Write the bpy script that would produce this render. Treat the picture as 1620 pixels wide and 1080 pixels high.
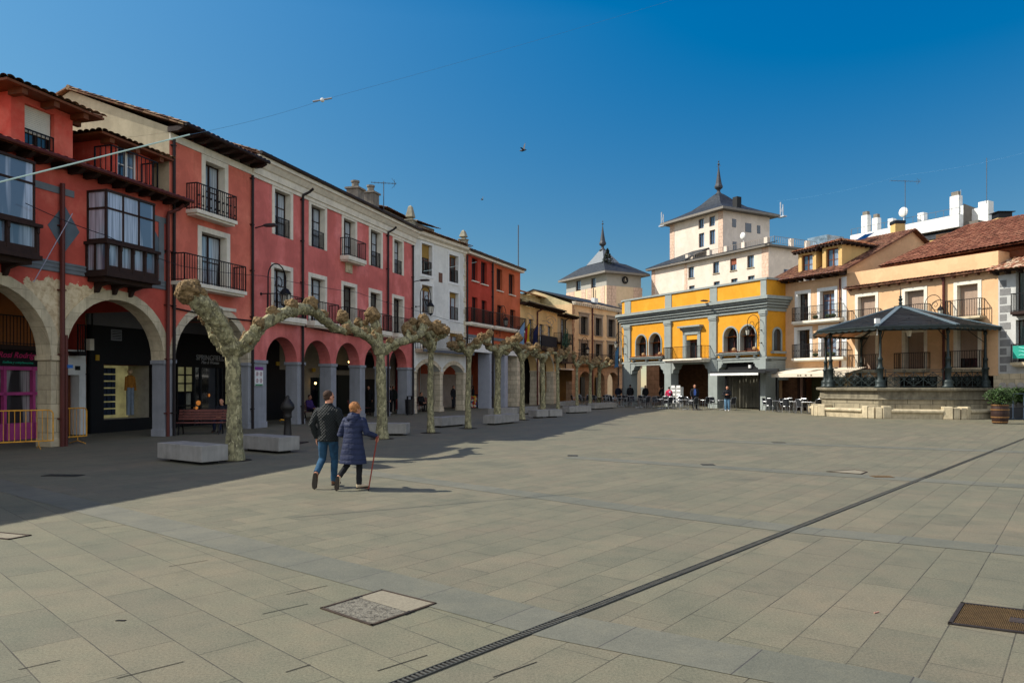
import bpy, bmesh, math, random
from mathutils import Vector, Matrix, noise
R = math.radians
random.seed(7)
for o in list(bpy.data.objects): bpy.data.objects.remove(o)
scn = bpy.context.scene
COL = scn.collection

# ---------------------------------------------------------------- camera
CAMH = 1.85
FPX, CX, HY = 1170.0, 810.0, 607.0          # focal length, centre and horizon of the 1620 px wide photograph
cam_d = bpy.data.cameras.new("camera")
cam_d.sensor_width = 36.0
cam_d.lens = 36.0 * FPX / 1620.0
cam_d.shift_y = (HY - 540.0) / 1620.0
cam_d.clip_start = 0.1
cam_d.clip_end = 2000.0
cam = bpy.data.objects.new("camera", cam_d)
COL.objects.link(cam)
cam.location = (0, 0, CAMH)
cam.rotation_euler = (R(90), 0, 0)
scn.camera = cam

# ---------------------------------------------------------------- sun and sky
SUN_EL = R(42.0)
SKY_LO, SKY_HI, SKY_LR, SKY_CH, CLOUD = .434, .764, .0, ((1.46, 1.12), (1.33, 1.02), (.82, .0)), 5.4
SUN_DIR = Vector((-math.cos(SUN_EL) * 0.990, math.cos(SUN_EL) * 0.139, math.sin(SUN_EL)))   # towards the sun
w = bpy.data.worlds.new("World"); scn.world = w; w.use_nodes = True
nt = w.node_tree; nt.nodes.clear()
sky = nt.nodes.new('ShaderNodeTexSky'); sky.sky_type = 'NISHITA'; sky.sun_disc = False
sky.sun_elevation = SUN_EL
sky.sun_rotation = math.atan2(SUN_DIR.x, SUN_DIR.y)
sky.altitude = 900; sky.air_density = 1.0; sky.dust_density = 0.0; sky.ozone_density = 3.0
def wm(op, a, b=None, cl=False):
    n = nt.nodes.new('ShaderNodeMath'); n.operation = op; n.use_clamp = cl
    for q, v in ((n.inputs[0], a), (n.inputs[1], b)):
        if v is None: continue
        if isinstance(v, bpy.types.NodeSocket): nt.links.new(v, q)
        else: q.default_value = v
    return n.outputs[0]
tcw = nt.nodes.new('ShaderNodeTexCoord'); sxyz = nt.nodes.new('ShaderNodeSeparateXYZ'); nt.links.new(tcw.outputs['Generated'], sxyz.inputs[0])
# a polarised, very dry sky: darker towards the horizon and away from the sun than the plain model gives
flt = wm('ADD', wm('MULTIPLY', wm('DIVIDE', wm('SUBTRACT', sxyz.outputs[2], .1), .34, True), SKY_HI - SKY_LO), SKY_LO)
flt = wm('MULTIPLY', flt, wm('SUBTRACT', 1.0, wm('MULTIPLY', wm('ADD', sxyz.outputs[0], .15), SKY_LR)))
srg = nt.nodes.new('ShaderNodeSeparateColor'); nt.links.new(sky.outputs[0], srg.inputs[0]); crg = nt.nodes.new('ShaderNodeCombineColor')
for ch, (ga, of) in enumerate(SKY_CH): nt.links.new(wm('MAXIMUM', wm('SUBTRACT', wm('MULTIPLY', wm('MULTIPLY', srg.outputs[ch], flt), ga), of), 0.0), crg.inputs[ch])
# unseen white sky glow added behind the camera to lift the shaded facades
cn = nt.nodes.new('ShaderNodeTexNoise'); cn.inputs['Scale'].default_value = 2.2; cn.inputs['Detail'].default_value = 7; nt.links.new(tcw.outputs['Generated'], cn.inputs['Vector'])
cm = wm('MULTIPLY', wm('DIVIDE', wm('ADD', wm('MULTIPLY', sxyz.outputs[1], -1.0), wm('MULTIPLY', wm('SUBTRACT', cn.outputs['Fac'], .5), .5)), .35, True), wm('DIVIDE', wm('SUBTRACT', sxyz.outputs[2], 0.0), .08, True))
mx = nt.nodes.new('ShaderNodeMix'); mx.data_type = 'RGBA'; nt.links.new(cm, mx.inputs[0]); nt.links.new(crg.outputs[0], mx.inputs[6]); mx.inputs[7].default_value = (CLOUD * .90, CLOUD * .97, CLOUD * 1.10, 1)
bg = nt.nodes.new('ShaderNodeBackground'); bg.inputs['Strength'].default_value = 0.15
wo = nt.nodes.new('ShaderNodeOutputWorld')
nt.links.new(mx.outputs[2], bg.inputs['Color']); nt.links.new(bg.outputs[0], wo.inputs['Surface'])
sl = bpy.data.lights.new("sun", 'SUN'); sl.energy = 5.0; sl.angle = R(0.5); sl.color = (1.0, 0.94, 0.84)
so = bpy.data.objects.new("sun", sl); COL.objects.link(so)
so.rotation_euler = SUN_DIR.to_track_quat('Z', 'Y').to_euler()
so.location = (-40, 20, 60)
scn.view_settings.view_transform = 'Standard'; scn.view_settings.look = 'None'
scn.view_settings.gamma = 1.0; scn.view_settings.exposure = 0.5

# ---------------------------------------------------------------- materials
MATS = {}
def srgb(h):
    if isinstance(h, str):
        c = [int(h[i:i + 2], 16) / 255 for i in (0, 2, 4)]
        return tuple((x / 12.92 if x <= .04045 else ((x + .055) / 1.055) ** 2.4) for x in c)
    return h
def N(nt, t, **kw):
    n = nt.nodes.new(t)
    for k, v in kw.items():
        if k.startswith('i_'): n.inputs[k[2:].replace('_', ' ')].default_value = v
        else: setattr(n, k, v)
    return n
def ramp(nt, fac, stops, mode='LINEAR'):
    n = nt.nodes.new('ShaderNodeValToRGB'); n.color_ramp.interpolation = mode
    e = n.color_ramp.elements
    while len(e) < len(stops): e.new(0.5)
    for i, (p, c) in enumerate(stops):
        e[i].position = p; e[i].color = (c[0], c[1], c[2], 1) if not isinstance(c, (int, float)) else (c, c, c, 1)
    nt.links.new(fac, n.inputs[0]); return n.outputs[0]
def mixc(nt, fac, a, b, mode='MIX'):
    n = nt.nodes.new('ShaderNodeMix'); n.data_type = 'RGBA'; n.blend_type = mode
    for sock, v in ((n.inputs[0], fac), (n.inputs[6], a), (n.inputs[7], b)):
        if isinstance(v, bpy.types.NodeSocket): nt.links.new(v, sock)
        elif isinstance(v, (int, float)): sock.default_value = v
        else: sock.default_value = (v[0], v[1], v[2], 1)
    return n.outputs[2]
def mth(nt, op, a, b=None, clamp=False):
    n = nt.nodes.new('ShaderNodeMath'); n.operation = op; n.use_clamp = clamp
    for s, v in ((n.inputs[0], a), (n.inputs[1], b)):
        if v is None: continue
        if isinstance(v, bpy.types.NodeSocket): nt.links.new(v, s)
        else: s.default_value = v
    return n.outputs[0]
def base(name):
    m = bpy.data.materials.new(name); m.use_nodes = True
    nt = m.node_tree; nt.nodes.clear()
    p = nt.nodes.new('ShaderNodeBsdfPrincipled'); o = nt.nodes.new('ShaderNodeOutputMaterial')
    nt.links.new(p.outputs[0], o.inputs[0])
    tc = nt.nodes.new('ShaderNodeTexCoord')
    MATS[name] = m
    return m, nt, p, tc
def noise_n(nt, vec, scale, detail=4, rough=.55, dist=0.0):
    n = N(nt, 'ShaderNodeTexNoise'); n.inputs['Scale'].default_value = scale
    n.inputs['Detail'].default_value = detail; n.inputs['Roughness'].default_value = rough
    n.inputs['Distortion'].default_value = dist
    nt.links.new(vec, n.inputs['Vector']); return n.outputs['Fac']
def mapping(nt, vec, scale=(1, 1, 1), rot=(0, 0, 0), loc=(0, 0, 0)):
    m = N(nt, 'ShaderNodeMapping'); m.inputs['Scale'].default_value = scale
    m.inputs['Rotation'].default_value = rot; m.inputs['Location'].default_value = loc
    nt.links.new(vec, m.inputs['Vector']); return m.outputs[0]
def bumpit(nt, p, h, strength, dist=.02):
    b = N(nt, 'ShaderNodeBump'); b.inputs['Strength'].default_value = strength; b.inputs['Distance'].default_value = dist
    nt.links.new(h, b.inputs['Height']); nt.links.new(b.outputs[0], p.inputs['Normal'])

def plain(name, col, rough=.7, var=.18, scale=4.0, bump=.15, bscale=40.0, metallic=0.0, streak=0.0, spec=.3, dark=None):
    """a single substance with cloudy variation, optional run-down streaks and a fine bump"""
    if name in MATS: return MATS[name]
    col = srgb(col)
    m, nt, p, tc = base(name)
    v = tc.outputs['Object']
    n1 = noise_n(nt, v, scale, 6, .6)
    d = tuple(c * (1 - var) for c in col) if dark is None else srgb(dark)
    l = tuple(min(1, c * (1 + var * .7)) for c in col)
    c = ramp(nt, n1, [(.3, d), (.5, col), (.72, l)])
    if streak > 0:
        s = noise_n(nt, mapping(nt, v, (3.0, 3.0, .25)), 1.6, 5, .7)
        f = ramp(nt, s, [(.45, 0.0), (.75, 1.0)])
        c = mixc(nt, mth(nt, 'MULTIPLY', f, streak), c, tuple(x * .45 for x in col))
    nt.links.new(c, p.inputs['Base Color'])
    p.inputs['Roughness'].default_value = rough; p.inputs['Metallic'].default_value = metallic
    p.inputs['Specular IOR Level'].default_value = spec
    if bump > 0: bumpit(nt, p, noise_n(nt, v, bscale, 3, .6), bump)
    return m

def stucco(name, col, patch=None, patchcol='c9b79a', streak=.35, blot=.12, fade=None):
    """painted render: clouded, with run-off streaks, chips and optionally larger fallen patches (list of ellipses u,z,ru,rz)"""
    if name in MATS: return MATS[name]
    col = srgb(col)
    m, nt, p, tc = base(name); v = tc.outputs['Object']
    n1 = noise_n(nt, v, .6, 6, .62); n2 = noise_n(nt, v, 5.0, 5, .6)
    c = ramp(nt, n1, [(.3, tuple(x * (1 - blot * 1.6) for x in col)), (.5, col), (.7, tuple(min(1, x * (1 + blot) + .01) for x in (fade and srgb(fade) or col)))])
    c = mixc(nt, .35, c, ramp(nt, n2, [(.3, .75), (.7, 1.0)]), 'MULTIPLY')
    s = noise_n(nt, mapping(nt, v, (2.6, 2.6, .16)), 1.3, 6, .7)
    c = mixc(nt, mth(nt, 'MULTIPLY', ramp(nt, s, [(.5, 0.0), (.8, 1.0)]), streak), c, tuple(x * .5 for x in col))
    # repainted and faded patches with their own edges
    pn = noise_n(nt, mapping(nt, v, (1, 1, .8), loc=(3, 1, 7)), .9, 3, .5, .3)
    c = mixc(nt, mth(nt, 'MULTIPLY', ramp(nt, pn, [(.56, 0.0), (.575, 1.0)]), .16), c, tuple(min(1, x * 1.35 + .02) for x in col))
    c = mixc(nt, mth(nt, 'MULTIPLY', ramp(nt, pn, [(.40, 1.0), (.42, 0.0)]), .14), c, tuple(x * .6 for x in col))
    # small chips
    ch = noise_n(nt, v, 2.2, 8, .75)
    c = mixc(nt, ramp(nt, ch, [(.735, 0.0), (.75, 1.0)]), c, srgb(patchcol))
    hgt = noise_n(nt, v, 30, 4, .6)
    if patch:
        sep = N(nt, 'ShaderNodeSeparateXYZ'); nt.links.new(v, sep.inputs[0])
        tot = None
        for (u, z, ru, rz) in patch:
            a = mth(nt, 'POWER', mth(nt, 'ABSOLUTE', mth(nt, 'DIVIDE', mth(nt, 'SUBTRACT', sep.outputs[0], u), ru)), 2)
            b = mth(nt, 'POWER', mth(nt, 'ABSOLUTE', mth(nt, 'DIVIDE', mth(nt, 'SUBTRACT', sep.outputs[2], z), rz)), 2)
            e = mth(nt, 'SUBTRACT', 1.0, mth(nt, 'ADD', a, b))
            tot = e if tot is None else mth(nt, 'MAXIMUM', tot, e)
        nn = noise_n(nt, v, 2.3, 6, .6)
        tot = mth(nt, 'ADD', tot, mth(nt, 'MULTIPLY', mth(nt, 'SUBTRACT', nn, .5), 3.2))
        mask = ramp(nt, tot, [(.28, 0.0), (.31, 1.0)])
        rub = ramp(nt, noise_n(nt, v, 5.0, 8, .7, .6), [(.3, srgb('a08664')), (.48, srgb('c9b490')), (.62, srgb('dccaa6'))])
        c = mixc(nt, mask, c, rub)
        hgt = mth(nt, 'SUBTRACT', hgt, mth(nt, 'MULTIPLY', mask, mth(nt, 'ADD', .6, noise_n(nt, v, 7, 6, .7))))
    nt.links.new(c, p.inputs['Base Color'])
    p.inputs['Roughness'].default_value = .9; p.inputs['Specular IOR Level'].default_value = .15
    bumpit(nt, p, hgt, .35, .02)
    return m

def blocks(name, col, bw=.6, bh=.3, mortar=.012, var=.25, axis='xz', rough=.85, mcol=None, stain=.35):
    """ashlar or brick: coursed blocks with joints in the object's own frame"""
    if name in MATS: return MATS[name]
    col = srgb(col); m, nt, p, tc = base(name); v = tc.outputs['Object']
    sep = N(nt, 'ShaderNodeSeparateXYZ'); nt.links.new(v, sep.inputs[0])
    cmb = N(nt, 'ShaderNodeCombineXYZ')
    if axis == 'xz':
        nt.links.new(mth(nt, 'ADD', sep.outputs[0], sep.outputs[1]), cmb.inputs[0]); nt.links.new(sep.outputs[2], cmb.inputs[1])
    else:
        nt.links.new(sep.outputs[0], cmb.inputs[0]); nt.links.new(sep.outputs[1], cmb.inputs[1])
    br = N(nt, 'ShaderNodeTexBrick'); nt.links.new(cmb.outputs[0], br.inputs['Vector'])
    br.inputs['Scale'].default_value = 1; br.inputs['Brick Width'].default_value = bw; br.inputs['Row Height'].default_value = bh
    br.inputs['Mortar Size'].default_value = mortar; br.inputs['Mortar Smooth'].default_value = .2; br.inputs['Bias'].default_value = 0
    br.inputs['Color1'].default_value = (*[c * (1 - var) for c in col], 1); br.inputs['Color2'].default_value = (*[min(1, c * (1 + var * .6)) for c in col], 1)
    mc = srgb(mcol) if mcol else tuple(c * .45 for c in col)
    br.inputs['Mortar'].default_value = (*mc, 1)
    n2 = noise_n(nt, v, 3.0, 7, .65)
    c = mixc(nt, .55, br.outputs['Color'], ramp(nt, n2, [(.3, .55), (.55, 1.0), (.8, 1.15)]), 'MULTIPLY')
    s = noise_n(nt, mapping(nt, v, (2.5, 2.5, .3)), 1.2, 5, .7)
    c = mixc(nt, mth(nt, 'MULTIPLY', ramp(nt, s, [(.5, 0.0), (.75, 1.0)]), stain), c, tuple(x * .3 for x in col))
    nt.links.new(c, p.inputs['Base Color']); p.inputs['Roughness'].default_value = rough
    p.inputs['Specular IOR Level'].default_value = .2
    h = mth(nt, 'ADD', mth(nt, 'MULTIPLY', br.outputs['Fac'], -1.0), mth(nt, 'MULTIPLY', noise_n(nt, v, 25, 4, .6), .5))
    bumpit(nt, p, h, .5, .012)
    return m

def glass(name, tint, rough=.06, curtain=None, warm=0.0):
    """window glass: dark glossy room behind, optionally hung with a pale curtain"""
    if name in MATS: return MATS[name]
    m, nt, p, tc = base(name); v = tc.outputs['Object']
    t = srgb(tint)
    if curtain:
        cc = srgb(curtain)
        wv = noise_n(nt, mapping(nt, v, (14, 14, .4)), 1.5, 3, .5)
        c = ramp(nt, wv, [(.35, tuple(x * .45 for x in cc)), (.6, cc)])
        side = noise_n(nt, mapping(nt, v, (1.1, 1.1, .12)), 1.6, 2, .5)
        c = mixc(nt, ramp(nt, side, [(.44, 0.0), (.5, 1.0)]), t, c)
    else:
        c = ramp(nt, noise_n(nt, v, 1.4, 4, .6), [(.35, tuple(x * .5 for x in t)), (.65, tuple(x * 1.6 for x in t))])
    nt.links.new(c, p.inputs['Base Color']); p.inputs['Roughness'].default_value = rough
    p.inputs['Specular IOR Level'].default_value = .8
    p.inputs['Coat Weight'].default_value = .6; p.inputs['Coat Roughness'].default_value = .02
    b = N(nt, 'ShaderNodeBump'); b.inputs['Strength'].default_value = .06; b.inputs['Distance'].default_value = .05
    nt.links.new(noise_n(nt, v, 1.2, 2, .5), b.inputs['Height']); nt.links.new(b.outputs[0], p.inputs['Coat Normal'])
    return m

def tile_mat(name, c1, c2, c3, lichen=.3):
    if name in MATS: return MATS[name]
    m, nt, p, tc = base(name); v = tc.outputs['Object']
    vo = N(nt, 'ShaderNodeTexVoronoi'); vo.inputs['Scale'].default_value = 3.2; nt.links.new(mapping(nt, v, (1.4, .9, .9)), vo.inputs['Vector'])
    sp = N(nt, 'ShaderNodeSeparateColor'); nt.links.new(vo.outputs['Color'], sp.inputs[0])
    c = ramp(nt, sp.outputs[0], [(.2, srgb(c1)), (.55, srgb(c2)), (.85, srgb(c3))])
    n = noise_n(nt, v, 2.5, 7, .7)
    c = mixc(nt, mth(nt, 'MULTIPLY', ramp(nt, n, [(.5, 0.0), (.62, 1.0)]), lichen), c, srgb('8a8560'))
    n3 = noise_n(nt, v, 6.0, 7, .7)
    c = mixc(nt, mth(nt, 'MULTIPLY', ramp(nt, n3, [(.5, 0.0), (.65, 1.0)]), .6), c, srgb('3a2a22'))
    nt.links.new(c, p.inputs['Base Color']); p.inputs['Roughness'].default_value = .9; p.inputs['Specular IOR Level'].default_value = .15
    bumpit(nt, p, noise_n(nt, v, 25, 4, .6), .3)
    return m

def emit(name, col, s):
    if name in MATS: return MATS[name]
    m, nt, p, tc = base(name); c = srgb(col)
    cc = ramp(nt, noise_n(nt, tc.outputs['Object'], 2.5, 4, .6), [(.3, tuple(x * .5 for x in c)), (.65, c)])
    nt.links.new(cc, p.inputs['Base Color']); nt.links.new(cc, p.inputs['Emission Color']); p.inputs['Emission Strength'].default_value = s
    return m

# ---------------------------------------------------------------- mesh builder
class MB:
    def __init__(s): s.v = []; s.f = []
    def add(s, vs, fs):
        n = len(s.v); s.v.extend([tuple(a) for a in vs]); s.f.extend([tuple(i + n for i in f) for f in fs]); return s
    def box(s, x0, x1, y0, y1, z0, z1):
        v = [(x0, y0, z0), (x1, y0, z0), (x1, y1, z0), (x0, y1, z0), (x0, y0, z1), (x1, y0, z1), (x1, y1, z1), (x0, y1, z1)]
        return s.add(v, [(0, 3, 2, 1), (4, 5, 6, 7), (0, 1, 5, 4), (1, 2, 6, 5), (2, 3, 7, 6), (3, 0, 4, 7)])
    def quad(s, a, b, c, d): return s.add([a, b, c, d], [(0, 1, 2, 3)])
    def bar(s, a, b, w, h=None):
        """rectangular bar from a to b"""
        a = Vector(a); b = Vector(b); h = h or w; d = (b - a)
        if d.length < 1e-6: return s
        d.normalize(); up = Vector((0, 0, 1)) if abs(d.z) < .95 else Vector((0, 1, 0))
        x = d.cross(up).normalized(); y = x.cross(d).normalized()
        q = [x * sx * w / 2 + y * sy * h / 2 for sx, sy in ((-1, -1), (1, -1), (1, 1), (-1, 1))]
        return s.add([a + p for p in q] + [b + p for p in q], [(0, 3, 2, 1), (4, 5, 6, 7), (0, 1, 5, 4), (1, 2, 6, 5), (2, 3, 7, 6), (3, 0, 4, 7)])
    def tube(s, pts, r, n=8, cap=True):
        pts = [Vector(p) for p in pts]; m = len(pts)
        rs = r if isinstance(r, (list, tuple)) else [r] * m
        vs = []; px = None
        for i, p in enumerate(pts):
            d = (pts[min(i + 1, m - 1)] - pts[max(i - 1, 0)])
            d = d.normalized() if d.length > 1e-9 else Vector((0, 0, 1))
            if px is None:
                up = Vector((0, 0, 1)) if abs(d.z) < .9 else Vector((0, 1, 0)); px = d.cross(up).normalized()
            else:
                px = (px - d * px.dot(d)); px = px.normalized() if px.length > 1e-6 else d.orthogonal().normalized()
            py = d.cross(px)
            ra, rb = rs[i] if isinstance(rs[i], (tuple, list)) else (rs[i], rs[i])
            for k in range(n):
                a = 2 * math.pi * k / n; vs.append(p + px * ra * math.cos(a) + py * rb * math.sin(a))
        fs = []
        for i in range(m - 1):
            for k in range(n):
                a = i * n + k; b = i * n + (k + 1) % n; fs.append((a, b, b + n, a + n))
        if cap: fs.append(tuple(reversed(range(n)))); fs.append(tuple(range((m - 1) * n, m * n)))
        return s.add(vs, fs)
    def rings(s, rings, cap=True):
        """loft closed rings of equal vertex count"""
        n = len(rings[0]); vs = [p for r in rings for p in r]; fs = []
        for i in range(len(rings) - 1):
            for k in range(n):
                a = i * n + k; b = i * n + (k + 1) % n; fs.append((a, b, b + n, a + n))
        if cap: fs.append(tuple(reversed(range(n)))); fs.append(tuple(range((len(rings) - 1) * n, len(rings) * n)))
        return s.add(vs, fs)
    def ell(s, secs, n=16):
        """loft of horizontal ellipses (cx,cy,z,rx,ry)"""
        return s.rings([[(cx + rx * math.cos(2 * math.pi * k / n), cy + ry * math.sin(2 * math.pi * k / n), z) for k in range(n)] for cx, cy, z, rx, ry in secs])
    def lathe(s, prof, n=16, cx=0, cy=0):
        return s.rings([[(cx + r * math.cos(2 * math.pi * k / n), cy + r * math.sin(2 * math.pi * k / n), z) for k in range(n)] for r, z in prof])
    def ball(s, c, r, n=10, m=7, sq=(1, 1, 1)):
        prof = []
        for i in range(m + 1):
            a = -math.pi / 2 + math.pi * i / m; prof.append((max(1e-4, math.cos(a)), math.sin(a)))
        return s.rings([[(c[0] + r * sq[0] * q * math.cos(2 * math.pi * k / n), c[1] + r * sq[1] * q * math.sin(2 * math.pi * k / n), c[2] + r * sq[2] * z) for k in range(n)] for q, z in prof])
    def prism(s, poly, y0, y1):
        """polygon in x,z extruded along y"""
        n = len(poly)
        vs = [(x, y0, z) for x, z in poly] + [(x, y1, z) for x, z in poly]
        return s.add(vs, [tuple(range(n)), tuple(reversed(range(n, 2 * n)))] + [(i, i + n, (i + 1) % n + n, (i + 1) % n) for i in range(n)])
    def prismz(s, poly, z0, z1):
        n = len(poly)
        vs = [(x, y, z0) for x, y in poly] + [(x, y, z1) for x, y in poly]
        return s.add(vs, [tuple(reversed(range(n))), tuple(range(n, 2 * n))] + [(i, (i + 1) % n, (i + 1) % n + n, i + n) for i in range(n)])
    def prismx(s, poly, x0, x1):
        """polygon in y,z extruded along x"""
        n = len(poly)
        vs = [(x0, y, z) for y, z in poly] + [(x1, y, z) for y, z in poly]
        return s.add(vs, [tuple(range(n)), tuple(reversed(range(n, 2 * n)))] + [(i, i + n, (i + 1) % n + n, (i + 1) % n) for i in range(n)])
    def mesh(s, name, smooth=False):
        me = bpy.data.meshes.new(name); me.from_pydata([tuple(v) for v in s.v], [], s.f)
        bm = bmesh.new(); bm.from_mesh(me); bmesh.ops.recalc_face_normals(bm, faces=bm.faces); bm.to_mesh(me); bm.free()
        if smooth: me.polygons.foreach_set('use_smooth', [True] * len(me.polygons))
        me.update(); return me
    def build(s, name, mat, parent=None, smooth=False, loc=(0, 0, 0), rz=0, bevel=0, label=None):
        o = bpy.data.objects.new(name, s.mesh(name, smooth)); COL.objects.link(o)
        if mat: o.data.materials.append(mat)
        o.parent = parent; o.location = loc; o.rotation_euler = (0, 0, rz)
        if bevel:
            b = o.modifiers.new('bevel', 'BEVEL'); b.width = bevel; b.segments = 2; b.limit_method = 'ANGLE'; b.angle_limit = R(50)
        if label: o['label'] = label
        return o
def tag(o, label=None, cat=None, group=None, kind=None):
    if label: o['label'] = label
    if cat: o['category'] = cat
    if group: o['group'] = group
    if kind: o['kind'] = kind
    return o
def thing(name, label, cat, loc=(0, 0, 0), rz=0, group=None):
    o = bpy.data.objects.new(name, None); o.empty_display_size = .2; COL.objects.link(o)
    o.location = loc; o.rotation_euler = (0, 0, rz); return tag(o, label, cat, group)
def copy_tree(o, kids, parent=None):
    c = o.copy(); COL.objects.link(c); c.parent = parent
    for ch in kids.get(o.name, []): copy_tree(ch, kids, c)
    return c
def kidmap(root):
    km = {}
    def rec(o):
        km[o.name] = list(o.children)
        for c in o.children: rec(c)
    rec(root); return km
def dup(root, km, loc, rz, label, group=None):
    c = copy_tree(root, km); c.location = loc; c.rotation_euler = (0, 0, rz); c['label'] = label
    if group: c['group'] = group
    return c
def bake(o, voxel, smooth=True, disp=None, rel=0):
    """fuse overlapping pieces into one continuous skin and store it as plain mesh"""
    m = o.modifiers.new('r', 'REMESH'); m.mode = 'VOXEL'; m.voxel_size = voxel; m.use_smooth_shade = smooth
    if rel:
        s = o.modifiers.new('s', 'SMOOTH'); s.factor = .5; s.iterations = rel
    if disp:
        for (sc, st) in disp:
            t = bpy.data.textures.new('cl', 'CLOUDS'); t.noise_scale = sc; t.noise_depth = 2
            d = o.modifiers.new('d', 'DISPLACE'); d.texture = t; d.strength = st; d.mid_level = .5; d.texture_coords = 'GLOBAL' if False else 'LOCAL'
    dg = bpy.context.evaluated_depsgraph_get()
    me = bpy.data.meshes.new_from_object(o.evaluated_get(dg)); o.modifiers.clear(); old = o.data
    mats = list(old.materials); o.data = me; me.name = old.name
    if not len(me.materials):
        for mm in mats: me.materials.append(mm)
    if smooth: me.polygons.foreach_set('use_smooth', [True] * len(me.polygons))
    return o
def text(txt, size, mat, parent, loc, rot=(R(90), 0, 0), depth=.01, name='lettering', shear=0, align='LEFT', offset=0):
    cu = bpy.data.curves.new('t', 'FONT'); cu.body = txt; cu.size = size; cu.extrude = depth; cu.shear = shear; cu.align_x = align; cu.offset = offset
    cu.resolution_u = 3
    t = bpy.data.objects.new('t', cu); COL.objects.link(t)
    me = bpy.data.meshes.new_from_object(t.evaluated_get(bpy.context.evaluated_depsgraph_get()))
    bpy.data.objects.remove(t)
    o = bpy.data.objects.new(name, me); COL.objects.link(o); me.materials.clear(); me.materials.append(mat); o.parent = parent
    o.location = loc; o.rotation_euler = rot; return o

# ---------------------------------------------------------------- where things stand (measured off the photograph)
def G(px, py):
    """point of the ground seen at a pixel"""
    Y = FPX * CAMH / (py - HY); return Vector(((px - CX) / FPX * Y, Y, 0))
def AT(px, py, Y): return Vector(((px - CX) / FPX * Y, Y, CAMH + (HY - py) / FPX * Y))
class Fac:
    """frame of a facade: x along it (to the right), y into the building, z up"""
    def __init__(s, P, Q):
        s.P = Vector((P[0], P[1])); d = Vector((Q[0] - P[0], Q[1] - P[1])); s.W = d.length; s.d = d.normalized()
        s.n = Vector((-s.d.y, s.d.x)); s.rz = math.atan2(s.d.y, s.d.x)
    def u(s, px, off=0):
        k = (px - CX) / FPX; P = s.P + s.n * off
        return (k * P.y - P.x) / (s.d.x - k * s.d.y)
    def Y(s, px, off=0): return (s.P + s.n * off + s.d * s.u(px, off)).y
    def z(s, px, py, off=0): return CAMH + (HY - py) / FPX * s.Y(px, off)
    def root(s, name, label, cat='building'): return thing(name, label, cat, (s.P.x, s.P.y, 0), s.rz)
    def w(s, u, off=0, z=0):
        p = s.P + s.d * u + s.n * off; return Vector((p.x, p.y, z))

# ---------------------------------------------------------------- shared materials
IRON = plain('iron', '17171a', .5, .2, 8, .1, 60, .3)
WOOD_D = plain('dark_wood', '2e1d16', .75, .35, 6, .3, 30, streak=.3)
WOOD_B = plain('brown_wood', '6b3a1e', .65, .3, 6, .3, 30, streak=.3)
PIPE_R = plain('red_brown_pipe', '55261f', .5, .2, 3, .05, 40, streak=.3)
PIPE_K = plain('black_pipe', '1d1515', .5, .2, 3, .05, 40)
CREAM = plain('cream_trim', 'dcd4c2', .85, .14, 3, .2, 40, streak=.3)
WHITE = plain('white_paint', 'd9d9d4', .7, .1, 3, .1, 40, streak=.2)
GREYP = plain('grey_pier_paint', '8d8f93', .85, .15, 1.6, .25, 40, streak=.3)
GREYT = plain('grey_trim', '6c7276', .85, .15, 2, .15, 40, streak=.2)
STONE = blocks('beige_stone', 'c8b898', .55, .42, .01, .18)
ASHLAR = blocks('pale_ashlar', 'cdbfa4', .8, .36, .012, .2)
TILE = tile_mat('clay_tiles', '8a4a30', 'a8694a', 'b98a66', .45)
TILE_D = tile_mat('dark_clay_tiles', '54382c', '7a5540', '95765c', .45)
SLATE = blocks('slate', '33373b', .3, .2, .006, .3, 'xz', .6, stain=.15)
GL_D = glass('window_glass', '10141a')
GL_C = glass('curtained_glass', '12161c', curtain='a9b4bd')
GL_B = glass('bluish_glass', '2c3c50', curtain='8fa0b5')
CONC = plain('concrete', '8e8b84', .88, .26, 2.6, .4, 50, streak=.45)
BLACK = plain('black_panel', '0e0e10', .6, .3, 2, .05, 30)
ALU = plain('aluminium', 'a9abad', .32, .12, 10, .05, 60, .9)
# ---------------------------------------------------------------- building kit
def wall(mb, x0, x1, z0, z1, ops, th=.3, y=0):
    xs = sorted({x0, x1, *[min(max(a, x0), x1) for o in ops for a in (o[0], o[1])]}); zs = sorted({z0, z1, *[min(max(a, z0), z1) for o in ops for a in (o[2], o[3])]})
    for i in range(len(xs) - 1):
        for j in range(len(zs) - 1):
            cx = (xs[i] + xs[i + 1]) / 2; cz = (zs[j] + zs[j + 1]) / 2
            if any(o[0] < cx < o[1] and o[2] < cz < o[3] for o in ops): continue
            mb.quad((xs[i], y, zs[j]), (xs[i + 1], y, zs[j]), (xs[i + 1], y, zs[j + 1]), (xs[i], y, zs[j + 1]))
    for a, b, c, d in ops:
        mb.quad((a, y, c), (a, y, d), (a, y + th, d), (a, y + th, c)); mb.quad((b, y, c), (b, y, d), (b, y + th, d), (b, y + th, c))
        mb.quad((a, y, d), (b, y, d), (b, y + th, d), (a, y + th, d)); mb.quad((a, y, c), (b, y, c), (b, y + th, c), (a, y + th, c))
def archpts(a, b, zs, rise, n=18):
    c = (a + b) / 2; r = (b - a) / 2
    return [(c - r * math.cos(math.pi * i / n), zs + rise * math.sin(math.pi * i / n)) for i in range(n + 1)]
def segpts(a, b, zs, rise, n=12):
    c = (a + b) / 2; r = (b - a) / 2; Rr = (r * r + rise * rise) / (2 * rise); t = math.asin(r / Rr)
    return [(c + Rr * math.sin(-t + 2 * t * i / n), zs + Rr * math.cos(-t + 2 * t * i / n) - (Rr - rise)) for i in range(n + 1)]
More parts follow.
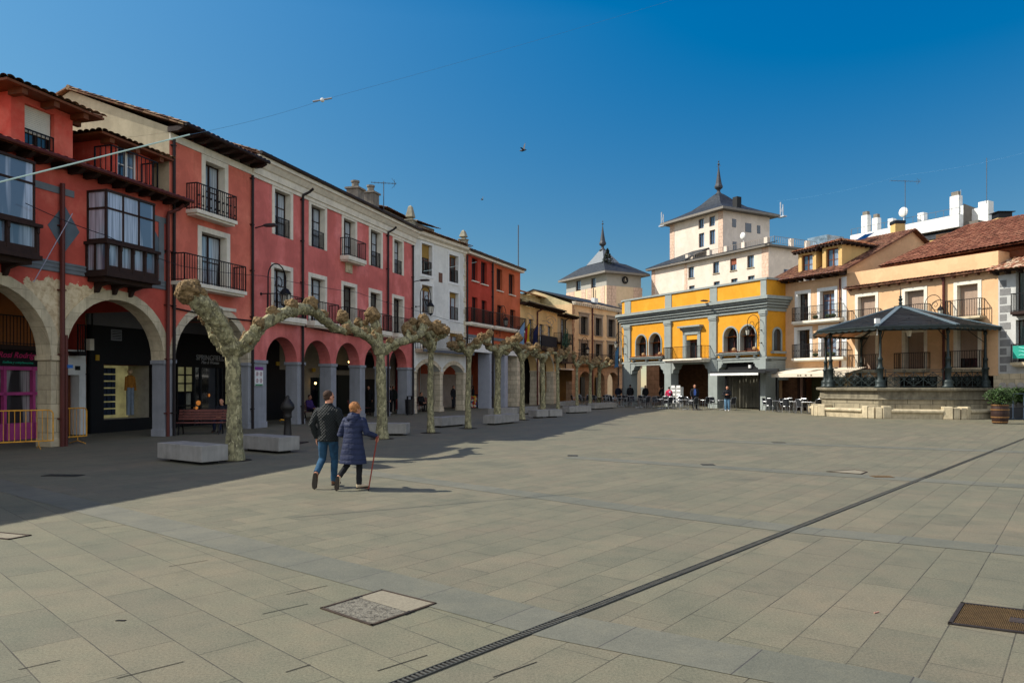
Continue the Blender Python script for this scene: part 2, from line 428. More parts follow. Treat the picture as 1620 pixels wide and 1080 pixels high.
def arch_wall(mb, x0, x1, zs, zt, arches, th=.6, fn=archpts, y=0):
    """wall from spring height to zt pierced by arches (a, b, rise)"""
    cur = x0
    for a, b, rise in arches:
        if a > cur: mb.quad((cur, y, zs), (a, y, zs), (a, y, zt), (cur, y, zt)); mb.quad((cur, y, zs), (a, y, zs), (a, y + th, zs), (cur, y + th, zs))
        P = fn(a, b, zs, rise)
        for (xa, za), (xb, zb) in zip(P[:-1], P[1:]):
            mb.quad((xa, y, za), (xb, y, zb), (xb, y, zt), (xa, y, zt))
            mb.quad((xa, y, za), (xb, y, zb), (xb, y + th, zb), (xa, y + th, za))
            mb.quad((xa, y + th, za), (xb, y + th, zb), (xb, y + th, zt), (xa, y + th, zt))
        cur = b
    if cur < x1: mb.quad((cur, y, zs), (x1, y, zs), (x1, y, zt), (cur, y, zt))
def ring(mb, a, b, zs, rise, w, y0, y1, fn=archpts):
    P = fn(a, b, zs, rise); c = (a + b) / 2
    Q = []
    for i, (x, z) in enumerate(P):
        p0 = P[max(0, i - 1)]; p1 = P[min(len(P) - 1, i + 1)]; t = Vector((p1[0] - p0[0], p1[1] - p0[1])).normalized(); n = Vector((-t.y, t.x))
        if i in (0, len(P) - 1): n = Vector((-1 if i == 0 else 1, 0)) if fn is archpts else n
        Q.append((x + n.x * w, z + n.y * w))
    for i in range(len(P) - 1):
        mb.prism([P[i], P[i + 1], Q[i + 1], Q[i]], y0, y1)
PANE = {}
def window(par, a, b, c, d, y=.2, fmat=None, gmat=None, leaves=2, bars=1, fw=.06, sur=None, surw=.16, shutter=None, sill=None, name='window', surd=.03, rail=0):
    """joinery set back in an opening; parts: pane, surround, roller shutter, sill, window guard"""
    W = b - a; H = d - c; m = MB()
    m.box(0, W, 0, .06, 0, fw); m.box(0, W, 0, .06, H - fw, H); m.box(0, fw, 0, .06, fw, H - fw); m.box(W - fw, W, 0, .06, fw, H - fw)
    for k in range(1, leaves):
        x = W * k / leaves; m.box(x - fw * .6, x + fw * .6, -.01, .05, fw, H - fw)
    for k in range(1, bars + 1):
        z = H * k / (bars + 1); m.box(fw, W - fw, .005, .045, z - .018, z + .018)
    o = m.build(name, fmat or WOOD_D, par, loc=(a, y, c))
    MB().box(.01, W - .01, .035, .05, .01, H - .01).build('pane', gmat or GL_D, o)
    if sur:
        s = MB(); w_ = surw
        s.box(-w_, 0, -surd, .02, -0.0, H + w_); s.box(W, W + w_, -surd, .02, 0, H + w_); s.box(0, W, -surd, .02, H, H + w_)
        if sill == 'band': s.box(-w_, W + w_, -surd, .02, -w_, 0)
        s.build('window_surround', sur, o, loc=(0, -y, 0))
        # painted reveal
        r = MB(); r.box(-.005, .004, 0, y, 0, H); r.box(W - .004, W + .005, 0, y, 0, H); r.box(0, W, 0, y, H - .004, H + .005)
        r.build('reveal', sur, o, loc=(0, -y, 0))
    if sill and sill != 'band':
        MB().box(-.08, W + .08, -.12, y, -.07, .0).build('sill', sill, o, loc=(0, -y, 0))
    if shutter:
        f, mt = shutter; s = MB(); n = int(H * f / .055)
        for k in range(n): s.box(.03, W - .03, -.02, .02, H - (k + 1) * .055 + .006, H - k * .055)
        s.build('roller_shutter', mt, o)
    if rail:
        g = MB(); rl(g, [(0, -.0), (W, -.0)], .02, rail, .09); g.build('window_guard', IRON, o, loc=(0, -y + .05, 0))
    return o
def rl(mb, path, z0, h, sp=.11, bar=.018, top=.035, posts=False):
    """railing along a path of x,y points"""
    for (xa, ya), (xb, yb) in zip(path[:-1], path[1:]):
        mb.bar((xa, ya, z0 + h), (xb, yb, z0 + h), top * 1.4, top); mb.bar((xa, ya, z0 + .06), (xb, yb, z0 + .06), top, top * .7)
        L = math.hypot(xb - xa, yb - ya); n = max(1, int(L / sp))
        for k in range(n + 1):
            t = k / n; x = xa + (xb - xa) * t; y = ya + (yb - ya) * t
            b = bar * (2.0 if k in (0, n) else 1)
            mb.box(x - b / 2, x + b / 2, y - b / 2, y + b / 2, z0, z0 + h)
def balcony(par, a, b, z, dep=.5, h=.95, slab=.14, smat=None, rmat=None, sp=.11, brackets=True, orn=False, name='balcony'):
    m = MB(); m.box(a, b, -dep, 0, z - slab, z); m.box(a + .06, b - .06, -dep + .08, 0, z - slab - .08, z - slab)
    o = m.build(name, smat or CREAM, par)
    r = MB(); e = .04
    rl(r, [(a + e, 0), (a + e, -dep + e), (b - e, -dep + e), (b - e, 0)], z, h, sp)
    if orn:
        n = max(2, int((b - a) / .22))
        for k in range(n):
            x = a + e + (b - a - 2 * e) * (k + .5) / n
            r.ball((x, -dep + e, z + h * .55), .045, 6, 4); r.ball((x, -dep + e, z + h * .2), .04, 6, 4)
    r.build('railing', rmat or IRON, o)
    return o
def tiles(mb, A, B, C, D, per=.24, row=.38, amp=.05, n=6, jit=.012):
    """barrel-tile sheet over the quad A,B (eave) D,C (ridge)"""
    A, B, C, D = map(Vector, (A, B, C, D)); L = max((B - A).length, (C - D).length); S = (D - A).length
    nu = max(1, round(L / per)); nv = max(1, round(S / row)); nor = (B - A).cross(D - A).normalized()
    if nor.z < 0: nor = -nor
    for j in range(nv):
        vs = []
        for e, t in enumerate((j / nv - .02, (j + 1) / nv + .0)):
            for i in range(nu * n + 1):
                s = i / (nu * n); ph = (i % n) / n
                h = amp * abs(math.sin(math.pi * ph)) ** .7 if ph < 1 else 0
                h += (.03 if e == 0 else 0.0) + (noise.noise((i // n * 1.7 + A.x, j * 1.3 + A.y, 0)) * jit * 1.5)
                p = (A * (1 - s) + B * s) * (1 - t) + (D * (1 - s) + C * s) * t
                vs.append(p + nor * h)
        q = nu * n + 1
        mb.add(vs, [(i, i + 1, i + 1 + q, i + q) for i in range(nu * n)])
def flatroof(mb, A, B, C, D, th=.08):
    A, B, C, D = map(Vector, (A, B, C, D)); n = (B - A).cross(D - A).normalized(); n = n if n.z > 0 else -n
    lo = [A, B, C, D]; hi = [p + n * th for p in lo]
    mb.add(lo + hi, [(0, 3, 2, 1), (4, 5, 6, 7), (0, 1, 5, 4), (1, 2, 6, 5), (2, 3, 7, 6), (3, 0, 4, 7)])
def pipe(par, u, z0, z1, mat, y=-.1, r=.05, hook=None, name='downpipe'):
    m = MB()
    pts = [(u, y, z0), (u, y, z1)]
    if hook: pts += [(u, y - .02, z1 + .12), (u + hook * .5, y - .25, z1 + .3), (u + hook * .6, y - .42, z1 + .45)]
    m.tube(pts, r, 8)
    z = z0 + .8
    while z < z1: m.box(u - r - .02, u + r + .02, y - r * .8, 0, z, z + .04); z += 1.9
    return m.build(name, mat, par, smooth=False)
def eave(par, W, z, over=.6, mat=None, n=None, fascia=None, sz=(.12, .16), y0=0, x0=0, gutter=None):
    """board soffit on rafter tails, with a gutter"""
    m = MB(); m.box(x0 - .05, x0 + W + .05, y0 - over, y0, z + .16, z + .2)
    n = n or int(W / .55)
    for k in range(n + 1):
        x = x0 + W * k / n; w = sz[0] / 2
        m.prismx([(y0 - over + .06, z + .1), (y0 - over + .06, z + .16), (y0, z + .16), (y0, z), (y0 - over * .6, z)], x - w, x + w)
    m.build('rafter_tails', mat or WOOD_D, par)
    if gutter:
        g = MB(); g.tube([(x0 - .1, y0 - over - .05, z + .2), (x0 + W + .1, y0 - over - .05, z + .2)], .065, 8); g.build('gutter', gutter, par)
GAL = [0.0]
def shell(mb, W, D, z0, z1, x0=0, y0=0):
    if GAL[0] and z0 == 0:      # the arcade walk runs through from house to house
        for x in (x0, x0 + W):
            mb.quad((x, y0 + 3.75, 0), (x, y0 + D, 0), (x, y0 + D, GAL[0]), (x, y0 + 3.75, GAL[0])); mb.quad((x, y0, GAL[0]), (x, y0 + D, GAL[0]), (x, y0 + D, z1), (x, y0, z1))
        mb.quad((x0, y0 + D, z0), (x0 + W, y0 + D, z0), (x0 + W, y0 + D, z1), (x0, y0 + D, z1)); return
    mb.quad((x0, y0, z0), (x0, y0 + D, z0), (x0, y0 + D, z1), (x0, y0, z1)); mb.quad((x0 + W, y0, z0), (x0 + W, y0 + D, z0), (x0 + W, y0 + D, z1), (x0 + W, y0, z1))
    mb.quad((x0, y0 + D, z0), (x0 + W, y0 + D, z0), (x0 + W, y0 + D, z1), (x0, y0 + D, z1))
def gable(par, W, D, z, rise, mat, wmat, over=.6, per=.24, x0=0, y0=0, n=6, row=.38, ov_s=.1, side=True):
    """ridge parallel to the front"""
    m = MB(); yr = y0 + D / 2
    k = rise / (D / 2); ez = z + .22 - 0 * k
    tiles(m, (x0 - ov_s, y0 - over, ez), (x0 + W + ov_s, y0 - over, ez), (x0 + W + ov_s, yr, ez + rise + over * k * 0), (x0 - ov_s, yr, ez + rise), per, row, n=n)
    flatroof(m, (x0 - ov_s, yr, ez + rise - .0), (x0 + W + ov_s, yr, ez + rise - .0), (x0 + W + ov_s, y0 + D + over, ez), (x0 - ov_s, y0 + D + over, ez), .05)
    flatroof(m, (x0 - ov_s, y0 - over + .03, ez - .07), (x0 + W + ov_s, y0 - over + .03, ez - .07), (x0 + W + ov_s, yr, ez + rise - .07), (x0 - ov_s, yr, ez + rise - .07), .05)
    m.tube([(x0 - ov_s, yr, ez + rise), (x0 + W + ov_s, yr, ez + rise)], .1, 8)
    m.build('roof', mat, par)
    if side:
        for x in (x0 + .01, x0 + W - .01):
            g = MB(); g.add([(x, y0, z - .01), (x, y0 + D, z - .01), (x, y0 + D, z + .17), (x, yr, ez + rise - .09), (x, y0, z + .17)], [(0, 1, 2, 3, 4)])
            g.build('gable_wall', wmat, par)
def plane_quad(name, mat, par, pts): return MB().quad(*pts).build(name, mat, par)
def scroll_lamp(label, F, u, z, size=1.0, off=0.0, arm=.9, side=1):
    """wrought-iron wall lantern hung from a scrolled arm; side = which way along the facade it curls"""
    p = F.w(u, off); t = thing('wall_lantern', label, 'street lamp', (p.x, p.y, z), F.rz, 'scrolled wall lanterns')
    s = size; m = MB()
    y = -.28 * s
    pts = [(0, y, -.9 * s)] + [(0, y, z_) for z_ in (-.3 * s, .55 * s)]
    cx = side * .5 * s; c = (cx, .75 * s)
    for i in range(0, 15):
        a = math.pi - math.pi * i / 14 * 1.1; pts.append((c[0] + side * .5 * s * math.cos(a), y, c[1] + .5 * s * math.sin(a)))
    m.tube(pts, .022 * s, 6)
    e = pts[-1]; sp = []
    for i in range(26):
        a = -.2 - i / 25 * 4.4 * math.pi / 1.6; rr = (.34 - .27 * i / 25) * s
        sp.append((cx + side * (.14 * s + rr * math.cos(a) * .9), y, .62 * s + rr * math.sin(a)))
    m.tube(sp, .018 * s, 6)
    for zz in (-.65 * s, .2 * s): m.bar((0, 0, zz), (0, y, zz), .03 * s); m.ball((0, -.01, zz), .05 * s, 6, 4)
    m.build('bracket', IRON, t)
    lx = e[0]; lz = e[2]
    m = MB(); m.lathe([(.03 * s, lz), (.03 * s, lz - .1 * s), (.1 * s, lz - .13 * s), (.2 * s, lz - .28 * s), (.2 * s, lz - .31 * s), (.02 * s, lz - .31 * s)], 8, lx, y)
    m.lathe([(.12 * s, lz - .66 * s), (.13 * s, lz - .69 * s), (.05 * s, lz - .75 * s), (.01 * s, lz - .8 * s)], 8, lx, y)
    for k in range(6):
        a = math.pi / 3 * k
        m.bar((lx + .18 * s * math.cos(a), y + .18 * s * math.sin(a), lz - .3 * s), (lx + .12 * s * math.cos(a), y + .12 * s * math.sin(a), lz - .67 * s), .015 * s)
    m.build('lantern_frame', IRON, t)
    MB().lathe([(.165 * s, lz - .32 * s), (.11 * s, lz - .66 * s)], 6, lx, y).build('lantern_glass', plain('frosted_lantern_glass', 'b9b6a8', .2, .1, 5, 0), t)
    return t
def flood(label, F, u, z, L=.55):
    p = F.w(u); t = thing('flood_lamp', label, 'street lamp', (p.x, p.y, z), F.rz, 'flat wall lamps')
    m = MB(); m.bar((0, 0, 0), (0, -.5, .08), .04); m.build('bracket', IRON, t)
    m = MB(); m.rings([[(x * q, -.75 + yy * q, .06 + zz) for x, yy in ((-.12, -.3), (.12, -.3), (.15, 0), (.1, .3), (-.1, .3), (-.15, 0))] for q, zz in ((.7, .07), (1, .03), (1, -.02), (.85, -.05))])
    m.build('lamp_head', plain('grey_lamp_metal', '3b3a3c', .5, .1, 5, .05), t)
    return t
def antenna(label, loc, H, L, rz=0, n=8, r=.02, mat=None):
    t = thing('tv_antenna', label, 'antenna', loc, rz)
    m = MB(); m.tube([(0, 0, 0), (0, 0, H)], r, 6); m.build('mast', mat or ALU, t)
    m = MB()
    if L > 0:
        m.bar((-L / 2, 0, H - .1), (L / 2, 0, H - .1), .03)
        for k in range(n):
            x = -L / 2 + L * k / (n - 1); m.bar((x, -.2, H - .1), (x, .2, H - .1), .015)
        m.bar((L / 2, 0, H - .1), (L / 2 - .25, 0, H + .2), .015); m.bar((L / 2, 0, H - .1), (L / 2 - .25, 0, H - .4), .015)
        for zz in (-.25, -.15, -.05, .05): m.bar((L / 2 - .1, -.35, H + zz), (L / 2 - .1, .35, H + zz), .012)
        m.build('antenna_array', mat or ALU, t)
    return t
# ---------------------------------------------------------------- the paved square
def ground_mat():
    m, nt, p, tc = base('granite_paving'); geo = N(nt, 'ShaderNodeNewGeometry'); v = geo.outputs['Position']
    def bricks(ang, bw, rh, off, c1, c2, loc=(0, 0, 0)):
        b = N(nt, 'ShaderNodeTexBrick'); nt.links.new(mapping(nt, v, (1, 1, 1), (0, 0, ang), loc), b.inputs['Vector'])
        b.offset = off; b.inputs['Scale'].default_value = 1; b.inputs['Brick Width'].default_value = bw; b.inputs['Row Height'].default_value = rh
        b.inputs['Mortar Size'].default_value = .0048; b.inputs['Mortar Smooth'].default_value = .3; b.inputs['Bias'].default_value = 0
        b.inputs['Color1'].default_value = (*srgb(c1), 1); b.inputs['Color2'].default_value = (*srgb(c2), 1); b.inputs['Mortar'].default_value = (.045, .04, .03, 1)
        return b
    A = bricks(R(-52.1), .93, .42, .37, '656253', '6f6a59')         # rows running with the drain
    B = bricks(R(44.5), .98, .44, .42, '636152', '6e6a58', (.17, .1, 0))
    # the near left field, beyond the grey band, is laid at a slightly different angle
    sep = N(nt, 'ShaderNodeSeparateXYZ'); nt.links.new(v, sep.inputs[0])
    d1 = mth(nt, 'SUBTRACT', mth(nt, 'ADD', mth(nt, 'MULTIPLY', sep.outputs[0], .623), mth(nt, 'MULTIPLY', sep.outputs[1], .782)), 4.66)
    d2 = mth(nt, 'SUBTRACT', mth(nt, 'MULTIPLY', sep.outputs[0], .751), mth(nt, 'MULTIPLY', mth(nt, 'ADD', sep.outputs[1], -5.4), .66))
    mask = mth(nt, 'MULTIPLY', mth(nt, 'LESS_THAN', d1, 0.0), mth(nt, 'LESS_THAN', d2, 0.0))
    def worn(b, s):      # joints silted up in places
        f = mth(nt, 'MULTIPLY', b.outputs['Fac'], ramp(nt, noise_n(nt, v, s, 5, .7), [(.4, .45), (.58, 1.0)]))
        slab = mixc(nt, .5, b.inputs['Color1'].default_value[:3], b.inputs['Color2'].default_value[:3])
        return mixc(nt, mth(nt, 'SUBTRACT', b.outputs['Fac'], f), b.outputs['Color'], slab)
    c = mixc(nt, mask, worn(A, 1.7), worn(B, 1.3))
    fac = N(nt, 'ShaderNodeMix'); nt.links.new(mask, fac.inputs[0]); nt.links.new(A.outputs['Fac'], fac.inputs[2]); nt.links.new(B.outputs['Fac'], fac.inputs[3])
    big = noise_n(nt, v, .5, 6, .65); mid = noise_n(nt, v, 2.4, 6, .7); fine = noise_n(nt, v, 190, 3, .8); sp = noise_n(nt, v, 55, 5, .8)
    c = mixc(nt, .55, c, ramp(nt, big, [(.3, (.62, .70, .68)), (.45, (.9, .95, .88)), (.58, (1.0, .95, .9)), (.72, (1.2, 1.08, .98))]), 'MULTIPLY')
    c = mixc(nt, .5, c, ramp(nt, mid, [(.3, (.66, .72, .70)), (.5, (1, 1, .97)), (.70, (1.22, 1.12, 1.05))]), 'MULTIPLY')
    c = mixc(nt, .8, c, ramp(nt, fine, [(.3, .35), (.5, 1.0), (.7, 1.6)]), 'MULTIPLY')
    c = mixc(nt, .85, c, ramp(nt, sp, [(.32, .5), (.5, 1.0), (.68, 1.42)]), 'MULTIPLY')
    # old stains and gum
    st = noise_n(nt, v, 1.15, 8, .72)
    c = mixc(nt, mth(nt, 'MULTIPLY', ramp(nt, st, [(.6, 0.0), (.7, 1.0)]), .35), c, srgb('5c5648'))
    vo = N(nt, 'ShaderNodeTexVoronoi'); vo.inputs['Scale'].default_value = 1.1; nt.links.new(v, vo.inputs['Vector'])
    c = mixc(nt, mth(nt, 'MULTIPLY', ramp(nt, vo.outputs['Distance'], [(.014, 1.0), (.022, 0.0)]), .7), c, srgb('3a362e'))
    nt.links.new(c, p.inputs['Base Color'])
    p.inputs['Roughness'].default_value = .72; p.inputs['Specular IOR Level'].default_value = .3
    h = mth(nt, 'ADD', mth(nt, 'MULTIPLY', fac.outputs[0], -1.2), mth(nt, 'ADD', mth(nt, 'MULTIPLY', fine, .35), mth(nt, 'MULTIPLY', mid, .6)))
    bumpit(nt, p, h, .45, .012)
    return m
g = MB().quad((-300, -60, 0), (300, -60, 0), (300, 420, 0), (-300, 420, 0)).build('square_paving', ground_mat()); tag(g, kind='structure')
def band_mat():
    m, nt, p, tc = base('grey_granite_band'); geo = N(nt, 'ShaderNodeNewGeometry'); v = geo.outputs['Position']
    b = N(nt, 'ShaderNodeTexBrick'); nt.links.new(mapping(nt, v, (1, 1, 1), (0, 0, R(38.5))), b.inputs['Vector'])
    b.inputs['Scale'].default_value = 1; b.inputs['Brick Width'].default_value = .92; b.inputs['Row Height'].default_value = 40; b.offset = 0
    b.inputs['Mortar Size'].default_value = .005; b.inputs['Color1'].default_value = (*srgb('5b5b4e'), 1); b.inputs['Color2'].default_value = (*srgb('626154'), 1)
    b.inputs['Mortar'].default_value = (.05, .045, .04, 1)
    fine = noise_n(nt, v, 110, 3, .7); mid = noise_n(nt, v, 2.0, 6, .7)
    c = mixc(nt, .8, b.outputs['Color'], ramp(nt, mid, [(.3, (.8, .82, .8)), (.5, (1, 1, .97)), (.7, (1.25, 1.2, 1.1))]), 'MULTIPLY'); c = mixc(nt, .8, c, ramp(nt, fine, [(.3, .55), (.5, 1.0), (.7, 1.4)]), 'MULTIPLY')
    nt.links.new(c, p.inputs['Base Color']); p.inputs['Roughness'].default_value = .7; bumpit(nt, p, mth(nt, 'ADD', fine, mth(nt, 'MULTIPLY', b.outputs['Fac'], -2)), .35, .01)
    return m
BM = band_mat()
def ribbon(pts, wd, z, mat, name, ext=0):
    m = MB(); q = []
    for i, p in enumerate(pts):
        a = pts[max(0, i - 1)]; b = pts[min(len(pts) - 1, i + 1)]; t = (b - a).normalized(); n = Vector((-t.y, t.x, 0))
        q.append((p + n * wd / 2, p - n * wd / 2))
    for (a, b), (c, d) in zip(q[:-1], q[1:]): m.quad((a.x, a.y, z), (b.x, b.y, z), (d.x, d.y, z), (c.x, c.y, z))
    return m.build(name, mat)
for pts, wd in (([(1700, 1165), (1426, 1092), (883, 990), (540, 903), (200, 817), (-60, 752)], .56), ([(1750, 889), (1620, 872), (1267, 838), (1080, 815), (874, 787), (700, 764), (560, 745)], .5),
                ([(1700, 776), (1620, 769), (1311, 750), (1080, 735), (900, 723)], .6), ([(1700, 719), (1620, 715), (1219, 701), (1000, 691)], .7)):
    tag(ribbon([G(*q) for q in pts], wd, .004, BM, 'paving_band'), kind='structure')
# dark joints opened in the near field, as in a settled pavement
# drain channel: a slot with cross bars between two steel edges
def drain():
    a = G(600, 1093); b = G(1640, 686); t = (b - a).normalized(); L = (b - a).length; a = a - t * .6; L += 12.6
    root = thing('drain_channel', 'long narrow slotted drain channel running diagonally across the paving', 'drain', (a.x, a.y, 0), math.atan2(t.y, t.x))
    MB().box(0, L, -.032, .032, .0, .005).build('channel_bed', plain('drain_shadow_dirt', '16140f', .9, .3, 12, .2), root)
    m = MB(); m.box(0, L, -.04, -.031, .0, .011); m.box(0, L, .031, .04, .0, .011); m.build('edge_rail', plain('drain_steel', '44443f', .6, .3, 9, .1, 60, .5), root)
    m = MB(); x = 0
    while x < L:
        m.box(x, x + .013, -.03, .03, .0055, .0095); x += .038 if x < 14 else .09
    o = m.build('slot_bars', plain('drain_bar_steel', '5b5a52', .6, .3, 9, .1, 60, .4), root)
drain()
def cover(name, label, pxs, cat='manhole cover'):
    P = [G(*q) for q in pxs]; c = sum(P, Vector()) / 4; t = (P[1] - P[0]).normalized()
    root = thing(name, label, cat, c, math.atan2(t.y, t.x)); M = Matrix.Rotation(-math.atan2(t.y, t.x), 4, 'Z')
    return root, [M @ (p - c) for p in P]
def framebars(m, Q, w, z0, z1):
    for a, b in zip(Q, Q[1:] + Q[:1]): 
        t = (b - a).normalized(); m.bar(a - t * w / 2 + Vector((0, 0, (z0 + z1) / 2)), b + t * w / 2 + Vector((0, 0, (z0 + z1) / 2)), w, z1 - z0)
root, Q = cover('service_cover', 'square steel framed cover half filled with rough gravel and half with a pale slab', [(509, 962.5), (604, 934), (688, 955), (588, 989)])
m = MB(); framebars(m, Q, .022, .002, .012); m.build('cover_frame', plain('rusty_frame', '3b3026', .8, .4, 9, .3), root)
mid1 = Q[0].lerp(Q[1], .58); mid2 = Q[3].lerp(Q[2], .56)
MB().quad(*[(p.x, p.y, .006) for p in (Q[0], mid1, mid2, Q[3])]).build('gravel_filling', plain('rough_gravel', '6a665a', .95, .5, 18, 1.0, 45, dark='35312a'), root)
MB().quad(*[(p.x, p.y, .008) for p in (mid1, Q[1], Q[2], mid2)]).build('slab_filling', plain('pale_slab', '7f7866', .85, .2, 40, .4, 120), root)
for e in (mid1, mid2):
    m = MB()
    for i in range(8): m.ball((e.x + .012 * (i - 4), e.y + random.uniform(-.015, .015), .008), .014, 5, 3, (1.6, 1, .5))
    m.build('lifting_lug', plain('lug_iron', '1e1a16', .8, .3, 8, .3), root)
# cast-iron grating at the right edge
root, Q = cover('iron_grating', 'brown cast iron grating with waffle pattern at the right edge of the paving', [(1503, 987), (1523, 955), (1660, 970), (1668, 1008)])
ux = (Q[3] - Q[0]); uy = (Q[1] - Q[0]); 
P3 = Q[0] + ux * 1.0
m = MB(); framebars(m, [Q[0], Q[1], Q[1] + ux, Q[0] + ux], .028, .001, .014); m.build('grating_frame', plain('dark_rust', '2c2622', .7, .4, 9, .3), root)
MB().quad(*[(p.x, p.y, .003) for p in (Q[0], Q[1], Q[1] + ux, Q[0] + ux)]).build('grating_bed', plain('grating_bed_dirt', '1c1611', .9, .3, 20, .2), root)
m = MB(); nx = int(ux.length / .024); ny = int(uy.length / .02)
for i in range(1, nx):
    for j in range(1, ny):
        o = Q[0] + ux * ((i + .5 * (j % 2)) / nx) + uy * (j / ny)
        if .52 < i / nx < .80 and .38 < j / ny < .62: continue
        m.prismz([(o.x - .0085, o.y), (o.x, o.y - .005), (o.x + .0085, o.y), (o.x, o.y + .005)], .0035, .011)
m.build('waffle_studs', plain('worn_rust_metal', '7a6342', .55, .35, 12, .1, 60, .5), root)
a = Q[0] + ux * .54 + uy * .40; b = ux * .24; c = uy * .2
m = MB(); m.add([a + Vector((0, 0, .004)), a + b + Vector((0, 0, .004)), a + b + c + Vector((0, 0, .004)), a + c + Vector((0, 0, .004)), a + Vector((0, 0, .009)), a + b + Vector((0, 0, .009)), a + b + c + Vector((0, 0, .009)), a + c + Vector((0, 0, .009))], [(4, 5, 6, 7), (0, 1, 5, 4), (1, 2, 6, 5), (2, 3, 7, 6), (3, 0, 4, 7)])
m.build('name_plate', plain('plate_metal', '4a4038', .6, .3, 20, .6, 30, .4), root)
for name, label, q in (('service_cover', 'thin rust edged square cover outline in the middle distance of the square', [(1309, 746), (1352, 743), (1371, 746.5), (1362, 750)]),
                       ('service_cover', 'pale rectangular cover with a rusty edge at the far left of the sunlit paving', [(-20, 850), (-6, 842), (47, 847), (14, 853)])):
    root, Q = cover(name, label, q); m = MB(); framebars(m, Q, .03, .002, .012); m.build('cover_frame', MATS['rusty_frame'], root)
    MB().quad(*[(p.x, p.y, .006) for p in Q]).build('slab_filling', MATS['pale_slab'], root)
for k, (px, py, wd, lb) in enumerate(((906, 720.5, .35, 'small dark drain grate nearest the middle of the square'), (1395, 754, .5, 'brown rectangular drain grate right of the thin rusty cover outline'), (1120, 735, .4, 'small dark drain grate on the third grey band'),
                                      (100, 752, 1.0, 'dark flat grate in the shade left of the nearest concrete bench'), (1232, 700, .5, 'dark drain grate on the farthest grey band'))):
    p = G(px, py); t = thing('drain_grate', lb, 'drain grate', p, R(-5)); wd *= .75; MB().box(-wd / 2, wd / 2, -.14, .14, .001, .006).build('grate_bed', MATS['dark_rust'], t)
    m = MB(); x = -wd / 2
    while x < wd / 2: m.box(x, x + .02, -.14, .14, .007, .012); x += .045
    m.build('grate_bars', MATS['worn_rust_metal'] if k == 1 else MATS['drain_steel'], t)
# small litter: cigarette end, leaf
for px, py, lb in ((1383, 970, 'red tipped cigarette end on the right of the paving'), (190, 981.5, 'dark chip of broken paving joint in the near left field')):
    p = G(px, py); m = MB()
    if px > 1000: m.tube([(0, 0, .006), (.05, .025, .006)], .005, 6)
    else: m.prismz([(-.035, -.008), (.035, -.012), (.045, .01), (-.02, .012)], .001, .006)
    o = m.build('cigarette_end' if px > 1000 else 'stone_chip', plain('litter_red', 'b08070', .8) if px > 1000 else plain('litter_dark', '14120f', .9), loc=p); tag(o, lb, 'litter')
# open joints
for i, (a, b) in enumerate((((184, 1073), (290, 1046.5)), ((540 - 87, 940), (540 - 22, 926)), ((540 - 125, 971), (540 - 53, 955)), ((267, 896), (328, 886)), ((597, 1061), (676, 1036)), ((29, 1059), (95, 1044)), ((452, 1063), (491, 1051)), ((780, 1071), (849, 1047)), ((148, 836), (200, 830)))):
    o = ribbon([G(*a), G(*b)], .009, .0035, MATS['litter_dark'], 'open_joint'); tag(o, kind='structure')
# ================================================================= left row of arcaded houses
F1 = Fac((-17.82, 7.02), (-12.14, 26.2)); F2 = Fac((-12.14, 26.2), (-10.78, 30.6)); F3 = Fac((-10.78, 30.6), (-6.09, 46.0))
F4 = Fac((-6.09, 46.0), (-3.24, 52.0)); F5 = Fac((-3.24, 52.0), (.68, 61.2)); F6 = Fac((.68, 61.2), (5.93, 73.0)); F7 = Fac((5.93, 73.0), (12.3, 82.2))
RED1 = stucco('red_render_worn', 'cc5445', fade='d07460')
PINK2 = stucco('salmon_red_render', 'd2715e', streak=.34, fade='e4866e')
PINK3 = stucco('pink_render', 'cf7068', streak=.36, fade='e28680')
WHT4 = stucco('white_render', 'd6d6cf', streak=.3, blot=.08, patchcol='8f8f8c')
RED5 = stucco('brick_red_render', 'b04434', streak=.2); ORG5 = stucco('orange_render', 'be6240', streak=.2)
PEACH = stucco('peach_render', 'd8b47c', streak=.25); CREAM7 = stucco('sand_render', 'd2b48a', streak=.2)
CEIL = plain('gallery_plaster', '8a8580', .9, .2, 2, .2, 30)
PAVEMAT = None

GAL[0] = 4.45
WORN = blocks('worn_arch_stone', 'cbbc9c', .62, .5, .006, .1, mcol='9a8c70', stain=.5)
def gallery(par, W, zt, D=3.6, th=.6, x0=0, mat=None):
    MB().box(x0, x0 + W, th, D, zt - .02, zt + .15).build('gallery_ceiling', mat or CEIL, par)
def pier(par, a, b, zs, mat, th=.62, cap=.12, name='pier', base_h=.25):
    m = MB(); m.box(a, b, -.02, th, 0, zs - cap); m.box(a - .05, b + .05, -.07, th + .05, zs - cap, zs); 
    if base_h: m.box(a - .03, b + .03, -.05, th + .03, 0, base_h)
    return m.build(name, mat, par, bevel=.012)

# ---------------------------------------------------------------- house 1: worn red house with dormers
b1 = F1.root('red_arcade_house', 'worn red house at far left with two dormers and peeling plaster above stone arches')
W1 = F1.W; a2l, a2r = F1.u(102), F1.u(259); a1r = F1.u(80); zs1 = 2.68; Z1 = 8.12
RED1P = stucco('red_render_peeling', 'c2584a', patch=[(a1r + .2, 4.35, 1.6, .75), (a1r + .35, 3.6, .75, 1.3), (a1r - 2.6, 4.75, .9, .25), (a1r + 1.5, 4.6, .8, .35)], fade='d07460')
arches1 = [(a1r - 13.6, a1r - 9.6, 1.95), (a1r - 8.95 - .1, a1r - 4.75 + .0, 1.95), (a1r - 4.1, a1r, 1.95), (a2l, a2r, 1.9)]
mir2 = (F1.u(167, -.7), F1.u(242, -.7)); mir1 = (F1.u(52, -.7) - 3.4, F1.u(52, -.7))
zm = dict(top=F1.z(165, 302, -.7), mid=F1.z(165, 378, -.7), bot=F1.z(161, 436, -.7))
m = MB()
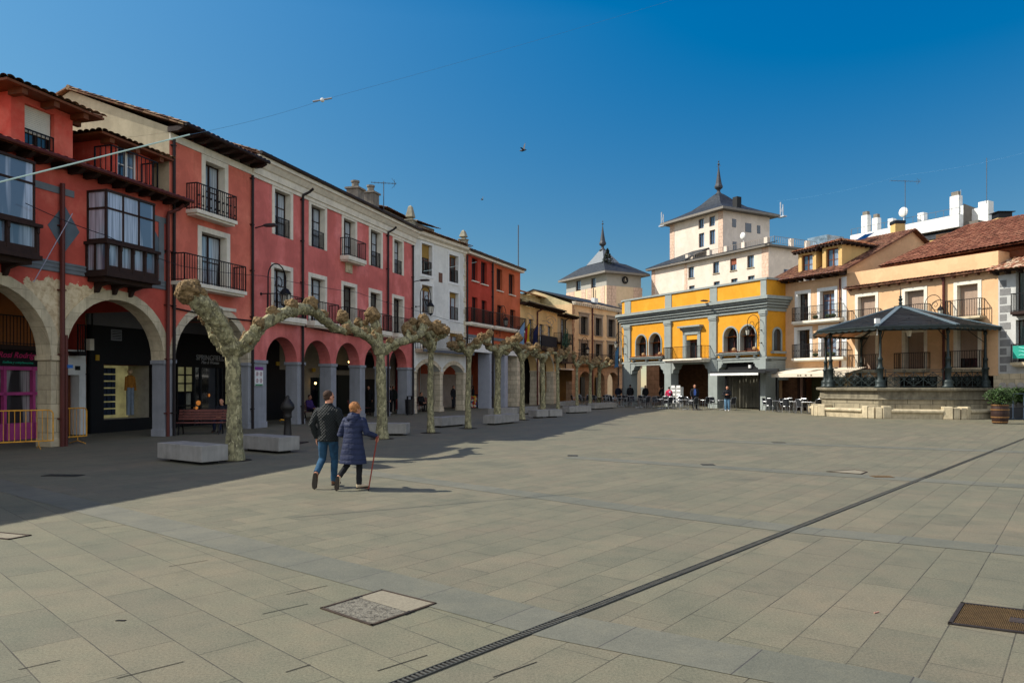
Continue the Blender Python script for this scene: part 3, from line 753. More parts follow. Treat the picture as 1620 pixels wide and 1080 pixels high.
arch_wall(m, a1r - 14.3, W1, zs1, 5.0, arches1, .5)
wall(m, a1r - 14.3, W1, 5.0, Z1 + .1, [(mir2[0] + .4, mir2[1] - .3, 5.35, zm['top'] - .3), (mir1[0] + .4, mir1[1] - .3, 5.35, zm['top'] - .3)], .3)
m.build('front_wall', RED1P, b1)
m = MB(); shell(m, W1 - (a1r - 14.3), 9, 0, Z1 + .1, a1r - 14.3); m.build('side_wall', RED1, b1)
cuts = [a1r - 14.3] + [x for a in arches1 for x in a[:2]] + [W1]
for i in range(0, len(cuts), 2):
    if cuts[i + 1] - cuts[i] > .05: pier(b1, cuts[i], cuts[i + 1], zs1, GREYP if i == 8 else STONE, .5, .14)
for a, b, r in arches1:
    m = MB(); ring(m, a + .012, b - .012, zs1, r - .012, .31, -.035, .52); m.build('arch_ring', WORN, b1)
gallery(b1, W1 - (a1r - 14.3), 5.0, 3.8, .5, a1r - 14.3)
m = MB(); x0 = a1r - 14.3
for z, h in ((F1.z(102, 424), .06), (F1.z(102, 424) + .12, .06), (F1.z(102, 424) - .12, .05)): m.box(x0, W1 - .02, -.05, 0, z - h / 2, z + h / 2)
m.box(x0, W1 - .02, -.03, 0, F1.z(102, 424) - .16, F1.z(102, 424) + .16)
zb = F1.z(102, 304); m.box(x0, mir1[0] - .1, -.03, 0, zb - .1, zb + .1); m.box(mir1[1] + .12, mir2[0] - .5, -.03, 0, zb - .1, zb + .1); m.box(mir2[1] + .05, W1 - .1, -.03, 0, zb - .1, zb + .1)
m.box(W1 - .52, W1 - .28, -.028, 0, F1.z(102, 424) + .16, zb - .1)
m.build('grey_string_course', GREYT, b1)
m = MB(); zc = F1.z(102, 362)
for uc in (F1.u(101), F1.u(243)): MB().prism([(uc - .55, zc), (uc, zc - .72), (uc + .55, zc), (uc, zc + .72)], -.012, -.001).build('painted_diamond', plain('blue_grey_paint', '58646c', .85, .2, 2, .15), b1)
def mirador(par, a, b, zt, zmid, zb, dep=.75, y=0):
    o = thing('glazed_bay', None, None); o.parent = par
    del_ = MB(); del_.box(a - .03, b + .03, -dep - .03, 0, zt, zt + .07); del_.box(a - .02, b + .02, -dep - .02, 0, zmid - .05, zmid + .04)
    n = 3; zz = zmid + (zt - zmid) * .66
    for k in range(n + 1):
        x = a + (b - a) * k / n; del_.box(x - .035, x + .035, -dep, -dep + .06, zmid, zt)
    del_.box(a, b, -dep, -dep + .05, zz - .03, zz + .03)
    for x in (a, b):
        del_.box(x - .03, x + .03, -dep, 0, zz - .03, zz + .03); del_.box(x - .03, x + .03, -.06, 0, zmid, zt)
    del_.build('bay_frame', WOOD_D, o)
    g = MB(); g.box(a + .01, b - .01, -dep + .02, -dep + .03, zmid, zt); g.box(a + .0, a + .01, -dep + .03, 0, zmid, zt); g.box(b - .01, b, -dep + .03, 0, zmid, zt)
    g.build('pane', glass('bay_glass', '5a6678', .05, curtain='b5bccb'), o)
    # inner white door seen behind
    # lower balustrade stage, a little wider, on a moulded wooden floor with consoles
    f = .09; l = MB()
    l.box(a - f - .06, b + f + .06, -dep - f - .06, 0, zmid - .14, zmid - .05)
    l.box(a - f, b + f, -dep - f, 0, zb + .12, zb + .2); l.box(a - f - .05, b + f + .05, -dep - f - .05, 0, zb, zb + .12); l.box(a, b, -dep + .08, 0, zb - .13, zb)
    for k in range(5):
        x = a - f + .05 + (b - a + 2 * f - .1) * k / 4; l.box(x - .045, x + .045, -dep - f, -dep - f + .09, zb + .2, zmid - .14)
        l.prismx([(-dep - f - .03, zmid - .14), (-dep - f - .03, zmid - .3), (-dep - f + .1, zmid - .38), (-dep - f + .1, zmid - .14)], x - .035, x + .035)
    for x in (a - f + .04, b + f - .04):
        for yy in (-dep * .5, -.05): l.box(x - .04, x + .04, yy - .04, yy + .04, zb + .2, zmid - .14)
    l.box(a - f, b + f, -dep - f + .02, -dep - f + .07, zb + .2, zb + .34)
    for x in (a + .3, (a + b) / 2, b - .3): l.prismx([(-dep + .05, zb - .13), (0, zb - .13), (0, zb - .45), (-.12, zb - .42), (-.2, zb - .25)], x - .06, x + .06)
    l.build('bay_base', WOOD_D, o)
    g = MB(); g.box(a - f + .03, b + f - .03, -dep - f + .085, -dep - f + .095, zb + .2, zmid - .14); g.box(a - f + .03, a - f + .04, -dep - f + .1, 0, zb + .2, zmid - .14)
    g.build('lower_pane', glass('bay_low_glass', '4a5566', .08, curtain='9aa2ae'), o)
    bk = MB(); bk.box(a, b, .25, .3, zb, zt); bk.build('inner_wall', plain('cream_inner', 'b8b09c', .9), o)
    return o
mo = mirador(b1, mir2[0], mir2[1], zm['top'], zm['mid'], zm['bot'])
m = MB(); x = mir2[0] + .55
for k in range(3): m.box(x + k * .34 - .02, x + k * .34 + .02, -.55, -.52, zm['mid'], zm['top'] - .45)
m.box(x - .02, x + .7, -.55, -.52, zm['top'] - .49, zm['top'] - .43); m.box(x, x + .68, -.55, -.52, zm['top'] - .95, zm['top'] - .92); m.build('inner_door', WHITE, mo)
mirador(b1, mir1[0], mir1[1], zm['top'] + .12, zm['mid'] + .0, zm['bot'] + .1)
eave(b1, W1 - x0 + .3, Z1 + .02, .62, WOOD_D, x0=x0, gutter=PIPE_R, sz=(.14, .2))
gable(b1, W1 - x0, 9, Z1 + .02, 1.55, TILE, RED1, .6, .25, x0=x0, side=False, ov_s=.0)
m = MB(); m.box(x0, W1, .1, .3, Z1, Z1 + .5); m.build('parapet', RED1, b1)
pipe(b1, F1.u(98, -.1), 0, Z1 - .35, PIPE_R, -.12, .07, None); pipe(b1, F1.u(103.5, -.1), 0, 3.3, PIPE_R, -.12, .055)
pipe(b1, W1 - .2, 0, Z1 - .4, PIPE_R, -.12, .06, .5)
MB().box(W1 - .23, W1 - .17, -.15, -.1, 2.0, 2.2).build('white_label', WHITE, b1)
MB().box(F1.u(103.5) - .1, F1.u(103.5) + .08, -.2, -.06, 2.32, 2.42).build('blue_strap', plain('blue_strap_paint', '2a5fa0', .6), b1)
def dormer(par, a, b, z0, z1, y, D, wm, over=.6, ratio=.33, win=None):
    o = thing('dormer', None, None); o.parent = par; m = MB()
    wall(m, a, b, z0, z1, [win] if win else [], .16, y); shell(m, b - a, D, z0, z1, a, y); m.build('dormer_wall', wm, o)
    r = MB(); c = (a + b) / 2; zr = z1 + (b - a) / 2 * ratio + .2; k = 1.2
    ez = z1 + .1
    A, B = (a - over, y - over, ez), (b + over, y - over, ez); Cc, Dd = (b + over, y + D, ez), (a - over, y + D, ez); top1, top2 = (c, y + (b - a) * .5, zr), (c, y + D, zr)
    tiles(r, A, B, top1, top1, .25, .4)
    tiles(r, Dd, A, top1, top2, .25, .4); tiles(r, B, Cc, top2, top1, .25, .4); r.build('dormer_roof', TILE_D, o)
    s = MB(); s.box(a - over + .02, b + over - .02, y - over + .02, y + D, ez - .09, ez - .02)
    for x in (a, (a + b) / 2, b): s.box(x - .09, x + .09, y - over + .1, y, ez - .25, ez - .09)
    for yy in (y + .3, y + 1.3): s.box(b, b + over - .1, yy - .08, yy + .08, ez - .25, ez - .09)
    s.build('dormer_eave', WOOD_B, o); return o
d1a, d1b = F1.u(17, .25), F1.u(115, .25)
d1 = dormer(b1, d1a, d1b, 8.3, 10.05, .25, 3.6, RED1, .62, .36, (F1.u(39, .25), F1.u(86, .25), 8.35, F1.z(39, 163, .25)))
wn = window(d1, F1.u(39, .25), F1.u(86, .25), 8.4, F1.z(39, 163, .25), .4, WOOD_D, GL_D, 2, 0, shutter=(.55, plain('shutter_cream', 'cbc8ba', .7, .08, 3, .05))); 
m = MB(); rl(m, [(F1.u(39, .25), .28), (F1.u(86, .25), .28)], 8.35, .8, .13); m.build('window_guard', IRON, d1)
d2a, d2b = F1.u(162, .35), F1.u(241, .35)
d2 = dormer(b1, d2a, d2b, 8.3, 9.72, .35, 3.4, RED1, .5, .36, (F1.u(186, .35), F1.u(217, .35), 8.35, F1.z(187, 218, .35)))
window(d2, F1.u(186, .35), F1.u(217, .35), 8.35, F1.z(187, 218, .35), .42, WHITE, GL_B, 2, 1, fw=.09)
m = MB(); rl(m, [(F1.u(174, -.3), .3), (F1.u(174, -.3), -.35), (F1.u(249, -.35), -.35), (F1.u(249, -.35), .3)], 8.42, .95, .17, .02); m.build('railing', IRON, d2)
MB().box(F1.u(174, -.3), F1.u(249, -.35), -.4, .35, 8.36, 8.42).build('balcony_floor', plain('zinc', '7d8488', .5, .1, 3, .05), d2)
# shops under house 1
gx = lambda px: F1.u(px, 3.8)
gz = lambda px, py: F1.z(px, py, 3.8)
m = MB(); m.box(x0, gx(104), 3.8, 3.9, 0, 5.0); m.build('orange_back_wall', stucco('orange_gallery_render', 'a8673a', streak=.2), b1)
m = MB(); za, zbb = gz(40, 548), gz(40, 505); m.box(x0, gx(64), 3.2, 3.8, za - .15, za); m.build('mezzanine_floor', WOOD_D, b1)
m = MB(); rl(m, [(x0, 3.25), (gx(64), 3.25)], za, .95, .12); rl(m, [(gx(104), 3.25), (gx(116), 3.25)], za - .1, .95, .1); m.box(gx(104), gx(116), 3.2, 3.8, za - .25, za - .1); m.build('mezzanine_railing', IRON, b1)
sf = plain('pink_shop_paint', 'b0407c', .5, .15, 3, .05); sg = MB()
zt_ = gz(40, 580)
MB().box(x0 + 6, gx(66), 3.62, 3.79, zt_, gz(40, 553)).build('shop_fascia', BLACK, b1); MB().box(x0 + 6, gx(66), 3.4, 3.79, gz(40, 553), gz(40, 550)).build('fascia_lamp_strip', CREAM, b1)
fr = MB(); fr.box(x0 + 6, gx(66), 3.62, 3.75, zt_ - .12, zt_); fr.box(x0 + 6, gx(66), 3.6, 3.75, zt_ - .95, zt_ - .85); fr.box(x0 + 6, gx(66), 3.6, 3.78, 0, .55)
for px in (1, 47, 66): fr.box(gx(px) - .05, gx(px) + .05, 3.6, 3.74, 0, zt_)
fr.build('shop_front_frame', sf, b1)
MB().box(x0 + 6, gx(66), 3.76, 3.79, .5, zt_).build('shop_glass', glass('shop_glass_pink', '3a3536', curtain='a8a0a0'), b1)
SGN = plain('magenta_letters', 'c22a66', .5, 0, 3, 0); SGT = plain('teal_letters', '2aa888', .5, 0, 3, 0)
t_u = gx(0)
text('Rosi Rodríguez', .27, SGN, b1, (gx(61.5), 3.6, gz(40, 566.5)), shear=.35, depth=.01, offset=.002, align='RIGHT')
text('Estilista y complementos', .11, SGT, b1, (gx(45), 3.6, gz(40, 575.5)), shear=.35, depth=.01, align='RIGHT')
# white door bay
u0, u1 = gx(104), W1 - .02; zdoor = gz(120, 593)
m = MB(); wall(m, u0, u1, 0, gz(120, 556), [(gx(104), gx(122), 0, zdoor)], .5, 3.7); m.box(u0, u1, 3.7, 3.85, gz(120, 556), gz(120, 556) + .06); m.build('white_door_bay', WHITE, b1)
MB().box(gx(104), gx(122), 4.1, 4.15, 0, zdoor).build('street_door', WOOD_B, b1)
m = MB(); m.box(gx(126) - .3, gx(126) - .1, 3.66, 3.69, 2.35, 2.5); m.build('house_number_plate', BLACK, b1)
m = MB(); m.box(gx(130), gx(137), 3.45, 3.7, gz(132, 554), gz(132, 536)); m.build('meter_box', CREAM, b1)
m = MB(); m.tube([(gx(135), 3.6, gz(132, 554)), (gx(135), 3.64, gz(132, 590)), (gx(130), 3.64, gz(132, 592))], .015, 6); m.tube([(gx(139), 3.6, 5), (gx(139), 3.6, gz(139, 556))], .03, 6); m.build('cable', IRON, b1)
# ---------------------------------------------------------------- house 2: tall salmon house
b2 = F2.root('salmon_arcade_house', 'tall narrow salmon house with one stone arch, black shop and two balcony doors')
W2 = F2.W; Z2 = 10.75; zs2 = 2.72
ar2 = [(F2.u(276), F2.u(392), 1.9)]
m = MB(); arch_wall(m, 0, W2, zs2, 4.75, ar2, .65)
o1 = (F2.u(324.4), F2.u(355), F2.z(313, 336, -.5) + .14, F2.z(324.4, 254)); o2 = (F2.u(318.3), F2.u(358), F2.z(390, 467, -.6) + .14, F2.z(318.3, 366))
wall(m, 0, W2, 4.75, Z2, [o1, o2], .3); m.build('front_wall', PINK2, b2)
m = MB(); shell(m, W2, 9, 0, Z2); m.build('side_wall', stucco('cream_party_wall', 'b3a88c', streak=.5, blot=.2, patchcol='7a705a'), b2)
pier(b2, 0, ar2[0][0], zs2, GREYP, .65, .14); pier(b2, ar2[0][1], W2, zs2, GREYP, .65, .14)
m = MB(); ring(m, ar2[0][0] + .012, ar2[0][1] - .012, zs2, 1.888, .29, -.035, .67); m.build('arch_ring', ASHLAR, b2)
gallery(b2, W2, 4.75)
window(b2, *o1[:2], o1[2], o1[3], .28, WOOD_D, GL_C, 2, 1, sur=CREAM, surw=.2); window(b2, *o2[:2], o2[2], o2[3], .28, WOOD_D, GL_C, 2, 1, sur=CREAM, surw=.2)
balcony(b2, F2.u(312, -.5), F2.u(376, -.5), o1[2], .5, .95, .13, CREAM, orn=True); balcony(b2, F2.u(292, -.6), F2.u(391, -.6), o2[2], .6, .98, .13, CREAM, sp=.13)
MB().box(F2.u(315), F2.u(372), -.06, 0, 4.72, 4.84).build('string_course', CREAM, b2)
m = MB(); m.box(0, W2, -.05, 0, Z2 - .26, Z2); m.build('frieze', CREAM, b2)
eave(b2, W2, Z2, .75, WOOD_D, 7, gutter=PIPE_K, sz=(.18, .22))
gable(b2, W2, 9, Z2 + .02, 1.85, TILE_D, MATS['cream_party_wall'], .72, .25, ov_s=.12)
pipe(b2, F2.u(268) + .12, 0, Z2 - .2, PIPE_K, -.1, .055, None); pipe(b2, W2 - .05, 0, Z2 - .3, PIPE_K, -.1, .055)
MB().tube([(0.1, -.06, 4.55), (1, -.06, 4.5), (2.5, -.06, 4.42), (W2 - .1, -.06, 4.45)], .03, 6).build('cable', IRON, b2)
# black clothes shop: wall, vent, alarm box, display window with a mannequin
ua, ub = F2.u(142, 3.7), 9.3; wz0, wz1 = F2.z(165, 664, 3.7), F2.z(165, 576, 3.7); wa, wb = F2.u(165, 3.7), F2.u(240, 3.7)
m = MB(); wall(m, ua, ub, 0, 4.05, [(wa, wb, wz0, wz1)], .12, 3.72); m.box(ua, ua + .08, 3.72, 3.84, 0, 4.05); m.build('black_shop_wall', BLACK, b2)
MB().box(ua, ub, 3.74, 3.86, 4.05, 5.0).build('upper_gallery_wall', plain('grey_gallery_wall', '77767a', .9, .1, 2, .1), b2)
MB().box(wa, wb, 4.9, 4.95, wz0, wz1).build('display_back', emit('display_back', 'a09868', .28), b2)
m = MB(); m.box(wa, wb, 3.85, 4.95, wz0 - .05, wz0); m.box(wa - .03, wa, 3.85, 4.9, wz0, wz1); m.box(wb, wb + .03, 3.85, 4.95, wz0 - .05, wz1); m.box(wa, wa + .25, 4.6, 4.8, wz0, wz1); m.build('display_floor', plain('display_white', 'a8a294', .7), b2)
m = MB()
for r_ in range(7):
    for c_ in range(3):
        x = wa + .5 + c_ * .22; z = wz0 + .15 + r_ * .27
        if z + .22 < wz1: m.box(x, x + .18, 4.3, 4.4, z, z + .22)
m.build('folded_jeans', plain('denim_dark', '232c3c', .9, .4, 12, .2), b2)
m = MB(); mx = wa + 1.95
m.ell([(mx, 4.4, wz0 + 1.2, .14, .1), (mx, 4.4, wz0 + 1.35, .15, .11), (mx, 4.4, wz0 + 1.65, .2, .12), (mx, 4.4, wz0 + 1.72, .08, .07)], 12); m.tube([(mx - .19, 4.4, wz0 + 1.65), (mx - .25, 4.38, wz0 + 1.1)], .05, 8); m.tube([(mx + .19, 4.4, wz0 + 1.65), (mx + .25, 4.38, wz0 + 1.1)], .05, 8)
m.build('mannequin_top', plain('mustard_jacket', 'a06a28', .9, .3, 8), b2)
m = MB(); m.tube([(mx - .08, 4.4, wz0 + 1.22), (mx - .1, 4.4, wz0 + .1)], [.09, .07], 8); m.tube([(mx + .08, 4.4, wz0 + 1.22), (mx + .11, 4.4, wz0 + .1)], [.09, .07], 8); m.build('mannequin_jeans', plain('pale_denim', '7c8894', .9, .2, 8), b2)
m = MB(); m.ball((mx, 4.4, wz0 + 1.86), .1, 10, 8, (1, 1, 1.2)); m.build('mannequin_head', plain('mannequin_skin', 'b89a78', .6), b2)
m = MB(); vx = F2.u(176, 3.7); vz = F2.z(176, 538, 3.7); m.box(vx, vx + .5, 3.69, 3.72, vz, vz + .42); m.build('vent_frame', plain('vent_white', '8f9094', .6), b2)
m = MB()
for k in range(6): m.box(vx + .04, vx + .46, 3.67, 3.7, vz + .05 + k * .06, vz + .075 + k * .06)
m.build('vent_slats', IRON, b2)
MB().box(F2.u(151, 3.7), F2.u(156, 3.7), 3.66, 3.71, F2.z(151, 570, 3.7), F2.z(151, 561, 3.7)).build('alarm_box', plain('alarm_yellow', 'b8922a', .5), b2)

hx = lambda px: F2.u(px, 3.6); hz = lambda px, py: F2.z(px, py, 3.6)
LETW = plain('letter_white', 'a8a8a8', .5, 0, 3, 0)
sp_w = hx(357) - hx(312)
to = text('SPRINGFIELD', .34, LETW, b2, (hx(312), 3.66, hz(312, 569)), depth=.012, offset=.0); to.scale = (sp_w / max(.01, to.dimensions.x), 1, 1)
to = text('Man & Woman', .2, LETW, b2, (hx(320), 3.66, hz(320, 575)), depth=.01, shear=.4); to.scale = (.62 * sp_w / max(.01, to.dimensions.x), 1, 1)
# lit multi-paned shop windows and open doorway
def shopwin(px0, px1, pt, pb, nx, nz, mat):
    a, b, z0_, z1_ = hx(px0), hx(px1), hz(px0, pb), hz(px0, pt)
    MB().box(a, b, 3.66, 3.68, z0_, z1_).build('lit_pane', mat, b2); m = MB()
    for k in range(nx + 1): x = a + (b - a) * k / nx; m.box(x - .03, x + .03, 3.6, 3.66, z0_, z1_)
    for k in range(nz + 1): z = z0_ + (z1_ - z0_) * k / nz; m.box(a, b, 3.6, 3.655, z - .03, z + .03)
    m.build('pane_bars', IRON, b2)
shopwin(281, 306, 579, 620, 2, 3, emit('shop_light_pane', '8e8a62', .25)); shopwin(281, 306, 620, 664, 2, 2, GL_D); shopwin(356, 362, 583, 640, 1, 3, MATS['shop_light_pane'])
MB().box(hx(308), hx(352), 3.64, 3.69, 0, hz(308, 581)).build('doorway_glass', GL_D, b2)
m = MB(); [m.box(hx(q) - .03, hx(q) + .03, 3.58, 3.64, 0, hz(308, 581)) for q in (308, 318, 344, 352)]; m.build('door_frame', plain('door_grey', '2a2c2c', .5), b2)
m = MB(); m.ball((hx(314), 3.6, hz(314, 637)), .11, 8, 6, (1.4, .3, 1)); m.ball((hx(331), 3.6, hz(331, 625)), .06, 8, 6, (1, .3, 1.3)); m.ball((hx(310), 3.6, hz(310, 645)), .09, 8, 6, (1.5, .3, .8)); m.build('warm_shop_light', emit('warm_display', 'd08038', .5), b2)

# ---------------------------------------------------------------- house 3: long pink house
b3 = F3.root('pink_arcade_house', 'long pink house with five arches and two rows of cream framed windows')
W3 = F3.W; Z3 = 10.45; zs3 = 2.85; fl = 4.78
AR = [(421, 470), (481, 523), (531.5, 569), (577, 608), (616, 643.7)]
ar3 = [(F3.u(a), F3.u(b), (F3.u(b) - F3.u(a)) * .46) for a, b in AR]
ups = [(430, 463, 289, 368.6), (488.3, 516.7, 314, 387.5), (540.3, 564.4, 336.7, 402), (583.3, 605, 355.3, 419), (620.8, 638.3, 373.3, 434)]
los = [(428.6, 463, 413), (487.5, 516.7, 429.7), (539.7, 564.4, 443.6), (583, 604, 456), (620, 639, 466)]
sw = .19
O1 = [(F3.u(a) + sw, F3.u(b) - sw, F3.z(a, d), F3.z(a, c) - sw) for a, b, c, d in ups]; O2 = [(F3.u(a) + sw, F3.u(b) - sw, fl, F3.z(a, c) - sw) for a, b, c in los]
zb1 = sum(o[2] for o in O1) / 5; zt1 = sum(o[3] for o in O1) / 5; zt2 = sum(o[3] for o in O2) / 5
O1 = [(a, b, c if i == 2 else zb1, zt1) for i, (a, b, c, d) in enumerate(O1)]; O2 = [(a, b, fl, zt2) for a, b, c, d in O2]
O1[2] = (O1[2][0], O1[2][1], min(O1[2][2], zb1), zt1)
m = MB(); arch_wall(m, 0, W3, zs3, 4.5, ar3, .62); wall(m, 0, W3, 4.5, Z3, O1 + O2, .3); m.build('front_wall', PINK3, b3)
m = MB(); shell(m, W3, 9, 0, Z3 + .9); m.build('side_wall', PINK3, b3)
cuts = [0] + [x for a in ar3 for x in a[:2]] + [W3]
for i in range(0, len(cuts), 2): pier(b3, cuts[i] + .01, cuts[i + 1], zs3, GREYP, .62, .14)
gallery(b3, W3, 4.5, 3.8)
for i, (a, b, c, d) in enumerate(O1):
    window(b3, a, b, c, d, .26, WOOD_D, GL_C, 2, 2, sur=CREAM, surw=sw, rail=.8 if i != 2 else 0)
for a, b, c, d in O2: window(b3, a, b, c, d, .26, WOOD_D, GL_D if b > 8 else GL_C, 2, 2, sur=CREAM, surw=sw)
bz = O1[2][2]; bo = balcony(b3, O1[2][0] - .35, O1[2][1] + .35, bz, .5, .9, .2, CREAM)
m = MB(); uu = F3.u(551); m.box(uu - .33, uu + .33, -.06, 0, F3.z(545, 430), F3.z(545, 413)); m.ball((uu, -.06, F3.z(545, 421)), .2, 8, 6, (1, .3, 1.2)); m.build('coat_of_arms', STONE, b3)
for (a, b) in ((O2[0][0] - .5, O2[0][1] + .5), (O2[1][0] - .5, O2[1][1] + .5), (O2[2][0] - .5, O2[2][1] + .5), (O2[3][0] - .4, O2[3][1] + .45), (O2[4][0] - .45, O2[4][1] + .5)):
    balcony(b3, a, b, fl, .55, .92, .22, CREAM, sp=.13)
m = MB(); prof = [(0, Z3 - .02), (-.06, Z3 - .02), (-.06, Z3 + .12), (-.12, Z3 + .15), (-.14, Z3 + .42), (-.2, Z3 + .46), (-.34, Z3 + .66), (-.42, Z3 + .7), (-.42, Z3 + .86), (0, Z3 + .86)]
m.prismx(prof, -.02, W3 + .05); m.build('cornice', CREAM, b3)
m = MB(); m.tube([(-.05, -.5, Z3 + .93), (W3 + .1, -.5, Z3 + .93)], .08, 8); m.build('gutter', PIPE_K, b3)
gable(b3, W3, 9, Z3 + .72, 1.7, TILE_D, PINK3, .45, .25, ov_s=.05, n=4)
for px in (479, 614, 653.5): pipe(b3, F3.u(px, -.1), 0, Z3 - .05, PIPE_K, -.11, .06, .35 if px != 653.5 else None)
MB().tube([(0, -.06, 4.62), (3, -.06, 4.55), (6, -.06, 4.42), (9, -.06, 4.36), (13, -.06, 4.4), (W3, -.06, 4.4)], .03, 6).build('cable', IRON, b3)
for i, px in enumerate((541, 566)):
    u = F3.u(px + 5, 2.2) ; o = MB()
    zt_c = F3.z(552, 292, 1.5) if i == 0 else F3.z(575, 298, 1.5)
    o.box(u - .38, u + .38, 1.2, 1.9, Z3 + 1.2, zt_c - .1); o.box(u - .46, u + .46, 1.12, 1.98, zt_c - .1, zt_c); o.lathe([(.2, zt_c), (.19, zt_c + .3), (.24, zt_c + .32), (.24, zt_c + .42), (.05, zt_c + .45)], 12, u, 1.55)
    o.build('chimney', plain('sooty_render', '7a746a', .9, .4, 3, .3, 30, streak=.7), b3)
# roof-top hatch house on house 3
ra, rb = F3.u(608, 2.4), F3.u(642, 2.4); zr0, zr1 = Z3 + 1.0, F3.z(608, 331, 2.4)
hh = MB(); wall(hh, ra, rb, zr0, zr1, [(rb - .7, rb - .25, zr1 - .8, zr1 - .2)], .2, 2.4); shell(hh, rb - ra, 2.5, zr0, zr1, ra, 2.4); hh.build('roof_house', MATS['sooty_render'], b3)
MB().box(rb - .7, rb - .25, 2.55, 2.6, zr1 - .8, zr1 - .2).build('roof_house_window', GL_D, b3)
m = MB(); tiles(m, (ra - .3, 2.1, zr1 + .05), (rb + .3, 2.1, zr1 + .05), (rb + .3, 3.6, zr1 + .45), (ra - .3, 3.6, zr1 + .45), n=4); flatroof(m, (ra - .3, 3.6, zr1 + .4), (rb + .3, 3.6, zr1 + .4), (rb + .3, 5.1, zr1 + .05), (ra - .3, 5.1, zr1 + .05)); m.build('roof_house_roof', TILE_D, b3)
# shops under house 3
jx = lambda px: F3.u(px, 3.8); jz = lambda px, py: F3.z(px, py, 3.8)
BEIGEW = plain('beige_shop_wall', '8f8471', .9, .15, 2, .15)
MB().box(0, W3, 3.8, 3.9, 0, 4.5).build('back_wall', BEIGEW, b3)
MB().box(jx(393), jx(437), 3.6, 3.8, 0, 4.5).build('black_doorway', BLACK, b3)
MB().box(jx(440), jx(455), 3.74, 3.8, 0, 2.6).build('dark_door', BLACK, b3)
MB().box(jx(491), jx(505), 3.74, 3.8, .4, jz(491, 597)).build('shop_window', GL_D, b3); MB().box(jx(505), jx(507), 3.6, 3.8, 0, jz(491, 592)).build('green_window_post', plain('pale_green', '7fa890', .5), b3)
MB().box(jx(532), jx(556), 3.7, 3.8, 0, jz(532, 593)).build('green_door', plain('green_black_paint', '141c17', .5, .2, 2), b3); MB().box(jx(532), jx(549), 3.6, 3.78, jz(532, 585), jz(532, 577)).build('shop_sign', BLACK, b3)
plain('banner_red', '8c2a2c', .6, .3, 5)
for px, py in ((431, 572), (489, 582)): MB().box(jx(px), jx(px) + .28, 3.55, 3.62, jz(px, py + 6), jz(px, py)).build('alarm_box', MATS['alarm_yellow'], b3)
m = MB(); m.ball((F3.u(499, 3.5), 3.5, jz(499, 606)), .07, 8, 6); m.ball((F3.u(545, 3.5), 3.2, jz(545, 573)), .06, 8, 6); m.build('lit_bulb', emit('bulb_glow', 'ffcf80', 4.0), b3)
# play-area notice on the pier between houses 2 and 3
nu = F3.u(401); nz0, nz1 = F3.z(401, 610), F3.z(401, 580)
nb = thing('notice_board', 'white notice with four pictograms under a purple heading on the grey pier', 'sign', F3.w(nu, -.04), F3.rz)
nw = F3.u(414) - nu
MB().box(0, nw, -.03, 0, nz0, nz1).build('board', WHITE, nb); MB().box(0, nw, -.04, -.031, nz1 - (nz1 - nz0) * .17, nz1).build('heading_strip', plain('purple_print', '7a2a80', .5), nb)
m = MB(); H_ = nz1 - nz0
for (cx, cz) in ((.27, .63), (.73, .63), (.27, .27), (.73, .27)):
    x = nw * cx; z = nz0 + H_ * cz; m.ball((x, -.033, z + .05), .022, 6, 4, (1, .1, 1)); m.bar((x - .05, -.033, z - .07), (x + .05, -.033, z + .04), .012, .004); m.bar((x - .02, -.033, z + .03), (x + .03, -.033, z - .07), .018, .004)
m.build('pictogram', plain('print_dark', '3a3a44', .6), nb)
m = MB()
for (cx, cz) in ((.27, .63), (.73, .63), (.27, .27), (.73, .27)):
    x = nw * cx; z = nz0 + H_ * cz; m.tube([(x + .075 * math.cos(a / 12 * 6.283), -.034, z + .075 * math.sin(a / 12 * 6.283)) for a in range(13)], .007, 4); 
m.build('red_ring', plain('print_red', 'b03040', .6), nb)
MB().box(.03, nw - .03, -.036, -.031, nz0 + .01, nz0 + .07).build('green_strip', plain('print_green', '3f8a5c', .6), nb)

# ---------------------------------------------------------------- house 4: white house
GAL[0] = 3.85
b4 = F4.root('white_arcade_house', 'white rendered house with two low stone arches between the pink and the brick red houses')
W4 = F4.W; Z4 = 11.0; sw = .17
def fr(F, L, R_, t, b, s): return (F.u(L) + s, F.u(R_) - s, F.z(L, b) + s, F.z(L, t) - s)
O4 = [fr(F4, 664.4, 685.6, 379, 436.5, sw), fr(F4, 708.3, 726.9, 397, 448.5, sw), fr(F4, 664.8, 686, 444.8, 497.6, sw), fr(F4, 708.7, 726.9, 456.9, 508.7, sw)]
za3, zb3 = F4.z(708.9, 522) - sw, 4.05
O4 += [(F4.u(665) + sw, F4.u(687) - sw, zb3, za3), (F4.u(708.9) + sw, F4.u(729.4) - sw, zb3, za3)]
zs4 = 2.65; ar4 = [(F4.u(658.7), F4.u(696), .55), (F4.u(702), F4.u(733), .5)]
m = MB(); arch_wall(m, 0, W4, zs4, 3.9, ar4, .6, segpts); wall(m, 0, W4, 3.9, Z4, O4, .3); m.build('front_wall', WHT4, b4)
m = MB(); shell(m, W4, 9, 0, Z4); m.build('side_wall', WHT4, b4)
pier(b4, 0, ar4[0][0], zs4, ASHLAR, .6, .1); m = MB(); cu = (ar4[0][1] + ar4[1][0]) / 2
m.box(cu - .3, cu + .3, -.02, .6, 0, .22); m.box(cu - .25, cu + .25, .0, .55, .22, .4); m.box(cu - .17, cu + .17, .02, .5, .4, zs4 - .2); m.box(cu - .24, cu + .24, .0, .6, zs4 - .2, zs4); m.build('stone_column', ASHLAR, b4, bevel=.03)
pier(b4, ar4[1][1], W4, zs4, ASHLAR, .6, .1)
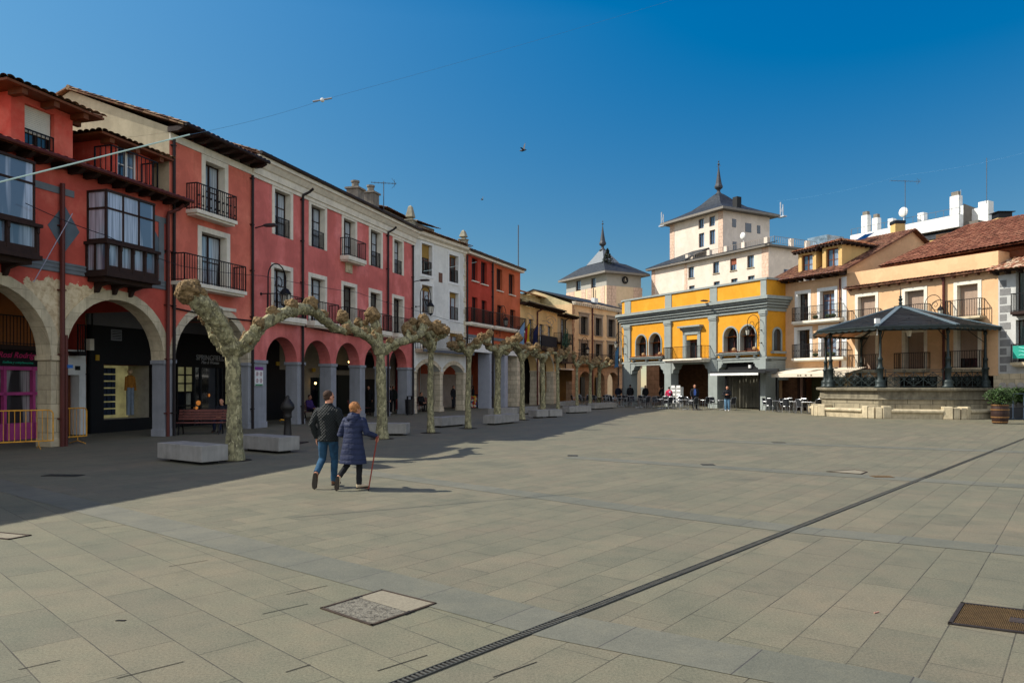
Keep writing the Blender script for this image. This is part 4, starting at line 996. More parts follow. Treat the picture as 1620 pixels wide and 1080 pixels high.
for a, b, r in ar4: m = MB(); ring(m, a, b, zs4, r, .26, -.03, .03, segpts); m.build('arch_ring', ASHLAR, b4)
YSH = plain('yellow_blind', '9a7a3c', .8, .12, 3, .1)
for i, (a, b, c, d) in enumerate(O4): window(b4, a, b, c, d, .24, WOOD_B, GL_C if i > 1 else GL_D, 2, 1, sur=CREAM if i > 3 else WHITE, surw=sw, sill='band' if i < 4 else None, shutter=([.45, .08, .2, .2, .2, .2][i], YSH), rail=.85 if i < 4 else 0)
balcony(b4, .1, W4 - .1, zb3, .6, .95, .18, ASHLAR, sp=.14); MB().box(.05, W4 - .05, -.7, -.62, zb3 - .2, zb3 - .02).build('valance', plain('grey_valance', '54585e', .7, .2, 4), b4)
m = MB(); m.prismx([(0, Z4 - .05), (-.08, Z4 - .05), (-.1, Z4 + .12), (-.3, Z4 + .22), (-.35, Z4 + .4), (0, Z4 + .4)], 0, W4); m.build('cornice', CREAM, b4)
m = MB()
for k in range(18): zz = 3.9 + k * .4; m.box(W4 - (.34 if k % 2 else .22), W4 - .01, -.02, 0, zz + .01, zz + .37)
m.build('quoin', ASHLAR, b4)
gable(b4, W4, 9, Z4 + .25, 1.75, TILE_D, WHT4, .45, .25, ov_s=.05, n=4)
gallery(b4, W4, 3.9, 3.8)
MB().box(F4.u(576, 3.7), F4.u(609, 3.7), 3.66, 3.78, 0, 2.15).build('dark_shop_front', BLACK, b4); MB().box(F4.u(576, 3.7), F4.u(609, 3.7), 3.6, 3.78, 2.9, 3.7).build('dark_fascia', BLACK, b4)
MB().box(F4.u(626, 3.7), F4.u(629.5, 3.7), 3.5, 3.7, .1, 3.6).build('red_banner', MATS['banner_red'], b4); MB().box(F4.u(626, 3.7), F4.u(629.5, 3.7), 3.44, 3.49, .1, 1.2).build('yellow_banner_foot', plain('banner_yellow', 'b58a20', .6), b4)
MB().box(0, W4, 3.8, 3.9, 0, 3.9).build('back_wall', plain('pale_back_wall', '9a8f84', .9, .15, 1.5, .15), b4)
plain('brick_orange', '9c4a30', .85, .1, 2)
m = MB(); m.box(F4.u(694), F4.u(699.5), -.03, 0, F4.z(694, 446), F4.z(694, 431)); m.build('wall_plaque', plain('brown_plaque', '6a4a3c', .8, .4, 15), b4)
MB().box(F5.u(658.5, 4.3), F5.u(662.5, 4.3), 4.2, 4.3, .1, 3.2).build('red_banner', MATS['banner_red'], b4)
da, db = F4.u(657, 2.2), F4.u(687, 2.2); zq = F4.z(657, 352, 2.2)
m = MB(); wall(m, da, db, Z4 + .6, zq, [(db - .75, db - .2, zq - .85, zq - .15)], .2, 2.2); shell(m, db - da, 2.5, Z4 + .6, zq, da, 2.2); m.build('roof_house', MATS['sooty_render'], b4); MB().box(db - .75, db - .2, 2.35, 2.4, zq - .85, zq - .15).build('roof_house_window', GL_D, b4)
m = MB(); tiles(m, (da - .3, 1.9, zq + .03), (db + .35, 1.9, zq + .03), (db + .35, 3.5, zq + .5), (da - .3, 3.5, zq + .5), n=4); flatroof(m, (da - .3, 3.5, zq + .45), (db + .3, 3.5, zq + .45), (db + .3, 5.1, zq + .05), (da - .3, 5.1, zq + .05)); m.build('roof_house_roof', TILE_D, b4)
for F_, u_, lb, pt in ((F3, W3 - .1, 'stone obelisk finial where the pink and white houses meet', (651, 326)), (F4, W4, 'stone obelisk finial between the white and the brick red houses', (733.7, 364))):
    p = F_.w(u_, .2); zt_f = F_.z(pt[0], pt[1], .2); z0f = Z4 + .45
    m = MB(); m.box(-.24, .24, -.24, .24, 0, .5); m.box(-.3, .3, -.3, .3, .5, .58); h = zt_f - z0f
    m.rings([[(sx * r, sy * r, z) for sx, sy in ((-1, -1), (1, -1), (1, 1), (-1, 1))] for r, z in ((.1, .58), (.1, .66), (.24, .74), (.12, h - .1), (.03, h))])
    o = m.build('obelisk_finial', plain('weathered_stone', '8e8a78', .9, .3, 4, .4, 25, streak=.6), loc=(p.x, p.y, z0f), rz=F_.rz, bevel=.015); tag(o, lb, 'finial')

# ---------------------------------------------------------------- house 5: brick red and orange house
b5 = F5.root('brick_red_house', 'brick red and orange house with tall square pillars and flags on its balcony')
W5 = F5.W; Z5 = 11.0; um = F5.u(778)
T5 = [(746.3, 755.5, 406.9, 443.3), (761, 770.3, 413.3, 448.5), (785.7, 794.6, 424, 458.7), (805, 814, 432.4, 465.2)]
D5 = [(746.9, 755.7, 469.3), (762, 770.4, 474.4), (786.7, 795.4, 481.9), (807, 815.5, 489)]
f5 = F5.z(746, 511, -.5) + .1
O5 = [(F5.u(a), F5.u(b), F5.z(a, d), F5.z(a, c)) for a, b, c, d in T5] + [(F5.u(a), F5.u(b), f5, F5.z(a, c)) for a, b, c in D5]
z5 = F5.z(738, 528)
m = MB(); wall(m, 0, um, z5, Z5, [o for o in O5 if o[1] < um], .25); m.build('front_wall', RED5, b5)
m = MB(); wall(m, um, W5, z5, Z5, [o for o in O5 if o[0] > um], .25); m.build('front_wall', ORG5, b5, label='orange half of the front wall')
m = MB(); shell(m, W5, 9, 0, Z5); m.build('side_wall', ORG5, b5)
for a, b, c, d in O5: window(b5, a, b, c, d, .2, IRON, GL_D, 2, 0, sill=CREAM)
balcony(b5, F5.u(746, -.5), F5.u(781, -.5), f5, .5, 1.0, .16, CREAM, sp=.08); balcony(b5, F5.u(785, -.6), W5 - .05, f5, .6, 1.0, .16, CREAM, sp=.11)
m = MB(); m.box(0, W5 + .1, -.35, 0, Z5, Z5 + .22); m.build('fascia', CREAM, b5); m = MB(); m.tube([(0, -.42, Z5 + .25), (W5 + .15, -.42, Z5 + .25)], .09, 8); m.build('gutter', PIPE_K, b5)
gable(b5, W5, 9, Z5 + .06, 1.6, TILE_D, ORG5, .4, .25, ov_s=.1, n=4)
pipe(b5, um, 0, Z5 - .1, PIPE_K, -.1, .07, .3); pipe(b5, .05, 0, Z5 - .1, PIPE_K, -.1, .06)
MB().box(0, W5, -.06, .3, z5 - .22, z5).build('grey_lintel', GREYT, b5); MB().box(0, um, -.02, .5, z5 - 1.2, z5 - .22).build('white_lintel_band', WHITE, b5); MB().box(um, W5, -.02, .5, z5 - .85, z5 - .22).build('orange_lintel_band', ORG5, b5); MB().box(um, W5, -.05, .52, z5 - 1.25, z5 - .85).build('white_lintel_band', WHITE, b5)
for a, b, mt in ((770, 780.5, GREYP), (793, 803.5, GREYP), (809, 823, ASHLAR)):
    MB().box(F5.u(b) - .62, F5.u(b), 0, 1.0, 0, z5 - 1.22).build('square_pillar', mt if mt is ASHLAR else plain('light_grey_pillar', '9a9da6', .8, .1, 2, .1), b5, bevel=.015)
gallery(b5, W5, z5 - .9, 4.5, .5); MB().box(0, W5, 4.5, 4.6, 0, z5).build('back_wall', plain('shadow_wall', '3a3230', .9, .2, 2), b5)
MB().box(0, W5, 4.38, 4.48, 2.6, z5 - 1.0).build('orange_back_band', MATS['brick_orange'], b5); MB().box(0, W5, 4.38, 4.48, 0, 2.6).build('pale_back_band', MATS['pale_back_wall'], b5)

# ---------------------------------------------------------------- house 6: three old peach houses
b6 = F6.root('peach_arcade_house', 'old peach coloured house with wooden balconies and low tiled eaves')
W6 = F6.W; Z6 = F6.z(853, 489) ; b_c = F6.u(882)
ar6 = [(F6.u(826), F6.u(850), 1.5), (F6.u(853), F6.u(875.5), 1.5)]; zs6 = 3.0
w6 = [(836.7, 843.8, 504, 538), (853.3, 860.4, 512, 548), (866.7, 873.3, 515.6, 549)]
O6 = [(F6.u(a), F6.u(b), F6.z(a, d), F6.z(a, c)) for a, b, c, d in w6]; O6.append((F6.u(887), F6.u(894.4), F6.z(887, 541), F6.z(887, 503)))
m = MB(); arch_wall(m, 0, b_c, zs6, 5.0, ar6, .7); wall(m, 0, b_c, 5.0, Z6, O6[:3], .25); m.build('front_wall', PEACH, b6)
zc6 = F6.z(885, 582); m = MB(); wall(m, b_c, W6, zc6, Z6, [O6[3], (F6.u(887), F6.u(895), F6.z(887, 573), F6.z(887, 550))], .25); m.build('front_wall', plain('pale_sand_render', 'b09e7c', .9, .15, 1.5, .2, 30, streak=.4), b6)
m = MB(); shell(m, W6, 9, 0, Z6); m.build('side_wall', PEACH, b6)
cuts = [0, ar6[0][0], ar6[0][1], ar6[1][0], ar6[1][1], b_c + .3]
for i in range(0, 6, 2): pier(b6, cuts[i], cuts[i + 1], zs6, ASHLAR, .7, .12, base_h=1.1)
for a, b, r in ar6: m = MB(); ring(m, a, b, zs6, r, .25, -.03, .03); m.build('arch_ring', ASHLAR, b6)
for a, b, c, d in O6: window(b6, a, b, c, d, .2, WOOD_D, GL_C, 2, 3, sur=None)
window(b6, F6.u(887), F6.u(895), F6.z(887, 573), F6.z(887, 550), .2, WOOD_D, GL_D, 2, 1)
balcony(b6, F6.u(826, -.5), F6.u(850, -.5), O6[0][2], .6, .95, .2, WOOD_D, sp=.1); bb = balcony(b6, F6.u(855, -.5), F6.u(881, -.5), O6[1][2] - .1, .6, 1.0, .2, WOOD_D, sp=.12)
MB().box(F6.u(857, -.6), F6.u(880.5, -.6), -.62, -.6, O6[1][2], O6[1][2] + .95).build('reed_screen', plain('dark_reed', '1c1d22', .9, .3, 20), bb)
za6, zb6 = F6.z(890, 541, -.8), F6.z(890, 572, -.8)
m = MB()
for zz in (za6, zb6): m.box(F6.u(888, -.8), F6.u(906, -.8), -.85, 0, zz - .12, zz)
for px in (888, 897, 906): m.box(F6.u(px, -.8) - .05, F6.u(px, -.8) + .05, -.85, -.75, zb6, za6 + .9)
g_ = m.build('two_storey_gallery', WOOD_D, b6); m = MB()
for zz in (za6, zb6): rl(m, [(F6.u(888, -.8), -.1), (F6.u(888, -.8), -.82), (F6.u(906, -.8), -.82)], zz, .85, .11)
m.build('railing', IRON, g_)
eave(b6, b_c, Z6, .8, WOOD_D, gutter=PIPE_K); 
m = MB(); tiles(m, (-.1, -.8, Z6 + .2), (b_c, -.8, Z6 + .2), (b_c, 4.2, Z6 + 1.7), (-.1, 4.2, Z6 + 1.7), n=4); tiles(m, (b_c + .02, -.9, Z6 - .05), (W6, -.9, Z6 - .05), (W6, 4.2, Z6 + 1.5), (b_c + .02, 4.2, Z6 + 1.5), n=4)
flatroof(m, (0, 4.2, Z6 + 1.6), (W6, 4.2, Z6 + 1.6), (W6, 9, Z6 + .2), (0, 9, Z6 + .2)); m.build('roof', tile_mat('mossy_tiles', '7d6a44', '9a8756', 'b3a477', .8), b6)
eave(b6, W6 - b_c, Z6 - .22, .8, WOOD_D, x0=b_c, gutter=PIPE_K)
# taller rear storey with its own tiles and pale lime-washed wall
m = MB(); zr6 = F6.z(845, 470, 3.6); wall(m, -.2, F6.u(861, 3.6), Z6 + 1.0, zr6, [(F6.u(855, 3.6), F6.u(858.5, 3.6), zr6 - 1.0, zr6 - .15)], .2, 3.6); wall(m, F6.u(861, 3.9), W6, Z6 + .8, zr6 + .3, [], .2, 3.9); m.build('rear_wall', stucco('lime_wash', 'bfb088', streak=.5, blot=.25), b6)
m = MB(); tiles(m, (-.4, 3.0, zr6 + .05), (F6.u(861, 3.3), 3.0, zr6 + .05), (F6.u(861, 3.3), 6, zr6 + .9), (-.4, 6, zr6 + .9), n=4); m.build('rear_roof', TILE, b6)
pipe(b6, F6.u(850.5, -.1), 0, Z6 - .4, PIPE_R, -.1, .07, .5); pipe(b6, b_c + 1.9, zc6, Z6 - .6, PIPE_K, -.1, .06, .3)
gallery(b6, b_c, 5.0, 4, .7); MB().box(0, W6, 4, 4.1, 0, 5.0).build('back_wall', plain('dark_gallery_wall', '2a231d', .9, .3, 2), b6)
MB().box(b_c + .3, W6, 1.6, 1.7, 0, zc6).build('dark_shop_front', BLACK, b6); MB().box(b_c + .4, b_c + 1.2, 1.5, 1.58, .9, 3.6).build('yellow_wall_strip', plain('ochre_wall', '9a7838', .9), b6); MB().box(b_c + .3, W6, -.2, .3, zc6 - .15, zc6).build('lintel', CREAM, b6)

# ---------------------------------------------------------------- house 7: sand stone town hall wing
b7 = F7.root('sandstone_arcade_house', 'sand coloured house with slate roof and three round arches beside the yellow building')
W7 = F7.W; Z7 = 9.75; SAND = blocks('sand_ashlar', 'b08c6c', .8, .45, .012, .14, mcol='6a5442')
TW = [(916, 931.6, 495, 532), (939.6, 953.3, 497.8, 534), (960, 974, 500, 536)]; BW_ = [(916, 931.6, 537.8), (939.6, 953.3, 539), (960, 974, 540)]
s7 = .28; fl7 = 3.95
O7 = [(F7.u(a) + s7, F7.u(b) - s7, F7.z(a, d) + .25, F7.z(a, c) - s7) for a, b, c, d in TW] + [(F7.u(a) + s7, F7.u(b) - s7, fl7, F7.z(a, c) - s7) for a, b, c in BW_]
ar7 = [(F7.u(916.7), F7.u(935), 1.0), (F7.u(939.6), F7.u(956.7), 1.0), (F7.u(961), F7.u(977.8), 1.0)]
m = MB(); wall(m, 0, W7, 3.7, Z7, O7, .3); m.build('front_wall', CREAM7, b7)
m = MB(); arch_wall(m, 0, W7 + 1.2, 2.1, 3.7, ar7, .7); 
cuts = [0] + [x for a in ar7 for x in a[:2]] + [W7 + 1.2]
for i in range(0, len(cuts), 2): m.box(cuts[i], cuts[i + 1], .002, .7, 0, 2.1)
m.build('stone_arcade', SAND, b7); MB().box(0, W7, -.1, 0, 3.55, 3.72).build('string_course', SAND, b7)
m = MB()
for k in range(13): m.box(0, .5 if k % 2 else .38, -.025, 0, 3.75 + k * .46, 4.18 + k * .46)
m.build('quoin', SAND, b7)
m = MB(); shell(m, W7, 9, 0, Z7); m.build('side_wall', CREAM7, b7)
STF = plain('grey_stone_frame', '8d806e', .85, .12, 3, .2, 30, streak=.3)
for i, (a, b, c, d) in enumerate(O7): window(b7, a, b, c, d, .25, IRON, GL_D, 2, 2, sur=STF, surw=s7, sill=STF if i < 3 else None, surd=.06)
m = MB(); [m.box(a - .4, b + .4, -.14, 0, d + s7, d + s7 + .1) for a, b, c, d in O7]; m.build('window_hood', STF, b7)
balcony(b7, .35, W7 - .1, fl7, .5, .95, .15, SAND, sp=.14)
m = MB(); m.box(0, W7, -.4, 0, Z7 + .1, Z7 + .24); n = 26
for k in range(n): m.box(W7 * k / n + .1, W7 * k / n + .25, -.35, 0, Z7 - .08, Z7 + .1)
m.build('cornice', CREAM, b7)
m = MB(); flatroof(m, (-.1, -.5, Z7 + .25), (W7 + .2, -.5, Z7 + .25), (W7 + .2, 4.5, Z7 + 1.7), (-.1, 4.5, Z7 + 1.7)); flatroof(m, (-.1, 4.5, Z7 + 1.7), (W7 + .2, 4.5, Z7 + 1.7), (W7 + .2, 9.5, Z7 + .25), (-.1, 9.5, Z7 + .25)); m.build('roof', SLATE, b7)
m = MB(); m.add([(0, 0, Z7), (0, 9, Z7), (0, 4.5, Z7 + 1.65)], [(0, 1, 2)]); m.build('gable_wall', MATS['lime_wash'], b7)
pipe(b7, F7.u(937.5, -.1), 0, Z7 - .1, PIPE_R, -.1, .08); pipe(b7, F7.u(978.5, -.1), 0, Z7 - .1, PIPE_K, -.1, .07)
gallery(b7, W7, 3.6, 3.5, .7); MB().box(0, W7 + 1.2, 3.5, 3.6, 0, 3.7).build('back_wall', plain('ochre_gallery_wall', '8a6a3c', .9, .3, 1.2), b7)
for a, b in ((919, 927), (943, 952)): MB().box(F7.u(a, 3.4), F7.u(b, 3.4), 3.4, 3.48, .0, 2.6).build('shop_door', BLACK, b7)
# roof apparatus
m = MB(); u = F7.u(938, 1.5); m.box(u, u + .8, 1.3, 1.7, Z7 + .7, Z7 + 1.35); m.build('air_unit', WHITE, b7)

GAL[0] = 0.0
# ================================================================= yellow corner building
FY = Fac((10.45, 65.4), (17.9, 52.0))
YEL = stucco('yellow_render', 'd1922a', streak=.12, blot=.06, patchcol='c9a050'); GRYT = plain('grey_green_moulding', '8a918d', .85, .12, 2, .2, 35, streak=.2)
by = FY.root('yellow_corner_building', 'two storey yellow building with grey pilasters, round arched windows and a rounded left corner')
uy = FY.u; WY = FY.W; zP, zC1, zC0, zS = 9.2, 8.0, 7.0, 3.72
x0y = uy(990)
w1 = (uy(1145.5), uy(1167)); w2 = (uy(1171.5), uy(1195.5)); w3 = (uy(1006.5), uy(1023)); w4 = (uy(1027.5), uy(1046))
zb = 4.15; zr = 5.35; dr = (uy(1086), uy(1103.5))
ops = [(w[0], w[1], zb, zr) for w in (w1, w2, w3, w4)] + [(dr[0], dr[1], zS + .05, 5.75)]
m = MB()
wall(m, x0y, WY, zS, zr, [(a, b, c, min(d, zr)) for a, b, c, d in ops], .45)
arch_wall(m, x0y, WY, zr, zC0 + .1, [(w[0], w[1], (w[1] - w[0]) / 2) for w in (w3, w4)] + [(dr[0], dr[1], .001)] + [(w[0], w[1], (w[1] - w[0]) / 2) for w in (w1, w2)], .45)
wall(m, dr[0] - .001, dr[1] + .001, zr, 5.9, [(dr[0], dr[1], zr, 5.75)], .45)
wall(m, x0y, WY, zC1, zP, [], .2)
# rounded corner
rc = 1.6
def cyl(mb, z0, z1, r, a0=0, a1=90, n=14, cx=None, cy=None):
    cx = x0y if cx is None else cx; cy = rc if cy is None else cy
    P = [(cx - r * math.sin(R(a0 + (a1 - a0) * i / n)), cy - r * math.cos(R(a0 + (a1 - a0) * i / n))) for i in range(n + 1)]
    for (xa, ya), (xb, yb) in zip(P[:-1], P[1:]): mb.quad((xa, ya, z0), (xb, yb, z0), (xb, yb, z1), (xa, ya, z1))
    for (xa, ya), (xb, yb) in zip(P[:-1], P[1:]): mb.add([(xa, ya, z1), (xb, yb, z1), (cx, cy, z1)], [(0, 1, 2)]); mb.add([(xa, ya, z0), (xb, yb, z0), (cx, cy, z0)], [(0, 1, 2)])
cyl(m, zS, zP, rc); m.quad((x0y - rc, rc, zS), (x0y - rc, 9, zS), (x0y - rc, 9, zP), (x0y - rc, rc, zP))
m.build('front_wall', YEL, by)
sw_o = (0.75, 1.45)
m = MB()
def sideq(mb, y0, y1, z0, z1): mb.quad((WY, y0, z0), (WY, y1, z0), (WY, y1, z1), (WY, y0, z1))
sideq(m, 0, 3.5, zC1, zP); sideq(m, 0, 3.5, zS, zC0 + .1); m.quad((x0y, 9, 0), (WY, 9, 0), (WY, 9, zP), (x0y, 9, zP)); sideq(m, 3.5, 9, zS, zP)
m.quad((x0y - rc, 1.6, zP - .3), (WY, 0, zP - .3), (WY, 9, zP - .3), (x0y - rc, 9, zP - .3)); m.quad((x0y, .1, zP - .31), (WY, .1, zP - .31), (WY, 1.6, zP - .31), (x0y, 1.6, zP - .31)); m.build('side_wall', YEL, by)
# grey mouldings: stepped entablature, parapet cap, string
def band(mb, z0, z1, d):
    mb.box(x0y, WY + d, -d, .02, z0, z1); mb.box(WY - .02, WY + d, .02, 3.2, z0, z1); cyl(mb, z0, z1, rc + d)
m = MB(); band(m, zC0, zC0 + .22, .10); band(m, zC0 + .22, zC0 + .26, .05); band(m, zC0 + .26, zC0 + .38, .24); band(m, zC0 + .38, zC0 + .44, .12); band(m, zC0 + .44, zC0 + .58, .36); band(m, zC0 + .58, zC0 + .63, .22); band(m, zC0 + .63, zC0 + .74, .48); band(m, zC0 + .74, zC0 + .79, .34); band(m, zC0 + .79, zC1 + .02, .62)
m.build('cornice', GRYT, by)
m = MB(); band(m, zP, zP + .14, .1); m.build('parapet_cap', GRYT, by); m = MB(); band(m, zS - .1, zS + .06, .1); m.build('string_course', GRYT, by)
PIL = [(988.7, 998.3), (1052.6, 1062.8), (1123.5, 1134.6), (1203.8, 1214)]
for i, (a, b) in enumerate(PIL):
    a, b = uy(a), uy(b) if i < 3 else WY; m = MB()
    m.box(a, b, -.12, .05, zS + .06, zC0 - .22); m.box(a - .06, b + .06, -.2, .05, zC0 - .22, zC0 - .001); m.box(a - .03, b + .03, -.16, .05, zC0 - .34, zC0 - .22); m.box(a - .0, b, -.05, .05, zC1 + .02, zP - .001)
    m.build('pilaster', GRYT, by)
    m = MB(); m.box(a - (.0 if i != 2 else .1), b + (.0 if i != 2 else .1), -.1, .7, 0, zS - .1)
    for s, ok in ((-1, i > 0), (1, i < 3)):
        if not ok: continue
        e = a if s < 0 else b
        m.prism([(e, zS - .1), (e + s * .62, zS - .1), (e + s * .62, zS - .42), (e + s * .5, zS - .42), (e + s * .5, zS - .58), (e + s * .34, zS - .7), (e + s * .22, zS - .72), (e + s * .18, zS - 1.0), (e, zS - 1.05)], -.06, .6)
    m.build('pillar', GRYT, by)
m = MB(); m.box(x0y, WY, -.04, .5, zS - .3, zS - .1); cyl(m, 0, zS - .1, rc - .02); m.box(WY - .6, WY, .7, 3.2, zS - 1.6, zS - .1); m.box(WY - .7, WY - .01, .7, 1.2, 0, zS - .1); m.build('ground_lintel', GRYT, by)
for a, b in (w1, w2, w3, w4):
    m = MB(); ring(m, a, b, zr, (b - a) / 2, .11, -.06, .03); m.box(a - .11, a, -.06, .03, zb, zr); m.box(b, b + .11, -.06, .03, zb, zr); 
    m.box(a - .002, a + .012, 0, .45, zb, zr); m.box(b - .012, b + .002, 0, .45, zb, zr); ring(m, a + .012, b - .012, zr, (b - a) / 2 - .012, .03, .03, .42); o = m.build('window_surround', GRYT, by)
    P = archpts(a, b, zr, (b - a) / 2, 14); MB().prism([(a, zb)] + P + [(b, zb)], .42, .45).build('pane', GL_D, o)
    f = MB(); c = (a + b) / 2; f.box(c - .05, c + .05, .36, .42, zb, zr + (b - a) * .45); f.box(a, b, .36, .42, zr - .05, zr + .05); f.box(a, a + .07, .36, .42, zb, zr); f.box(b - .07, b, .36, .42, zb, zr); f.box(a, b, .36, .42, zb, zb + .3)
    f.build('window_frame', plain('mahogany', '3a1c14', .5, .3, 6, .1), o)
for a, b in ((uy(1137), uy(1203.5)), (uy(999), uy(1052))):
    m = MB(); m.box(a + .05, b - .05, -.3, 0, zb - .2, zb - .08); m.box(a, b, -.38, 0, zb - .08, zb - .02)
    for k in (0.1, .5, .9): x = a + (b - a) * k; m.prismx([(0, zb - .2), (-.24, zb - .2), (-.2, zb - .35), (0, zb - .5)], x - .1, x + .1)
    o = m.build('window_ledge', GRYT, by); m = MB(); tiles(m, (a, -.4, zb - .01), (b, -.4, zb - .01), (b, 0, zb + .06), (a, 0, zb + .06), .16, .4, .03, 4); m.build('ledge_tiles', TILE, o)
    m = MB()
    for k in (.42, .9): x = a + (b - a) * k; m.ball((x, -.18, zb + .22), .16, 8, 6, (1.1, .8, .9)); 
    m.build('dried_plant', plain('straw', '9a7c58', .9, .4, 20, .5, 30), o)
c = x0y - rc * .8; 
m = MB(); cyl(m, zb - .25, zb - .05, rc + .28, 18, 62, 8); cyl(m, zb - .4, zb - .25, rc + .18, 22, 58, 8); m.build('corner_ledge', GRYT, by)
m = MB(); cyl(m, zb, 5.3, rc + .05, 26, 30, 2); cyl(m, zb, 5.3, rc + .05, 54, 58, 2); cyl(m, 5.3, 5.9, rc + .05, 27, 57, 8); m.build('corner_window_surround', GRYT, by); m = MB(); cyl(m, zb + .01, 5.75, rc + .06, 31, 53, 6); m.build('corner_window_pane', GL_D, by)
# balcony door with hood
a, b = dr; m = MB(); m.box(a - .35, a - .1, -.08, 0, zS + .1, 6.0); m.box(b + .1, b + .35, -.08, 0, zS + .1, 6.0); m.box(a - .1, a, -.04, .0, zS + .1, 5.75); m.box(b, b + .1, -.04, 0, zS + .1, 5.75); m.box(a - .35, b + .35, -.08, 0, 5.75, 6.02)
m.box(a - .5, b + .5, -.25, 0, 6.2, 6.32); m.box(a - .65, b + .65, -.42, 0, 6.32, 6.45); m.box(a - .4, b + .4, -.12, 0, 6.02, 6.2)
for k in range(14): x = a - .45 + (b - a + .9) * k / 13; m.box(x - .03, x + .03, -.22, 0, 6.12, 6.2)
m.box(a, a + .012, 0, .4, zS + .1, 5.75); m.box(b - .012, b, 0, .4, zS + .1, 5.75); m.box(a, b, 0, .4, 5.738, 5.75); m.build('door_surround', GRYT, by)
window(by, a, b, zS + .06, 5.75, .4, MATS['mahogany'], GL_D, 2, 0, shutter=(.32, plain('brown_blind', '6f4234', .7, .1, 3, .1)))
ba, bb_ = uy(1064, ), uy(1126)
m = MB(); m.box(ba, bb_, -1.05, 0, zS - .02, zS + .1); m.box(ba + .1, bb_ - .1, -.9, 0, zS - .18, zS - .02); o = m.build('balcony', CREAM, by); m = MB(); rl(m, [(ba + .05, 0), (ba + .05, -1.0), (bb_ - .05, -1.0), (bb_ - .05, 0)], zS + .1, .95, .14, .02); m.build('railing', IRON, o)
# side window
m = MB(); m.box(WY - .01, WY + .06, .55, .68, 4.2, 5.4); m.box(WY - .01, WY + .06, 1.4, 1.53, 4.2, 5.4); 
for i in range(8):
    a0 = math.pi * i / 8; a1 = math.pi * (i + 1) / 8
    m.add([(WY + e, 1.04 - r * math.cos(t), 5.4 + r * math.sin(t)) for e in (0, .06) for r, t in ((.36, a0), (.49, a0), (.49, a1), (.36, a1))], [(4, 5, 6, 7), (0, 4, 5, 1), (1, 5, 6, 2), (2, 6, 7, 3), (3, 7, 4, 0)])
m.box(WY, WY + .3, .4, 1.7, 4.0, 4.16); m.build('side_window_surround', GRYT, by)
MB().add([(WY + .01, 1.04 + y_, z_) for y_, z_ in [(-.36, 4.2), (.36, 4.2)] + [(.36 * math.cos(math.pi * i / 8), 5.4 + .36 * math.sin(math.pi * i / 8)) for i in range(9)]], [tuple(range(11))]).build('side_window_pane', GL_D, by)
# ground floor back walls, curtains, parasol awning
MB().box(x0y - 8, x0y, 8.9, 8.95, 0, zP - .4).build('rear_wall', SAND, by); MB().box(x0y - .2, WY - .7, 4.0, 4.1, 0, zS).build('brick_back_wall', blocks('old_brick', '6a4a34', .3, .1, .012, .3), by)
MB().box(x0y, WY, .7, 4.0, zS - .2, zS - .15).build('ground_ceiling', plain('dark_ceiling', '4a4640', .9), by)
MB().box(uy(1103), uy(1124), 2.6, 2.7, 0, 3.0).build('dark_doorway', BLACK, by)
m = MB(); ca, cb = uy(1137), WY - .15; n = 70; P = [(ca + (cb - ca) * i / n, .9 + .12 * math.sin(i * 1.15) + .05 * math.sin(i * .37)) for i in range(n + 1)]
for (xa, ya), (xb, yb) in zip(P[:-1], P[1:]): m.quad((xa, ya, 0.1), (xb, yb, .1), (xb, yb, 2.75), (xa, ya, 2.75))
m.build('terrace_curtain', plain('curtain_grey', '5f5c50', .8, .5, .8, .1), by)
m = MB(); a, b = uy(1143), WY - .3; m.prism([(a - .2, 2.8), (b + .1, 2.8), (b - .2, 3.0), (b - .35, 3.38), (a + .25, 3.38), (a + .1, 3.0)], .25, .3); m.build('dark_shop_board', BLACK, by)
m = MB(); a, b = uy(1125, -1.3), uy(1212, -1.3)
for x in (a + .3, b - .2): m = MB(); m.box(x - .05, x + .05, -.1, 0, 0, 2.6); m.bar((x, -.04, 2.58), (x, -1.3, 2.55), .05); m.build('awning_arm', IRON, by)
m = MB(); m.box(a, b, -1.32, -.05, 2.66, 2.72); m.box(a, b, -1.4, -1.3, 2.6, 2.75); m.box(a, b, -.2, -.02, 2.72, 2.9); m.build('awning_hood', plain('anthracite', '232527', .5), by); MB().box(a, b - .6, -1.42, -1.4, 2.46, 2.62).build('awning_valance', WHITE, by)
MB().box(uy(1202, -1) - .03, uy(1202, -1) + .03, -1.05, -.99, 0, 2.6).build('terrace_post', IRON, by)
MB().box(uy(1184, 0) - .1, uy(1184, 0) + .1, .1, .25, 3.0, 3.22).build('white_lamp', WHITE, by)
# white rack beside the pillar
ra_ = FY.w(uy(1067), -.35); t = thing('menu_rack', 'white wire newspaper rack beside the middle pillar of the yellow building', 'rack', ra_, FY.rz)
for k in (0, .62):
    m = MB(); m.box(k, k + .02, 0, .3, 0, 1.6); m.box(k + .48, k + .5, 0, .3, 0, 1.6)
    for q in range(5): m.box(k, k + .5, -.02, .3, .3 + q * .3, .33 + q * .3); m.box(k + .03, k + .47, -.02, 0, .33 + q * .3, .52 + q * .3)
    m.build('rack_tower', WHITE, t)

